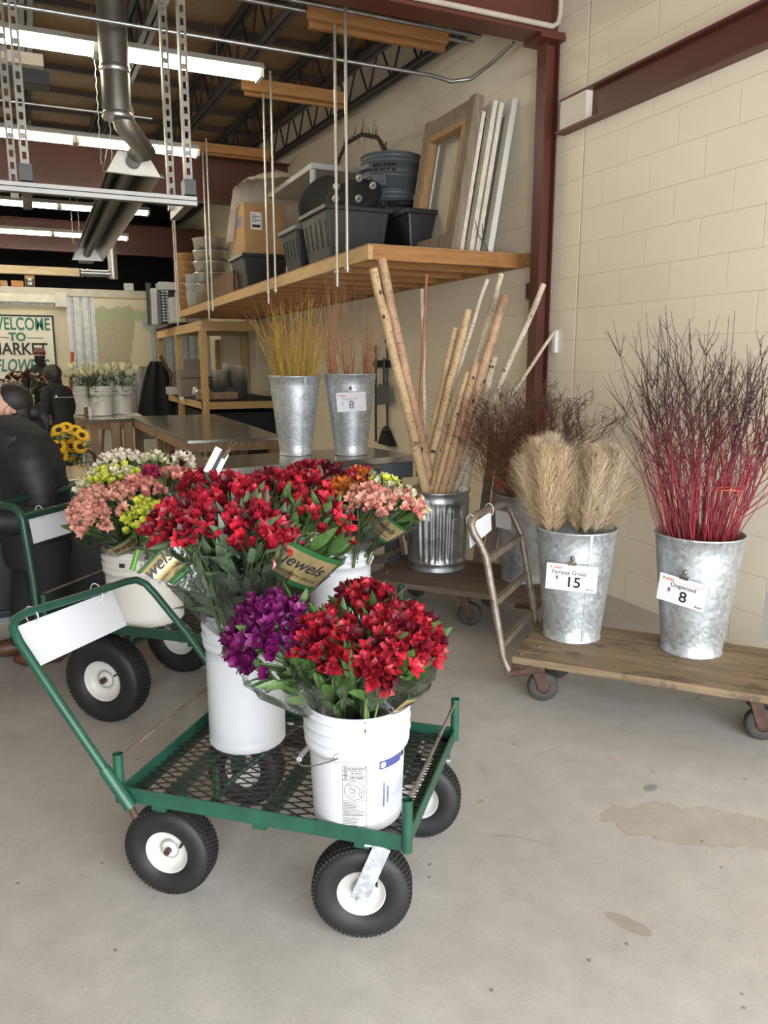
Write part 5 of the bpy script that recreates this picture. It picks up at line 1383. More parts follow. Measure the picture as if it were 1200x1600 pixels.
# pampas plumes
def plume_mesh(seed, H=.42, Rr=.088):
    rnd = random.Random(seed); mb = MB(); mb.tube([(0, 0, -.35), (0, 0, H * .6), (.01, 0, H * .95)], [.0028, .002, .001], 5, mi=0)
    vs = []; fs = []
    for i in range(3000):
        t = rnd.random() ** .9; z = H * t * .93; ph = rnd.uniform(0, 6.283)
        wdt_ = Rr * (math.sin(math.pi * min(1, t * .84 + .16)) ** .7) * rnd.uniform(.45, 1.3)
        L = wdt_ * 1.5; out = V((math.cos(ph), math.sin(ph), 0)); tan = V((-out.y, out.x, 0))
        b0 = V((0, 0, z)) + out * .004; w_ = .0008
        p1_ = b0 + out * (wdt_ * .5) + V((0, 0, L * .45)); p2_ = b0 + out * wdt_ + V((0, 0, L * rnd.uniform(.35, 1.15))) + tan * rnd.uniform(-.035, .035)
        k = len(vs); vs += [b0 - tan * w_, b0 + tan * w_, p1_ - tan * w_ * 1.3, p1_ + tan * w_ * 1.3, p2_]; fs += [(k, k+1, k+3, k+2), (k+2, k+3, k+4)]
        # feathery tip hairs
        for z_ in range(2):
            k = len(vs); a = p1_.lerp(p2_, rnd.random()); e = a + out * rnd.uniform(.0, .014) + V((rnd.uniform(-.012, .012), rnd.uniform(-.012, .012), rnd.uniform(.006, .02)))
            vs += [a - tan * .0005, a + tan * .0005, e]; fs.append((k, k+1, k+2))
    mb.add(vs, fs, 1, False)
    for q_ in range(len(mb.m)):
        if mb.m[q_] == 1 and (q_ // 4) % 3 == 0: mb.m[q_] = 2
    return mb.mesh('plume', [STEM, PAMP, PAMPD])
m, t, b = nt('pampas'); MP = m
n = noise_n(t, 16, 4, .6); c = ramp(t, n.outputs[0], [(.3, (.56, .44, .31)), (.7, (.80, .70, .56))])
oi = t.nodes.new('ShaderNodeObjectInfo'); c = mix(t, oi.outputs['Random'], c, mix(t, 1.0, c, (.92, .82, .62), 'MULTIPLY'))
t.links.new(c, b.inputs['Base Color']); b.inputs['Roughness'].default_value = .8; b.inputs['Specular IOR Level'].default_value = .1
PAMP = MP; PAMPD = mat('pampas_dark', (.52, .39, .26), .85, 0, .2, 20)
PM = [plume_mesh(50 + i) for i in range(4)]
rnd = random.Random(9)
pc = (2.165, 2.741)
def plume(px0, px1, py1, D, label, s_=1.0, grp=None, sx=1.0):
    a = at(px0, 822, D=D); bq = at(px1, py1, D=D); d = (bq - a).normalized(); L = (bq - a).length
    o = bpy.data.objects.new('pampas_plume', rnd.choice(PM)); COL.objects.link(o)
    o.rotation_mode = 'QUATERNION'; o.location = a - d * .03; o.rotation_quaternion = d.to_track_quat('Z', 'Y') @ Quaternion((0, 0, 1), rnd.uniform(0, 6)); o.scale = (sx, sx, (L + .03) / .42)
    tag(o, label, 'pampas plume', grp)
Dp = math.hypot(*pc)
for p0, p1_, py, dD in ((850, 838, 678, 0), (862, 862, 672, .05), (845, 815, 705, .0), (868, 878, 690, -.04), (856, 850, 690, -.08), (872, 886, 700, .04), (850, 826, 690, .08)):
    plume(p0, p1_, py, Dp + dD, 'pale pampas plume in the left clump of the vase', grp='pampas plumes of the left clump', sx=.95)
for p0, p1_, py, dD in ((905, 905, 702, .05), (912, 930, 688, 0), (925, 962, 690, .0), (932, 975, 700, -.05), (940, 990, 740, .0), (915, 940, 700, -.08), (900, 898, 720, -.02)):
    plume(p0, p1_, py, Dp + dD, 'tan pampas plume in the right-leaning clump of the vase', grp='pampas plumes of the right clump', sx=.95)

# ================================================================ BIRCH POLES
B1 = m_birch('birch_tan', (.42, .27, .13), (.56, .40, .22), (.34, .19, .10)); B2 = m_birch('birch_red', (.30, .13, .08), (.50, .33, .20), (.27, .10, .07)); B3 = m_birch('birch_pale', (.44, .35, .24), (.60, .52, .41), (.32, .21, .14))
CUT = mat('cut_wood', (.55, .38, .20), .8, 0, .2, 40)
cc = V((2.168, 4.07, 0))
def pole(pb, pt, dT, dB, r, m_, label, bend=0, grp=None):
    """pb, pt: foot seen at the can mouth and tip; dT, dB plan distances"""
    a = at(*pb, D=dB); bq = at(*pt, D=dT); d = (bq - a).normalized(); a = a + d * ((.745 - a.z) / d.z)
    for _ in range(22):
        q_ = a - d * .02
        if q_.z < .29 or math.hypot(q_.x - cc.x, q_.y - cc.y) > .150: break
        a = q_
    L = (bq - a).length; rr = random.Random(int(pt[0] * 7 + pt[1]))
    t_ = thing('birch_pole', label, 'birch pole', a, 0, grp); t_.rotation_mode = 'QUATERNION'; t_.rotation_quaternion = d.to_track_quat('Z', 'Y')
    mb = MB(); n = 14; pts = []; rs = []
    for i in range(n):
        s_ = i / (n - 1); pts.append(V((math.sin(s_ * 3.1) * bend + rr.uniform(-.004, .004), rr.uniform(-.004, .004) + .4 * bend * math.sin(s_ * 6), L * s_))); rs.append(r * (1.08 - .22 * s_) * rr.uniform(.96, 1.04))
    mb.tube(pts, rs, 14); 
    mb.build('pole', m_, t_, local=True)
    MB().cyl(pts[-1], pts[-1] + V((0, 0, .0015)), rs[-1] * .93, n=14).build('cut_end', CUT, t_, local=True)
    for k in range(rr.randint(3, 6)):
        i = rr.randrange(5, n - 1); ph = rr.uniform(0, 6.28); p = pts[i] + V((math.cos(ph), math.sin(ph), 0)) * rs[i] * .93
        MB().ball(p, (r * .30, r * .30, r * .42), 8).build('knot', mat('knot', (.05, .03, .025), .8), t_, local=True)
    return t_
Dc = math.hypot(2.168, 4.07)
pole((662, 750), (583, 420), Dc - .15, Dc - .12, .029, B1, 'thick tan birch pole leaning farthest left')
pole((672, 755), (597, 405), Dc - .05, Dc - .04, .030, B2, 'thick reddish birch pole crossing the leftmost one', .012)
pole((664, 712), (660, 452), Dc + .12, Dc + .12, .013, B3, 'thin pale birch pole standing upright at the left')
pole((668, 712), (712, 512), Dc + .05, Dc + .05, .022, B1, 'short tan birch pole with a cut top at the middle left')
pole((670, 735), (732, 484), Dc + .0, Dc - .02, .026, B1, 'tan birch pole with a sawn flat top left of centre')
pole((679, 700), (761, 436), Dc + .08, Dc + .05, .014, B3, 'thin spotted birch pole leaning right behind the sawn ones')
pole((688, 757), (783, 428), Dc + .12, Dc - .02, .018, B3, 'peeling birch pole with a ragged tip under the platform')
pole((702, 757), (788, 462), Dc - .03, Dc - .08, .030, B2, 'thickest reddish-brown birch pole at the centre')
pole((726, 752), (773, 558), Dc + .10, Dc + .02, .024, B3, 'white birch pole with the short broad top at the right')
pole((716, 752), (850, 444), Dc + .02, Dc + .0, .019, B3, 'long birch pole reaching to the electrical box')
pole((708, 752), (868, 516), Dc + .0, Dc + .02, .011, B3, 'thin birch pole leaning farthest right over the column')
pole((684, 757), (731, 582), Dc - .12, Dc - .12, .022, B1, 'short tan birch pole at the front left of the can')
pole((694, 758), (745, 566), Dc - .14, Dc - .14, .024, B2, 'short reddish birch pole at the front of the can')
pole((678, 752), (712, 640), Dc - .05, Dc - .1, .017, B1, 'slim tan birch pole wedged between the front poles')
t_ = MB().tube([at(652, 745, D=Dc - .05), at(655, 660, D=Dc), at(661, 540, D=Dc + .02), at(667, 428, D=Dc + .02)], [.010, .0095, .009, .007], 8).build('red_stick', mat('red_stick', (.28, .09, .04), .5, 0, .25, 10)); tag(t_, 'thin red-brown stick standing among the birch poles', 'stick')

# leaning sign boards behind the can
for i, (px0, px1, pxt, m_, lb) in enumerate(((738, 752, 772, OLDDARK, 'dark brown sign board leaning behind the birch can'), (754, 772, 790, WHITEW, 'weathered sign board with red figures leaning behind the birch can'), (775, 781, 800, PINEZ, 'narrow wooden slat leaning beside the willow vase'), (784, 789, 808, PINEZ, 'second narrow wooden slat leaning beside the willow vase'))):
    a = at(px0, 895, D=4.72); bq = at(px1, 895, D=4.72); tp = at(pxt, 700, D=4.92)
    t_ = thing('sign_board' if i < 2 else 'wood_strip', lb, 'board', (a.x, a.y, 0))
    mid = (a + bq) / 2; mid.z = .26; top = V((min(3.25, tp.x), tp.y, 1.05)); wv = (bq - a); wv.z = 0
    MB().beam(mid, top, wv.length * 1.0, .018, up=(top - mid).cross(wv)).build('board', m_ if i != 1 else mat('dingy_board', (.20, .15, .13), .7, 0, .3, 6), t_)
    if i == 1:
        d = (top - mid).normalized(); nr = d.cross(wv.normalized()); nr = nr if nr.dot(V((0,0,CAM_H)) - mid) > 0 else -nr
        for s_ in (.42, .60): text('6', .10, STICK, t_, mid.lerp(top, s_) + nr * .012, wv, d, bold=.003)
# ================================================================ WALL FITTINGS
a = at(829, 443, X=3.29); bq = at(843, 466, X=3.29)
t_ = thing('electrical_box', 'grey electrical box on the block wall left of the red column', 'electrical box', (3.29, (a.y + bq.y) / 2, bq.z))
MB().bb((3.25, a.y, bq.z), (3.299, bq.y, a.z)).build('box', STRUT, t_, bevel=.003); MB().bb((3.245, (a.y*.35+bq.y*.65), bq.z + .03), (3.249, bq.y, a.z - .04)).build('opening_shade', INK, t_)  # black plate on the front paints the shade inside the opening
yy = bq.y + .01
mb = MB(); mb.tube([(3.285, yy, 2.62), (3.28, yy + .01, 2.4), (3.285, yy, 2.25), (3.275, yy - .02, 2.1), (3.285, yy, a.z)], .006, 6); mb.tube([(3.285, yy, bq.z), (3.29, yy + .01, 1.5), (3.285, yy, 1.1), (3.285, yy, .9)], .012, 6)
tag(mb.build('cable', mat('cable_white', (.6, .58, .52), .5)), 'pale cable running down the wall beside the column', 'cable')
tag(MB().tube([(3.27, yy - .03, 2.66), (3.27, yy - .01, 2.5), (3.275, yy - .03, 1.7), (3.27, yy - .02, 1.0)], .006, 6).build('cable', INK), 'thin black cable running down the wall beside the column', 'cable')
MBx = MB(); q = at(868, 535, X=3.29); tag(MB().bb((3.27, q.y - .02, q.z - .07), (3.299, q.y + .02, q.z + .08)).build('switch', WHITE, bevel=.003), 'small white switch on the wall right of the red column', 'switch')
# power cord
pts = [at(422, 622, X=3.285), at(425, 632, X=3.28), at(419, 645, X=3.28), at(423, 658, X=3.28), at(430, 668, X=3.25)]
tag(MB().tube(pts, .006, 6).tube([at(422, 620, X=3.285), at(423, 626, X=3.27)], .02, 6).build('power_cord', INK), 'black power cord plugged into the wall behind the yellow twigs', 'cord')
# broom rack, broom, pole and dustpan
def wx(px, py, X=3.26): return at(px, py, X=X)
a, bq = wx(583, 563), wx(609, 574); t_ = tag(MB().bb((3.255, bq.y, bq.z), (3.299, a.y, a.z)).build('tool_rack', BLKM, bevel=.003), 'black wall rack holding the broom handles', 'rack')
a, bq = wx(587, 540), wx(587, 696); tag(MB().cyl((3.26, a.y, a.z), (3.26, a.y, max(.66, bq.z)), .013, n=8).build('steel_pole', BLK), 'black pole hanging in the wall rack left of the dustpan', 'pole')
a = wx(603, 535); zb_ = wx(603, 671).z; yb_ = a.y
br = thing('broom', 'black angled broom hanging from the wall rack below the dustpan', 'broom', (3.26, yb_, zb_))
MB().cyl((3.275, yb_, zb_), (3.275, yb_, a.z), .012, n=8).build('handle', BLK, br)
h0, w0 = wx(604, 672).z, .12; hb = wx(604, 695).z
mb = MB(); mb.add([(3.235, yb_ - .04, h0), (3.295, yb_ - .04, h0), (3.295, yb_ + .05, h0), (3.235, yb_ + .05, h0), (3.225, yb_ - .20, hb), (3.297, yb_ - .20, hb), (3.297, yb_ + .13, hb), (3.225, yb_ + .13, hb)], [(3,2,1,0),(0,1,5,4),(1,2,6,5),(2,3,7,6),(3,0,4,7),(4,5,6,7)]); mb.build('bristles', BLKM, br)
MB().ball((3.26, yb_, h0), (.035, .07, .04), 12).build('cap', BLK, br)
q = wx(601, 620, 3.24); dp = thing('dustpan', 'grey long-handled dustpan hanging in front of the broom', 'dustpan', q)
mb = MB(); z1_, z2_ = wx(603, 600, 3.24).z, wx(603, 634, 3.24).z; y_ = q.y
mb.add([(3.22, y_ - .07, z1_), (3.22, y_ + .07, z1_), (3.22, y_ + .13, z1_ - .07), (3.22, y_ + .14, z2_), (3.22, y_ - .14, z2_ + .03), (3.22, y_ - .13, z1_ - .07)], [(0,1,2,3,4,5)])
mb.build('pan', mat('pan_grey', (.10, .105, .11), .5), dp, solid=.03, bevel=.004)
MB().cyl((3.235, y_, z1_ - .02), (3.235, y_, wx(603, 560, 3.24).z), .016, n=8).build('handle', BLK, dp)

# ================================================================ THINGS ON THE PLATFORM
def tote(name, label, x0, x1, y0, y1, h, m_, lid=None, taper=.05, z=None, ribs=True, grp=None, lean=0):
    z = PT if z is None else z
    t_ = thing(name, label, 'bin', ((x0 + x1) / 2, (y0 + y1) / 2, z), 0, grp); k = taper
    mb = MB(); mb.add([(x0 + k, y0 + k, z), (x1 - k, y0 + k, z), (x1 - k, y1 - k, z), (x0 + k, y1 - k, z), (x0, y0, z + h), (x1, y0, z + h), (x1, y1, z + h), (x0, y1, z + h)], [(3,2,1,0),(0,1,5,4),(1,2,6,5),(2,3,7,6),(3,0,4,7),(4,5,6,7)])
    mb.build('tub', m_, t_, bevel=.012)
    mb = MB()
    if ribs:
        for i in range(5):
            f_ = (i + .7) / 5.4
            y = y0 + (y1 - y0) * f_; mb.beam((x0 + k * .72, y, z + .11), (x0 + k * .2, y, z + h - .08), .022, .010, up=(1, 0, 0))
            x = x0 + (x1 - x0) * f_; mb.beam((x, y0 + k * .72, z + .11), (x, y0 + k * .2, z + h - .08), .022, .008, up=(0, 1, 0))
        mb.build('rib', m_, t_)
    MB().bb((x0 - .02, y0 - .02, z + h - .025), (x1 + .02, y1 + .02, z + h + .012)).build('lid' if lid else 'rim', lid or m_, t_, bevel=.008)
    return t_
bt = at(511, 402, X=2.13); 
tote('storage_tote', 'large dark grey ribbed tote at the platform edge behind the nearest rods', 2.13, 2.66, bt.y, bt.y + .62, .40, TOTE)
tote('storage_tote', 'small dark grey ribbed tote with a grey lid left of the large one', 2.13, 2.50, bt.y + .74, bt.y + 1.22, .36, TOTE, mat('lid_grey', (.13, .14, .14), .5))
tote('storage_tote', 'black tote beside the window frames, under the grey bins', 2.70, 3.0, bt.y - .25, bt.y + .30, .37, BLK, ribs=False)
# dollies piled on the tote
def dolly(c, rot, label):
    t_ = thing('bin_dolly', label, 'dolly', c); M3 = rot
    mb = MB(); mb.lathe([(0, -.02), (.20, -.02), (.225, -.01), (.225, .02), (.205, .03), (.195, 0), (0, 0)], 28, c, M3); mb.build('disc', BLKM, t_)
    for k in range(5):
        a = 2 * math.pi * k / 5; p = V(c) + M3 @ V((.165 * math.cos(a), .165 * math.sin(a), -.05))
        MB().lathe([(.014, -.009), (.028, -.011), (.031, 0), (.028, .011), (.014, .009)], 16, p, M3 @ Matrix.Rotation(R(90), 3, 'X')).build('caster', mat('caster_grey', (.35, .34, .30), .4, .3), t_)
    return t_
d0 = at(500, 318, X=2.40); dolly((d0.x, d0.y, PT + .40 + .22), Matrix.Rotation(R(-62), 3, 'Y') @ Matrix.Rotation(R(28), 3, 'X'), 'black round bin dolly with casters showing, leaning on the large tote')
d1 = at(553, 312, X=2.45); dolly((d1.x, d1.y, PT + .40 + .14), Matrix.Rotation(R(150), 3, 'Y') @ Matrix.Rotation(R(-30), 3, 'X'), 'second round dolly lying tilted on the large tote')
for px_, lb in ((583, 'black bin dolly under the stacked grey bins, left'), (628, 'black bin dolly under the stacked grey bins, right')):
    d1 = at(px_, 333, X=2.92); dolly((2.92, d1.y, PT + .40 + .10), Matrix.Rotation(R(180), 3, 'X'), lb)
# grey round bins
def brute(c, h, rt, rb, label, words=None, grp=None):
    t_ = thing('round_bin', label, 'bin', c, 0, grp); c = V(c)
    MB().lathe([(0, 0), (rb, 0), (rb + (rt - rb) * .9, h - .07), (rt + .012, h - .065), (rt + .014, h - .045), (rt + .002, h - .04), (rt + .006, h - .006), (rt + .014, h - .004), (rt + .012, h + .006), (rt - .008, h), (rb, .05), (0, .04)], 48, c).build('body', BRUTE, t_)
    a = toward(c) - .95
    for s_ in (0, math.pi):
        d = V((math.cos(a + s_), math.sin(a + s_), 0)); p = c + d * (rt + .01) + V((0, 0, h - .10)); rot = Matrix.Rotation(a + s_, 3, 'Z')
        MB().box(p, (.06, .16, .045), rot).build('handle', BRUTE, t_, bevel=.008)
    if words:
        a0 = toward(c) - .30
        w_ = lambda x, y: V((c.x + (rt + .006) * math.cos(a0 + x / rt), c.y + (rt + .006) * math.sin(a0 + x / rt), c.z + h - .10 + y)) 
        rr = lambda y: rb + (rt - rb) * (h - .118 + y) / h + .018
        w_ = lambda x, y: V((c.x + rr(y) * math.cos(a0 + x / rt), c.y + rr(y) * math.sin(a0 + x / rt), c.z + h - .118 + y))
        text('BRUTE', .070, BLKM, t_, (0,0,0), (1,0,0), (0,1,0), name='lettering', warp=w_, bold=.004, sx=1.05)
    return t_
gx, gy = 2.86, at(612, 300, X=2.86).y; gw = .5 * 92 / F_PX * (V((gx, gy, 2.9)) - V((0, 0, CAM_H))).dot(_fw)
zt1 = at(612, 249, Y=gy).z; zt2 = at(612, 272, Y=gy).z; zt3 = at(612, 305, Y=gy).z
hb = .42
b1_ = brute((gx, gy, zt3 - hb + .0), hb, gw * .97, gw * .84, 'lowest round grey bin of the stack, lettering showing below the rim', True)
b2_ = brute((gx, gy, zt2 - hb), hb, gw * .985, gw * .85, 'middle round grey bin of the stack with its moulded handle')
b3_ = brute((gx, gy, zt1 - hb + .0), hb, gw * 1.0, gw * .86, 'topmost round grey bin of the stack with black lettering', True)
a = toward((gx, gy)) + .0; q = V((gx, gy, 0)) + V((math.cos(a - .42), math.sin(a - .42), 0)) * gw * .985
MB().box((q.x, q.y, zt2 - .10), (.04, .13, .10), Matrix.Rotation(a - .42, 3, 'Z')).build('moulded_handle', BRUTE, b2_, bevel=.01)
MB().box((q.x + .0, q.y, zt2 - .10) if False else V((gx, gy, zt2 - .11)) + V((math.cos(a - 1.12), math.sin(a - 1.12), 0)) * gw * .97, (.008, .07, .10), Matrix.Rotation(a - 1.12, 3, 'Z')).build('pink_label', mat('pink_label', (.5, .22, .20), .5), b2_)
g2 = at(545, 300, X=2.75); brute((2.75, g2.y, PT + .22), .36, .22, .19, 'shorter round grey bin behind the stack, partly hidden by the rods')
MB_ = tote('storage_tote', 'dark tote carrying the short round grey bin at the back', 2.55, 2.98, g2.y - .25, g2.y + .25, .205, BLK, ribs=False)
# wicker arch
q = [at(x, y, X=2.9) for x, y in ((520, 300), (525, 260), (540, 225), (565, 210), (590, 215), (605, 240), (606, 262))]
t_ = thing('twig_arch', 'dark twiggy wreath arch standing behind the grey bins', 'arch', q[0])
mb = MB(); mb.tube(q, .018, 8)
rr = random.Random(5)
for i in range(90):
    k = rr.randrange(6); p = q[k].lerp(q[k + 1], rr.random()); mb.tube([p, p + V((rr.uniform(-.03, .03), rr.uniform(-.12, .12), rr.uniform(-.09, .12)))], [.004, .0015], 4)
mb.build('twigs', mat('dark_twig', (.045, .028, .02), .8), t_)
# window frames leaning on the wall
lean = .17
def leaning_frame(name, label, xb, y0, y1, H, m_, rail, depth, panes=None, inner=None, xt=None, cat='window frame', sticks=0, bot=None):
    t_ = thing(name, label, cat, (xb, y0, PT)); d = V((lean, 0, 1)).normalized(); n_ = V((-d.z, 0, d.x)); Y = V((0, 1, 0))
    o = V((xb, y0, PT + .005)); rot = Matrix((Y, d, Y.cross(d))).transposed(); W = y1 - y0
    def bar(u0, u1, v0, v1, dd, m2, nm, off=0): MB().box(o + Y * ((u0 + u1) / 2) + d * ((v0 + v1) / 2) + n_ * (off - depth / 2 * 0), (u1 - u0, v1 - v0, dd), rot).build(nm, m2, t_, bevel=.002)
    bar(0, rail, 0, H, depth, m_, 'stile'); bar(W - rail, W, 0, H, depth, m_, 'stile')
    bar(rail, W - rail, H - rail * 1.4, H - .01, depth * .8, m_, 'rail'); bar(rail, W - rail, .0 if not bot else bot, rail * 1.4 + (bot or 0), depth * .8, m_, 'rail')
    if inner:
        e1 = rail; r2 = .045
        bar(e1, e1 + r2, rail * 1.4, H - rail * 1.4, depth * .9, inner, 'inner_trim', .005); bar(W - e1 - r2, W - e1, rail * 1.4, H - rail * 1.4, depth * .9, inner, 'inner_trim', .005)
        bar(e1 + r2, W - e1 - r2, H - rail * 1.4 - r2, H - rail * 1.4, depth * .9, inner, 'inner_trim', .005)
    if panes: bar(rail, W - rail, rail * 1.4, H - rail * 1.4, .004, panes, 'panel')
    return t_
PANEL = mat('painted_panel', (.50, .47, .38), .5, 0, .1, 5)
xs = at(712, 393, Z=PT).x
leaning_frame('window_frame', 'big weathered wooden window frame, front of the leaning stack', 2.80, 5.03, 5.80, 1.06, GREYW, .095, .07, inner=BROWNW)
leaning_frame('window_frame', 'white inner window frame just behind the weathered one', 2.885, 5.10, 5.78, .98, WHITEW, .06, .035, PANEL, bot=.02)
leaning_frame('window_frame', 'chipped white window frame, third in the leaning stack', 2.945, 5.06, 5.66, 1.05, WHITEW, .07, .035)
leaning_frame('window_frame', 'chipped white window frame, fourth in the leaning stack', 2.998, 5.06, 5.66, 1.04, WHITEW, .07, .035)
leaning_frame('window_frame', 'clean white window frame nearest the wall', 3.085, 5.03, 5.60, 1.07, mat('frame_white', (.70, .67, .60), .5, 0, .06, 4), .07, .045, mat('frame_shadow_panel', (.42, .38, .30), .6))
q = V((3.07, 5.04, PT)); tag(MB().tube([(2.95, 5.02, PT + .22), (2.97, 5.01, PT + .12), (3.03, 5.01, PT + .06), (3.06, 5.01, PT + .01)], .003, 5).tube([(3.0, 5.02, PT + .01), (3.01, 5.01, PT + .10), (3.0, 5.01, PT + .20)], .003, 5).build('wire_hook', INK), 'thin dark wire hanging off the white window frames', 'wire')

# cardboard box on its bin, sheet table, plastic sheeting
a0, a1 = at(420, 440, X=2.13), at(366, 455, X=2.13)
tote('storage_tote', 'black tote with lid under the tall cardboard box', 2.13, 2.62, 8.42, 9.02, .36, BLK, BLK, ribs=False)
zb0 = PT + .36 + .013
ya_, yb2 = 8.50, 9.0
zc1 = at(395, 308, X=2.2).z
bx = thing('cardboard_box', 'tall cardboard box with a white shipping label standing on the black tote', 'box', (2.4, (ya_ + yb2) / 2, zb0))
MB().bb((2.17, ya_, zb0), (2.62, yb2, zc1)).build('carton', CARD, bx, bevel=.004)
yl = ya_ + .10; 
MB().bb((2.24, ya_ - .002, zc1 - .27), (2.36, ya_ - .0005, zc1 - .07)).build('shipping_label', PAPER, bx)
MB().bb((2.24, ya_ - .0035, zc1 - .095), (2.36, ya_ - .002, zc1 - .07)).build('red_stripe', INKR, bx)
mb = MB()
for k in range(5): mb.bb((2.25, ya_ - .0035, zc1 - .12 - k * .018), (2.30 + .05 * (k % 2), ya_ - .002, zc1 - .126 - k * .018))
mb.bb((2.255, ya_ - .0035, zc1 - .25), (2.345, ya_ - .002, zc1 - .22)); mb.build('printed_lines', INK, bx)
MB().bb((2.168, ya_ + .12, zc1 - .22), (2.1695, ya_ + .36, zc1 - .12)).build('blue_mark', mat('blue_mark', (.14, .16, .28), .7), bx)
# grey plastic shelf frame
s0 = at(490, 300, X=2.55); zs = at(462, 286, X=2.5).z; ysa, ysb = s0.y - .2, ya_ + .9
st = thing('shelf_table', 'grey plastic shelf standing over the box and tote', 'shelf', (2.45, ysa, PT))
GP = mat('grey_plastic', (.34, .34, .33), .5, 0, .05, 4)
MB().bb((2.38, 6.9, zs - .05), (3.0, 8.3, zs)).build('shelf_top', GP, st, bevel=.006)
for x, y in ((2.41, 6.95), (2.97, 6.95), (2.97, 8.25)): MB().cyl((x, y, PT), (x, y, zs - .05), .028, n=14).build('leg', GP, st)
# bundled translucent sheeting draped over box and shelf
rows = []
for i in range(15):
    u = i / 14; row = []
    for j in range(19):
        v_ = j / 18; x = 2.10 + .95 * u; y = ya_ - .75 + 1.25 * v_
        z = zc1 + .02 + .26 * math.sin(math.pi * min(1, u * .9 + .12)) ** .7 * math.sin(math.pi * min(1, v_ * .8 + .05)) ** .6
        if v_ > .72: z -= (v_ - .72) * 1.6
        row.append((x - .06 * max(0, v_ - .7), y, z + .03 * noise.noise(V((x * 9, y * 9, 0)))))
    rows.append(row)
mb = MB(); mb.grid(rows); o = mb.build('bundled_netting', mat('netting', (.62, .55, .45), .75, 0, .15, 8, .6, 60)); tag(o, 'bundle of beige netting heaped over the cardboard box', 'netting')
# boxes, tubs and baskets further along
def nest(name, label, px, py0, py1, X, r, m_, n_, cat, grp=None):
    q0 = at(px, py0, X=X); zt_ = at(px, py1, X=X).z
    q0 = at(px, py0, X=X + r); zt_ = at(px, py1, X=X + r).z; t_ = thing(name, label, cat, (X + r, q0.y, PT)); H = zt_ - PT; k = H / (n_ + 1.2)
    for i in range(n_):
        zb_ = PT + i * k; zt2_ = zb_ + k * 2.1 if i < n_ - 1 else zt_
        MB().lathe([(0, 0), (r * .82, 0), (r * .98, zt2_ - zb_ - .02), (r * 1.03, zt2_ - zb_ - .012), (r * 1.03, zt2_ - zb_), (r * .97, zt2_ - zb_ - .01), (r * .8, .04), (0, .03)], 28, (X + r, q0.y, zb_)).build('tub', m_, t_)
    return t_
nest('nested_tubs', 'stack of nested silver metal tubs on the platform', 334, 465, 372, 2.15, .26, SILVER, 5, 'metal tubs')
nest('nested_baskets', 'tall stack of nested wooden bushel baskets on the platform', 298, 490, 394, 2.15, .17, BASKET, 7, 'baskets')
nest('nested_buckets', 'stack of nested frosted plastic buckets leaning by the baskets', 306, 492, 428, 2.12, .13, CLEAR, 3, 'buckets')
a1, a2 = at(368, 468, X=2.12), at(332, 480, X=2.12)
bx = thing('cardboard_box', 'low open cardboard box in front of the silver tubs', 'box', (2.3, (a1.y + a2.y) / 2, PT))
mb = MB(); x0, x1, ya_, yb2, zt_ = 2.12, 2.5, a1.y + .05, a2.y - .1, PT + .24
for p, q in (((x0, ya_, PT), (x0 + .01, yb2, zt_)), ((x1 - .01, ya_, PT), (x1, yb2, zt_)), ((x0, ya_, PT), (x1, ya_ + .01, zt_)), ((x0, yb2 - .01, PT), (x1, yb2, zt_)), ((x0, ya_, PT), (x1, yb2, PT + .01))): mb.bb(p, q)
mb.build('carton', CARDD, bx)
mb = MB(); rr = random.Random(8)
for i in range(120):
    p = V((rr.uniform(x0 + .03, x1 - .03), rr.uniform(ya_ + .05, yb2 - .05), zt_ - .05)); mb.tube([p, p + V((rr.uniform(-.06, .06), rr.uniform(-.1, .1), rr.uniform(.05, .16)))], .002, 3)
o = mb.build('shredded_straw', mat('silver_straw', (.55, .53, .50), .5)); tag(o, 'silvery shredded straw heaped in the low cardboard box', 'straw', kind='stuff')

# ================================================================ FAR SHELF UNIT under and past the platform
sh = thing('shelf_unit', 'yellow pine shelving unit below the far end of the platform', 'shelving', (2.15, 10.9, 0))
XS0, XS1 = 2.12, 3.28
zsT = 2.045
def post(x, y, z1=zsT): MB().bb((x - .045, y - .045, 0), (x + .045, y + .045, z1 - .13)).build('post', PINEZ, sh, bevel=.003)
for y in (10.95, 12.9, 14.9): post(XS0 + .045, y); post(XS1 - .06, y)
for y0_, y1_ in ((10.9, 12.93), (12.95, 14.95)):
    MB().bb((XS0, y0_, zsT - .13), (XS0 + .04, y1_, zsT)).build('front_rail', PINEY, sh, bevel=.003)
for y in (10.9, 12.9): MB().bb((XS0 + .04, y, zsT - .13), (XS1, y + .04, zsT)).build('side_rail', m_wood('pine_x2', (.46, .31, .12), (.36, .23, .08), (1.2, 18, 18)) if 'pine_x2' not in MATS else MATS['pine_x2'], sh)
MB().bb((XS0, 12.4, zsT), (XS1, 14.95, zsT + .05)).build('top_board', BLKM, sh)
zsM = at(330, 628, Y=10.95).z
MB().bb((XS0, 10.9, zsM - .10), (XS0 + .04, 14.95, zsM)).build('front_rail', PINEY, sh); MB().bb((XS0 + .04, 10.9, zsM - .10), (XS1, 10.94, zsM)).build('side_rail', MATS['pine_x2'], sh)
MB().bb((XS0, 10.95, zsM), (XS1, 14.95, zsM + .03)).build('middle_shelf', BLKM, sh)
zM = zsM + .031
MB().bb((XS0 + .1, 11.0, .05), (XS1 - .02, 14.9, zsM - .16)).build('dark_lower_bay', BLKM, sh)
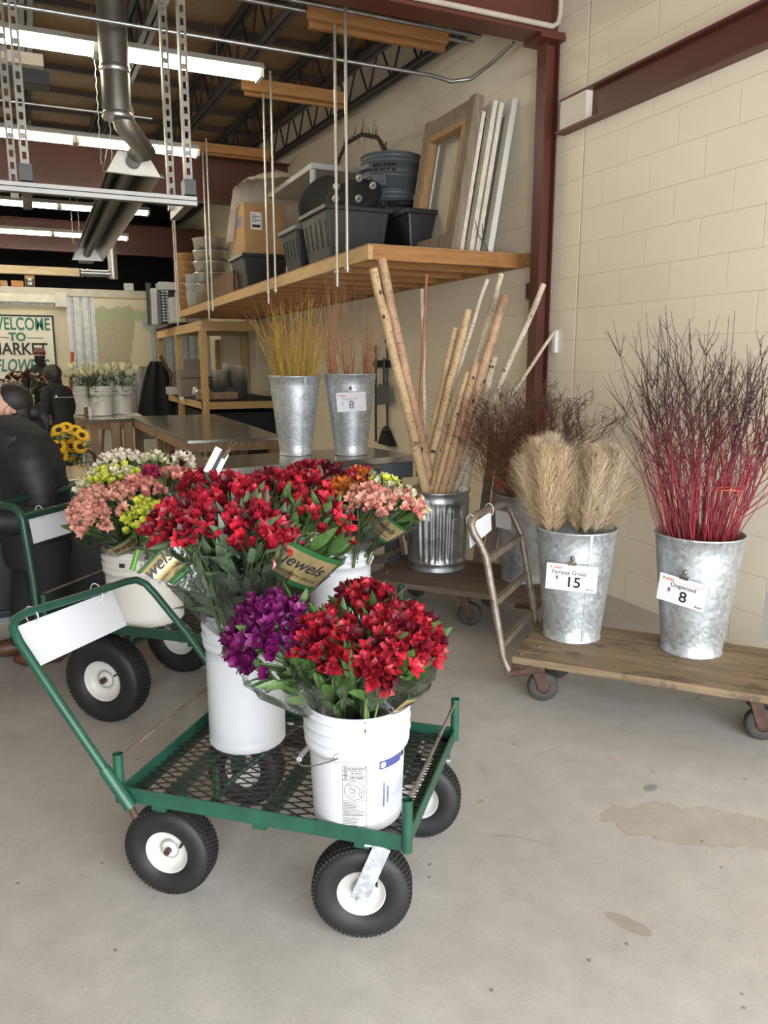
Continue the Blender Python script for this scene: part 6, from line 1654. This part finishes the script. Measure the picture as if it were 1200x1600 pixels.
def pot(px, y, x, h, r, label, m_=SILVER, name='metal_pot', n_=20, holes=False):
    t_ = thing(name, label, 'pot', (x, y, zM))
    MB().lathe([(0, 0), (r * .85, 0), (r, h), (r * 1.03, h + .006), (r * .96, h), (r * .8, .02), (0, .02)], n_, (x, y, zM)).build('body', m_, t_)
    if holes:
        mb = MB()
        for i in range(14):
            for k in range(6):
                a = 2 * math.pi * (i + .5 * (k % 2)) / 14; mb.ball((x + math.cos(a) * r * (.87 + .13 * k / 6), y + math.sin(a) * r * (.87 + .13 * k / 6), zM + h * (.12 + .14 * k)), .016, 6)
        mb.build('pattern', INK, t_)
    return t_
def px2(px, Y): return at(px, 600, Y=Y).x
for px, Y, h, r, lb, hl in ((373, 11.35, .46, .135, 'tall plain silver pot at the right end of the middle shelf', False), (345, 11.4, .40, .13, 'polished silver pot beside the tall plain one', False), (325, 11.5, .36, .10, 'silver pot with a dark pierced pattern', True), (356, 11.8, .5, .07, 'slim clear vase behind the silver pots', False)):
    pot(px, Y, px2(px, Y), h, r, lb, holes=hl, m_=SILVER if 'clear' not in lb else CLEAR)
q = px2(338, 11.1); tag(MB().bb((q - .28, 11.02, zM), (q + .28, 11.2, zM + .10)).build('wooden_tray', TW, bevel=.004), 'flat wooden tray in front of the silver pots', 'tray')
q = px2(358, 11.12); tag(MB().bb((q - .04, 11.22, zM), (q + .1, 11.34, zM + .16)).build('small_black_box', BLK), 'small black box in front of the tall silver pot', 'box')
rr = random.Random(12)
for i in range(7):
    px = rr.uniform(283, 305); Y = rr.uniform(11.2, 12.6); x = max(2.24, px2(px, Y)); r = rr.uniform(.05, .09)
    t_ = MB().lathe([(0, 0), (r * .8, .005), (r, r), (r * .75, r * 1.8), (r * .45, r * 2.0)], 16, (x, Y, zM)).build('glass_vase', mat('glassy', (.62, .62, .60), .08, .6, .2, 10)); tag(t_, 'shiny round glass vase in the cluster on the middle shelf', 'vase', 'shiny round vases on the middle shelf')
for i, (px, Y, h, r) in enumerate(((296, 12.2, .55, .16), (300, 12.5, .75, .14))):
    x = px2(px, Y); tag(MB().bb((x - r, Y - r, zM), (x + r, Y + r, zM + h * .5)).bb((x - r, Y - r, zM + h * .52), (x + r, Y + r, zM + h * .75)).build('wooden_crate', mat('grey_crate', (.22, .19, .16), .7)), ['grey slatted crates piled on the middle shelf', 'second pile of grey crates behind the first'][i], 'crate')
x = px2(264, 13.4); tag(MB().tube([(x, 13.4, zM), (x + .05, 13.4, zM + .3), (x - .12, 13.42, zM + .62)], [.02, .02, .03], 8).build('striped_pole', mat('striped', (.10, .03, .025), .6, 0, .5, 30)), 'dark red striped pole leaning on the far shelf', 'pole')
x = px2(262, 13.2); tag(MB().bb((x - .02, 13.0, zM), (x + .18, 13.3, zM + .12)).build('grey_tray', CLEAR), 'low grey tray on the far part of the middle shelf', 'tray')
for px, py0, py1, Y, lb in ((253, 615, 640, 12.3, 'white paper sheet hanging from the shelf rail'), (284, 612, 626, 11.3, 'small white tag hanging from the shelf rail')):
    a, bq = at(px - 4, py0, X=XS0 - .01), at(px + 4, py1, X=XS0 - .01); tag(MB().bb((XS0 - .012, bq.y, bq.z), (XS0 - .008, a.y, a.z)).build('hanging_paper', PAPER), lb, 'paper')
# black cloth at the end of the shelf
a = at(238, 565, X=2.05); ztop = a.z; y_ = 14.2
rows = []
for i in range(10):
    u = i / 9; row = []
    for j in range(14):
        v_ = j / 13; w_ = .10 + .30 * v_ ** .7; x = 1.98 + (u - .55) * 2 * w_; row.append((x, 14.0 + .05 * math.sin(u * 14), ztop - v_ * (ztop - .3)))
    rows.append(row)
MB().grid(rows).mesh
mb = MB(); mb.grid(rows); o = mb.build('black_cloth', BLKM, solid=.03); tag(o, 'black cloth hanging down in front of the corrugated wall beside the shelf', 'cloth')
# things on the far shelf top
def top_thing(px0, px1, py0, py1, Y, m_, name, label, cat='crate', z=None):
    a, bq = at(px0, py0, Y=Y), at(px1, py1, Y=Y); z0_ = (zsT + .052) if z is None else z
    t_ = thing(name, label, cat, ((a.x + bq.x) / 2, Y, z0_))
    MB().bb((a.x, Y, z0_), (bq.x, Y + .4, a.z)).build('body', m_, t_, bevel=.01); return t_, a, bq, z0_
t_, a, bq, z0_ = top_thing(250, 262, 455, 508, 13.0, BLK, 'plastic_crate', 'black ribbed crate stack on top of the far shelf')
mb = MB()
for i in range(14):
    z = z0_ + .04 + i * .045
    for j in range(2): mb.bb((a.x + .02 + j * .06, 12.985, z), (a.x + .06 + j * .06, 12.999, z + .02))
mb.build('vent_slots', CLEAR, t_)
top_thing(236, 248, 450, 505, 13.4, CLEAR, 'plastic_tote', 'frosted tote behind the black crate on the far shelf', 'tote')
t_, a, bq, z0_ = top_thing(248, 283, 440, 452, 13.2, CLEAR, 'plastic_lid_tote', 'wide frosted tote on top of the black crate', 'tote', z=at(255, 453, Y=13.2).z)
top_thing(263, 274, 456, 500, 13.25, BLK, 'plastic_crate', 'tall black crate behind the ribbed one')
top_thing(266, 284, 464, 503, 12.7, CLEAR, 'plastic_tote', 'small frosted tote at the platform end on the far shelf', 'tote')
top_thing(277, 290, 470, 487, 12.62, mat('cream_box', (.62, .56, .34), .6), 'cream_box', 'cream box sitting beside the small frosted tote', 'box')
a = at(232, 442, Y=13.6); tag(MB().cyl((a.x, 13.6, zsT + .055), (a.x, 13.6, a.z), .05, n=12).build('black_post', BLK), 'black padded post at the left end of the far shelf', 'post')

# ================================================================ LILIES
LIL = m_zgrad('lily_bud', [(0, (.25, .34, .08)), (.5, (.50, .52, .22)), (1, (.62, .60, .38))], .12, .5, .15)
def lily(rr, label, grp, base, d, H):
    t_ = thing('lily_stem', label, 'lily', base, 0, grp); t_.rotation_mode = 'QUATERNION'; t_.rotation_quaternion = V(d).to_track_quat('Z', 'Y')
    mb = MB(); mb.tube([(0, 0, 0), (0, 0, H)], .004, 5)
    for i in range(12):
        a = rr.uniform(0, 6.28); zz = rr.uniform(H * .3, H * .95); mb.grid(leaf_rows(V((0, 0, zz)), V((math.cos(a), math.sin(a), .8)), V((-math.cos(a), -math.sin(a), 1)), rr.uniform(.08, .12), .012, .4, 4))
    mb.build('stem', LEAF, t_, local=True)
    mb = MB()
    for i in range(5):
        a = rr.uniform(0, 6.28); dd = V((math.cos(a) * .7, math.sin(a) * .7, 1)).normalized(); p = V((0, 0, H * .93)) + dd * .04
        mb.tube([p, p + dd * .035, p + dd * .075, p + dd * .10], [.006, .016, .013, .003], 7)
    mb.build('buds', LIL, t_, local=True)
    return t_
def lily_bucket(px, D, rt, zb_, label, n, h=.36, z=ZT):
    q = at(px, 645, D=D); b_ = pail((q.x, q.y, z + .001), h, rt, rt * .87, label, PAILC, handle=(2.4, .1))
    rr = random.Random(int(px)); protos = []
    for i in range(n):
        a = rr.uniform(0, 6.28); k = math.sqrt(rr.random()); base = V((q.x + math.cos(a) * rt * .5 * k, q.y + math.sin(a) * rt * .5 * k, z + .08))
        d = V((math.cos(a) * .36 * k, math.sin(a) * .36 * k, 1)); H = rr.uniform(.40, .50)
        lb = 'cream lily stem in bud in the ' + label.split(' white')[0] + ' lily bucket'
        if i < 4: protos.append(lily(rr, lb, 'lilies in the ' + label.split(' white')[0] + ' bucket', base, d, H))
        else:
            o = dup(protos[i % 4], loc=base); o.rotation_quaternion = d.to_track_quat('Z', 'Y') @ Quaternion((0, 0, 1), rr.uniform(0, 6))
DL = math.hypot(.75, 10.25)
lily_bucket(134, DL + .28, .138, 0, 'left white lily bucket on the far table, partly hidden', 14)
lily_bucket(160, DL, .140, 0, 'front white lily bucket on the far table corner', 16)
lily_bucket(191, DL + .22, .140, 0, 'right white lily bucket on the far table', 14)
for px, lb in ((136, 'small dark can beside the front lily bucket'), (141, 'small white can beside the front lily bucket')):
    q = at(px, 650, D=DL - .08); tag(MB().cyl((q.x, q.y, ZT + .001), (q.x, q.y, ZT + .11), .03, n=12).build('small_can', [CARDD, PAPER]['white' in lb]), lb, 'can')
# far table with flowers in front of the sign
ft = bench('back_table', 'low white-panelled table at the back below the corrugated wall', [(-1.6, 13.0), (1.55, 13.0), (1.55, 13.7), (-1.6, 13.7)], .66, .03, .08, mat('white_top', (.55, .52, .45), .5), TW, [(-1.4, 13.1), (1.45, 13.1), (1.45, 13.6)])
MB().bb((.6, 13.03, .10), (1.5, 13.05, .55)).build('white_panel', mat('panel_white', (.55, .53, .47), .6), ft)
q = at(37, 600, Y=13.3); b_ = pail((q.x, 13.3, .661), .34, .14, .12, 'cream bucket of dark flowers below the welcome sign', PAILC)
rr = random.Random(77)
bouquet('bunch of maroon and pale pink flowers below the welcome sign', V((q.x - .1, 13.2, 1.24)), .20, V((q.x, 13.3, .98)), [(P_DARK, 3), (P_WHITE, 1)], 36, 30, seed=77, wrap=False, fs=1.5)
bouquet('bunch of small pale blossoms right of the maroon ones below the sign', V((q.x + .22, 13.3, 1.22)), .15, V((q.x + .03, 13.3, .98)), [(P_WHITE, 2), (P_DARK, 2)], 26, 24, seed=78, wrap=False, fs=1.3)
a, bq = at(106, 586, Y=12.9), at(113, 550, Y=12.9); tag(MB().cyl((a.x - .10, 12.9, .02), (bq.x, 12.9, bq.z), .025, n=8).build('red_pole', mat('red_pole', (.45, .07, .03), .5)), 'slanting red pole standing behind the lilies', 'pole')
# stool behind the table
t_ = thing('metal_stool', 'round-topped metal stool in the dark behind the lily table', 'stool', (1.0, 12.3, 0))
MB().cyl((1.0, 12.3, .52), (1.0, 12.3, .55), .22, n=24).build('seat', STRUT, t_)
for k in range(4): a = k * 1.57 + .6; MB().cyl((1.0 + math.cos(a) * .14, 12.3 + math.sin(a) * .14, .52), (1.0 + math.cos(a) * .24, 12.3 + math.sin(a) * .24, 0), .012, n=6).build('leg', STRUT, t_)

# ================================================================ SUNFLOWERS
SUN = mat('sun_petal', (.85, .50, .015), .5, 0, .12, 30, randv=.12); SUNC = mat('sun_disc', (.045, .022, .012), .9, 0, .4, 60)
pm = MB()
for ring in range(2):
    for k in range(17):
        a = 2 * math.pi * (k + .5 * ring) / 17; d = V((math.cos(a), math.sin(a), .25 + .25 * ring)); pm.grid(leaf_rows(V((math.cos(a), math.sin(a), 0)) * .018, d, V((0, 0, 1)), .042 - .006 * ring, .0085, .25, 4))
pmesh = pm.mesh('sun_petals', SUN); dm = MB().lathe([(0, .012), (.012, .012), (.022, .006), (.024, -.002), (0, -.006)], 20).mesh('sun_disc', SUNC)
sb = at(106, 700, D=5.65); 
pail((sb.x, sb.y, .335), .33, .14, .12, 'white bucket holding the sunflowers on a low cart behind the counter', PAILW)
rr = random.Random(5); spots = [(92, 697), (103, 668), (118, 672), (92, 672), (105, 684), (120, 684), (125, 698), (108, 710), (119, 714), (95, 712), (112, 697), (86, 685), (128, 680)]
for i, (px, py) in enumerate(spots):
    p = at(px, py, D=5.50 + .2 * (i % 3)); t_ = thing('sunflower', 'yellow sunflower in the bunch behind the counter', 'sunflower', p, 0, 'sunflowers behind the counter')
    d = (V((0, 0, CAM_H)) - p).normalized() * .8 + V(((px - 106) / 60, 0, .45 + (690 - py) / 60)); q_ = d.to_track_quat('Z', 'Y')
    for nm, me in (('petals', pmesh), ('disc', dm)):
        o = bpy.data.objects.new(nm, me); COL.objects.link(o); o.parent = t_; o.rotation_mode = 'QUATERNION'; o.rotation_quaternion = q_; o.scale = (.88,) * 3
    MB().tube([p - d.normalized() * .01, p - V((0, 0, .12)), V((sb.x, sb.y, .45))], .005, 5).build('stem', STEM, t_)
    mb = MB()
    for k in range(5): mb.grid(leaf_rows(p - V((0, 0, rr.uniform(.04, .14))), V((rr.uniform(-1, 1), rr.uniform(-1, 1), .4)), V((0, 0, 1)), .085, .028, .4))
    mb.build('leaves', LEAF, t_)
# low cart behind the counter, its handle and white card showing
f5 = frame((sb.x + .42, sb.y - .12), 180 - 40)
t5 = green_cart((sb.x - .35, sb.y + .25), -40, .335, .8, .58, 'cart behind the counter carrying the sunflower bucket', [(.1, .06, 0, 0), (.1, .52, 0, 0), (.7, .06, 0, 0), (.7, .52, 0, 0)], .13, GREEND, None, [(0, 0), (.8, 0)], dens=.7)
a, bq = at(114, 706, D=5.9), at(146, 705, D=5.9)
MB().tube([a + V((-.05, .02, 0)), a, bq - V((.03, 0, -.003)), bq - V((0, 0, .02)), bq - V((0, 0, .10)) + V((.02, 0, 0)), V((bq.x + .03, bq.y, .30))], .012, 10).build('push_handle', BLK, t5)
MB().tube([a + V((-.05, .02, 0)), V((a.x - .06, a.y + .02, .30))], .012, 8).build('push_handle', BLK, t5)
tq = thing('blank_card', 'white card hanging from the black handle behind the counter', 'card', (a + bq) / 2); z1_ = a.z - .015
MB().add([(a.x, a.y, z1_), (bq.x - .06, bq.y, z1_), (bq.x - .06, bq.y, z1_ - .13), (a.x, a.y, z1_ - .13), (a.x, a.y + .002, z1_), (bq.x - .06, bq.y + .002, z1_), (bq.x - .06, bq.y + .002, z1_ - .13), (a.x, a.y + .002, z1_ - .13)], [(3,2,1,0),(4,5,6,7),(0,1,5,4),(1,2,6,5),(2,3,7,6),(3,0,4,7)]).build('card', WHITE, tq)
# ================================================================ PEOPLE
SKIN = mat('skin', (.48, .27, .19), .5, 0, .05, 8, sub=.1); HAIR = mat('hair', (.012, .009, .008), .55, 0, .4, 30, .6, 40, stretch=(1, 1, 6)); HAIRB = mat('hair_brown', (.022, .013, .009), .5, 0, .3, 30)
JACK = mat('puffer', (.012, .012, .014), .62, 0, .25, 12, .9, 16); SWEAT = mat('sweater', (.010, .010, .011), .8); TROU = mat('trousers', (.010, .010, .012), .8); SHOE = mat('shoe_brown', (.09, .035, .02), .5)
def skin_obj(name, pts, edges, m_, parent, sub=2, root=0):
    me = bpy.data.meshes.new(name); mi = full(parent).inverted(); me.from_pydata([tuple(mi @ V(p[:3])) for p in pts], edges, [])
    me.materials.append(m_); o = bpy.data.objects.new(name, me); COL.objects.link(o); o.parent = parent
    me.skin_vertices.new() if hasattr(me.skin_vertices, 'new') and not me.skin_vertices else None
    m = o.modifiers.new('skin', 'SKIN'); m.use_smooth_shade = True
    if not me.skin_vertices: return o
    for i, p in enumerate(pts):
        r = p[3]; me.skin_vertices[0].data[i].radius = r if isinstance(r, tuple) else (r, r)
    me.skin_vertices[0].data[root].use_root = True
    s_ = o.modifiers.new('sub', 'SUBSURF'); s_.levels = sub; s_.render_levels = sub
    return o
def head(parent, c, face, tilt, s_=1.0, hair=HAIR, ears=True):
    """head about .23 tall with eye sockets, nose, mouth, chin; face = plan direction it looks along"""
    fd = V(face).normalized(); side = V((0, 0, 1)).cross(fd).normalized(); up = (V((0, 0, 1)) + fd * tilt).normalized(); fd = side.cross(up).normalized()
    Mx = Matrix((fd, side, up)).transposed(); mb = MB(); n, m_ = 36, 26; rows = []
    for i in range(m_ + 1):
        th_ = math.pi * i / m_; row = []
        for j in range(n + 1):
            ph = 2 * math.pi * j / n; x, y, z = math.sin(th_) * math.cos(ph), math.sin(th_) * math.sin(ph), math.cos(th_)
            px_, py_, pz = x * .098, y * .075, z * .118
            if z < 0: k = 1 - .30 * z * z; py_ *= k; px_ *= (1 - .16 * z * z) if x > 0 else (1 - .45 * z * z)
            if x > .3:
                g = lambda y0, z0, sy, sz: math.exp(-((y - y0) / sy) ** 2 - ((z - z0) / sz) ** 2)
                px_ += .026 * g(0, -.14, .13, .20) - .010 * (g(.38, .06, .2, .14) + g(-.38, .06, .2, .14)) + .006 * g(0, -.52, .32, .10) - .004 * g(0, -.46, .3, .05) + .008 * g(0, -.85, .3, .2) + .005 * g(0, .25, .5, .1)
            row.append(V(c) + Mx @ V((px_, py_, pz)) * s_)
        rows.append(row)
    mb.grid(rows)
    for sd in (-1, 1):
        e = V(c) + Mx @ V((-.008, sd * .076, -.01)) * s_; mb.ball(e, (.018 * s_, .009 * s_, .030 * s_), 10, M=Mx)
    mb.build('head', SKIN, parent); return Mx, V(c)
def hand(mbp, w, d, s_=1.0, curl=.5, side=1):
    """palm and five separate fingers as tapered tubes"""
    d = V(d).normalized(); n_ = V((0, 0, 1)) if abs(d.z) < .8 else V((1, 0, 0)); x = d.cross(n_).normalized(); z = x.cross(d)
    w = V(w); mbp.tube([w, w + d * .04 * s_, w + d * .085 * s_], [.022 * s_, .034 * s_, .032 * s_], 10)
    for k, L in enumerate((.070, .078, .072, .056)):
        o = w + d * .082 * s_ + x * (.026 - .0175 * k) * s_; q = d; pts = [o - d * .02 * s_]
        p = o
        for j in range(3): p = p + q * (L / 3 * s_); pts.append(p); q = (q - z * curl * .6).normalized()
        mbp.tube(pts, [.009 * s_, .0088 * s_, .008 * s_, .006 * s_], 7)
    o = w + d * .025 * s_ + x * .028 * s_ * side; mbp.tube([o, o + (d + x * side).normalized() * .035 * s_, o + (d * 1.3 + x * side * .6).normalized() * .066 * s_], [.012 * s_, .010 * s_, .007 * s_], 7)

# woman in the black puffer jacket at the left edge, bent forward, facing left
w = thing('person', 'person in a black puffer jacket and light blue mask at the left edge, bending forward', 'person', (-.12, 4.12, 0))
hx_, hy_ = at(7, 638, D=4.28).x, at(7, 638, D=4.28).y; hz = at(7, 638, D=4.28).z
hips = (-.06, 4.14, .84)
def loft(mb, secs, n=28):
    """stack of ellipses: (centre, rx across, ry deep, plan angle)"""
    rows = []
    for c, rx, ry, an in secs:
        e1, e2 = V((math.cos(an), math.sin(an), 0)), V((-math.sin(an), math.cos(an), 0)); c = V(c)
        rows.append([c + e1 * rx * math.cos(2 * math.pi * k / n) + e2 * ry * math.sin(2 * math.pi * k / n) for k in range(n + 1)])
    mb.grid(rows)
def smooth_path(pts, k=5):
    """catmull-rom through (x, y, z, r)"""
    out = []; P = [pts[0]] + list(pts) + [pts[-1]]
    for i in range(1, len(P) - 2):
        for j in range(k):
            t_ = j / k; q = []
            for d in range(4):
                a, b_, c, e = P[i-1][d], P[i][d], P[i+1][d], P[i+2][d]
                q.append(.5 * (2*b_ + (c - a) * t_ + (2*a - 5*b_ + 4*c - e) * t_**2 + (3*b_ - a - 3*c + e) * t_**3))
            out.append(q)
    out.append(list(pts[-1])); return out
def limb(mb, pts, n=16, quilt=0):
    sp = smooth_path(pts, 6); mb.tube([q[:3] for q in sp], [q[3] * (1 + quilt * math.sin(i * 2.1)) for i, q in enumerate(sp)], n)
AW = .10
mb = MB(); secs = []
prof = [(.50, .175, .145, -.02), (.60, .190, .160, -.015), (.70, .195, .165, -.01), (.80, .190, .160, -.005), (.90, .190, .155, -.01), (1.0, .205, .160, -.025), (1.08, .210, .155, -.045), (1.14, .195, .140, -.065), (1.185, .150, .115, -.085), (1.215, .10, .09, -.10), (1.23, .07, .07, -.11)]
for a_, b_ in zip(prof, prof[1:]):
    for k in range(4):
        f_ = k / 4; z, ry, rx, dx = [p + (q - p) * f_ for p, q in zip(a_, b_)]
        qf = .008 * abs(math.sin(z * math.pi / .085)) if z < 1.16 else 0
        secs.append(((-.03 + dx, 4.15, z), rx + qf, ry + qf, AW))
secs.append(((-.14, 4.15, 1.235), .06, .06, AW)); loft(mb, secs)
limb(mb, [(-.06, 4.02, 1.10, .085), (-.05, 3.955, 1.02, .088), (-.02, 3.92, .90, .082), (-.02, 3.91, .80, .074), (-.12, 3.90, .76, .066), (-.28, 3.90, .78, .055), (-.36, 3.90, .79, .045)], quilt=.045)
limb(mb, [(-.08, 4.25, 1.10, .085), (-.10, 4.28, 1.04, .085), (-.14, 4.30, .99, .075), (-.22, 4.30, .97, .068), (-.30, 4.29, .965, .060), (-.40, 4.28, .96, .045)], quilt=.045)
mb.build('jacket', JACK, w)
mb = MB(); limb(mb, [(-.02, 4.06, .62, .12), (-.01, 4.05, .50, .105), (-.01, 4.04, .34, .085), (.0, 4.03, .12, .068), (.0, 4.03, .07, .07)]); limb(mb, [(-.04, 4.24, .62, .12), (-.06, 4.23, .50, .105), (-.10, 4.22, .34, .085), (-.14, 4.22, .12, .068), (-.14, 4.22, .07, .07)]); mb.build('trousers', TROU, w)
body = [(-.03, 4.15, .66, .08), (-.04, 4.15, .9, .08), (-.07, 4.15, 1.10, .07), (hx_ + .045, hy_, hz - .10, .045), (hx_ + .02, hy_, hz - .02, .045), (-.02, 4.05, .52, .06), (-.01, 4.04, .34, .045), (.0, 4.03, .08, .035), (-.05, 4.23, .52, .06), (-.10, 4.22, .34, .045), (-.14, 4.22, .08, .035),
        (-.05, 3.955, 1.02, .035), (-.02, 3.91, .82, .035), (-.12, 3.90, .76, .03), (-.38, 3.90, .79, .024), (-.08, 4.27, 1.06, .035), (-.14, 4.30, .99, .035), (-.25, 4.30, .968, .03), (-.43, 4.28, .96, .024)]
skin_obj('body', body, [(0,1),(1,2),(2,3),(3,4),(0,5),(5,6),(6,7),(0,8),(8,9),(9,10),(2,11),(11,12),(12,13),(13,14),(2,15),(15,16),(16,17),(17,18)], SKIN, w)
mb = MB(); hand(mb, (-.37, 3.90, .79), (-1, .1, .1)); hand(mb, (-.41, 4.28, .96), (-1, -.1, .0), side=-1); mb.build('hands', SKIN, w)
Mx, hc = head(w, (hx_, hy_, hz), (-1, -.12, 0), -.25)
# hood roll
mb = MB(); mb.tube([(hx_ + .02 + .11 * math.cos(a), hy_ + .11 * math.sin(a), hz - .125 + .03 * math.cos(a)) for a in [2 * math.pi * i / 16 for i in range(16)]], .045, 8, closed=True); mb.build('hood', JACK, w)
for x, y in ((.0, 4.03), (-.14, 4.22)):
    mb = MB(); mb.ball((x - .07, y, .045), (.13, .045, .045), 14); mb.ball((x, y, .06), (.05, .045, .06), 12); mb.build('shoe', SHOE, w)
mb = MB(); mb.ball(hc + Mx @ V((-.030, 0, .048)), (.094, .081, .086), 24, M=Mx); mb.ball(hc + Mx @ V((-.068, .0, -.015)), (.060, .072, .085), 18, M=Mx)
mb.tube([hc + Mx @ V((-.10, 0, .0)), hc + Mx @ V((-.15, .0, .015)), hc + Mx @ V((-.19, 0, -.015)), hc + Mx @ V((-.205, 0, -.075))], [.045, .036, .03, .012], 12)
mb.build('hair', HAIR, w)
mb = MB(); q = hc + Mx @ V((-.155, 0, .02)); mb.tube([q + Mx @ V((0, .035 * math.cos(a), .035 * math.sin(a))) for a in [i * .5236 for i in range(12)]], .011, 6, closed=True); mb.build('hair_tie', BLKM, w)
rows = []
for i in range(9):
    u = i / 8 * 2 - 1; rows.append([hc + Mx @ V((.098 * math.cos(u * 1.15) + .012, .080 * math.sin(u * 1.15) * 1.04, z)) for z in (-.005, -.045, -.085, -.115)])
mb = MB(); mb.grid(rows); mb.build('face_mask', mat('mask_blue', (.32, .52, .66), .7), w, solid=.002)
MB().tube([hc + Mx @ V((.045, -.080, -.03)), hc + Mx @ V((.01, -.088, -.01)), hc + Mx @ V((-.012, -.084, -.04)), hc + Mx @ V((.04, -.082, -.08))], .0018, 5).build('mask_loop', PAPER, w)

def stander(x, y, face, label, zs, build_w=.17, jacket=SWEAT, stoop=0.0, hairm=HAIRB):
    t_ = thing('person', label, 'person', (x, y, 0)); k = zs / 1.72; fd = V(face).normalized(); sd = V((-fd.y, fd.x, 0)); o = V((x, y, 0))
    def P(f_, s_, z, r): q = o + fd * (f_ * k) + sd * (s_ * k); return (q.x, q.y, z * k, (r[0] * k, r[1] * k) if isinstance(r, tuple) else r * k)
    st = stoop
    B = [P(0, 0, .95, .08), P(st * .3, 0, 1.18, .08), P(st * .8, 0, 1.34, .07), P(st * 1.1, 0, 1.48, .05), P(st * 1.3, 0, 1.55, .045), P(0, .09, .80, .06), P(.02, .10, .48, .045), P(0, .10, .08, .042), P(0, -.09, .80, .06), P(.02, -.10, .48, .045), P(0, -.10, .08, .042),
         P(st * .8, .17, 1.34, .035), P(st * .6, .24, 1.12, .03), P(.20 + st, .20, .98, .026), P(st * .8, -.17, 1.34, .035), P(st * .6, -.24, 1.12, .03), P(.20 + st, -.20, .98, .026)]
    ed = [(0,1),(1,2),(2,3),(3,4),(0,5),(5,6),(6,7),(0,8),(8,9),(9,10),(2,11),(11,12),(12,13),(2,14),(14,15),(15,16)]
    skin_obj('body', B, ed, SKIN, t_)
    an = math.atan2(fd.y, fd.x); mb = MB(); secs = []
    for f_, z, rx, ry in ((0, .80, .125, .175), (0, .90, .125, .175), (st * .15, 1.02, .12, .165), (st * .35, 1.15, .125, .175), (st * .6, 1.28, .125, .195), (st * .8, 1.38, .11, .195), (st * .92, 1.43, .09, .14), (st * 1.0, 1.46, .075, .085), (st * 1.08, 1.49, .062, .066)):
        q = P(f_, 0, z, 0); secs.append((q[:3], rx * k, ry * k, an))
    loft(mb, secs)
    for sg_ in (1, -1): limb(mb, [P(st * .8, .15 * sg_, 1.37, .072), P(st * .75, .215 * sg_, 1.30, .068), P(st * .6, .245 * sg_, 1.12, .058), P(.06 + st * .8, .235 * sg_, 1.0, .052), P(.19 + st, .20 * sg_, .98, .042)])
    mb.build('jacket', jacket, t_)
    mb = MB()
    for sg_ in (1, -1): limb(mb, [P(0, .085 * sg_, .88, .11), P(.01, .09 * sg_, .70, .09), P(.02, .10 * sg_, .45, .07), P(0, .10 * sg_, .08, .06)])
    mb.build('trousers', TROU, t_)
    for s_ in (1, -1):
        q = o + sd * (.10 * k * s_) + fd * .05; mb = MB(); mb.ball((q.x, q.y, .045), (.12, .05, .045), 12, M=Matrix((fd, sd, V((0, 0, 1)))).transposed()); mb.build('shoe', BLK, t_)
        mb = MB(); q = P(.20 + st, .20 * s_, .98, 1); hand(mb, q[:3], fd, k, side=-s_); mb.build('hand', SKIN, t_)
    hc = o + fd * (st * 1.4 * k + .01) + V((0, 0, 1.61 * k)); return t_, hc, k
t_, hc, k = stander(at(66, 600, D=13.6).x, at(66, 600, D=13.6).y, (-.15, -1, 0), 'person in a patterned cap, black mask and black top standing below the sign', 1.70)
Mx, c_ = head(t_, hc, (-.15, -1, 0), 0.0, k)
MB().ball(c_ + Mx @ V((-.012, 0, .035)), (.10, .083, .075), 20, M=Mx).build('hair', HAIRB, t_)
mb = MB(); mb.ball(c_ + Mx @ V((-.005, 0, .055)), (.108, .09, .075), 20, M=Mx); mb.ball(c_ + Mx @ V((.10, 0, .055)), (.06, .07, .010), 16, M=Mx); mb.build('cap', mat('cap_pattern', (.16, .07, .06), .8, 0, .6, 30), t_)
rows = []
for i in range(9):
    u = i / 8 * 2 - 1; rows.append([c_ + Mx @ V((.100 * math.cos(u * 1.15) + .012, .082 * math.sin(u * 1.15), z)) for z in (.0, -.045, -.085, -.115)])
mb = MB(); mb.grid(rows); mb.build('face_mask', BLKM, t_, solid=.003)
t_, hc, k = stander(at(98, 640, D=9.7).x, at(98, 640, D=9.7).y, (-.75, .66, 0), 'person in a black fleece jacket seen from behind, head bent, beside the lily table', 1.47, stoop=.10)
hc = hc + V((0, 0, -.03)); Mx, c_ = head(t_, hc, (-.75, .66, 0), -.35, k * 1.05)
mb = MB(); mb.ball(c_ + Mx @ V((-.022, 0, .022)), (.105, .090, .112), 20, M=Mx); mb.ball(c_ + Mx @ V((-.06, 0, -.03)), (.06, .072, .07), 16, M=Mx); mb.build('hair', HAIRB, t_)
q = at(91, 620, D=9.52); MB().bb((q.x - .01, q.y - .02, q.z - .008), (q.x + .20, q.y - .015, q.z - .002)).build('back_stripe', STRUT, t_)
MB().add([(q.x - .04, q.y - .02, q.z - .008), (q.x, q.y - .02, q.z - .008), (q.x - .02, q.y - .02, q.z + .022)], [(0, 1, 2)]).build('back_emblem', WHITE, t_)
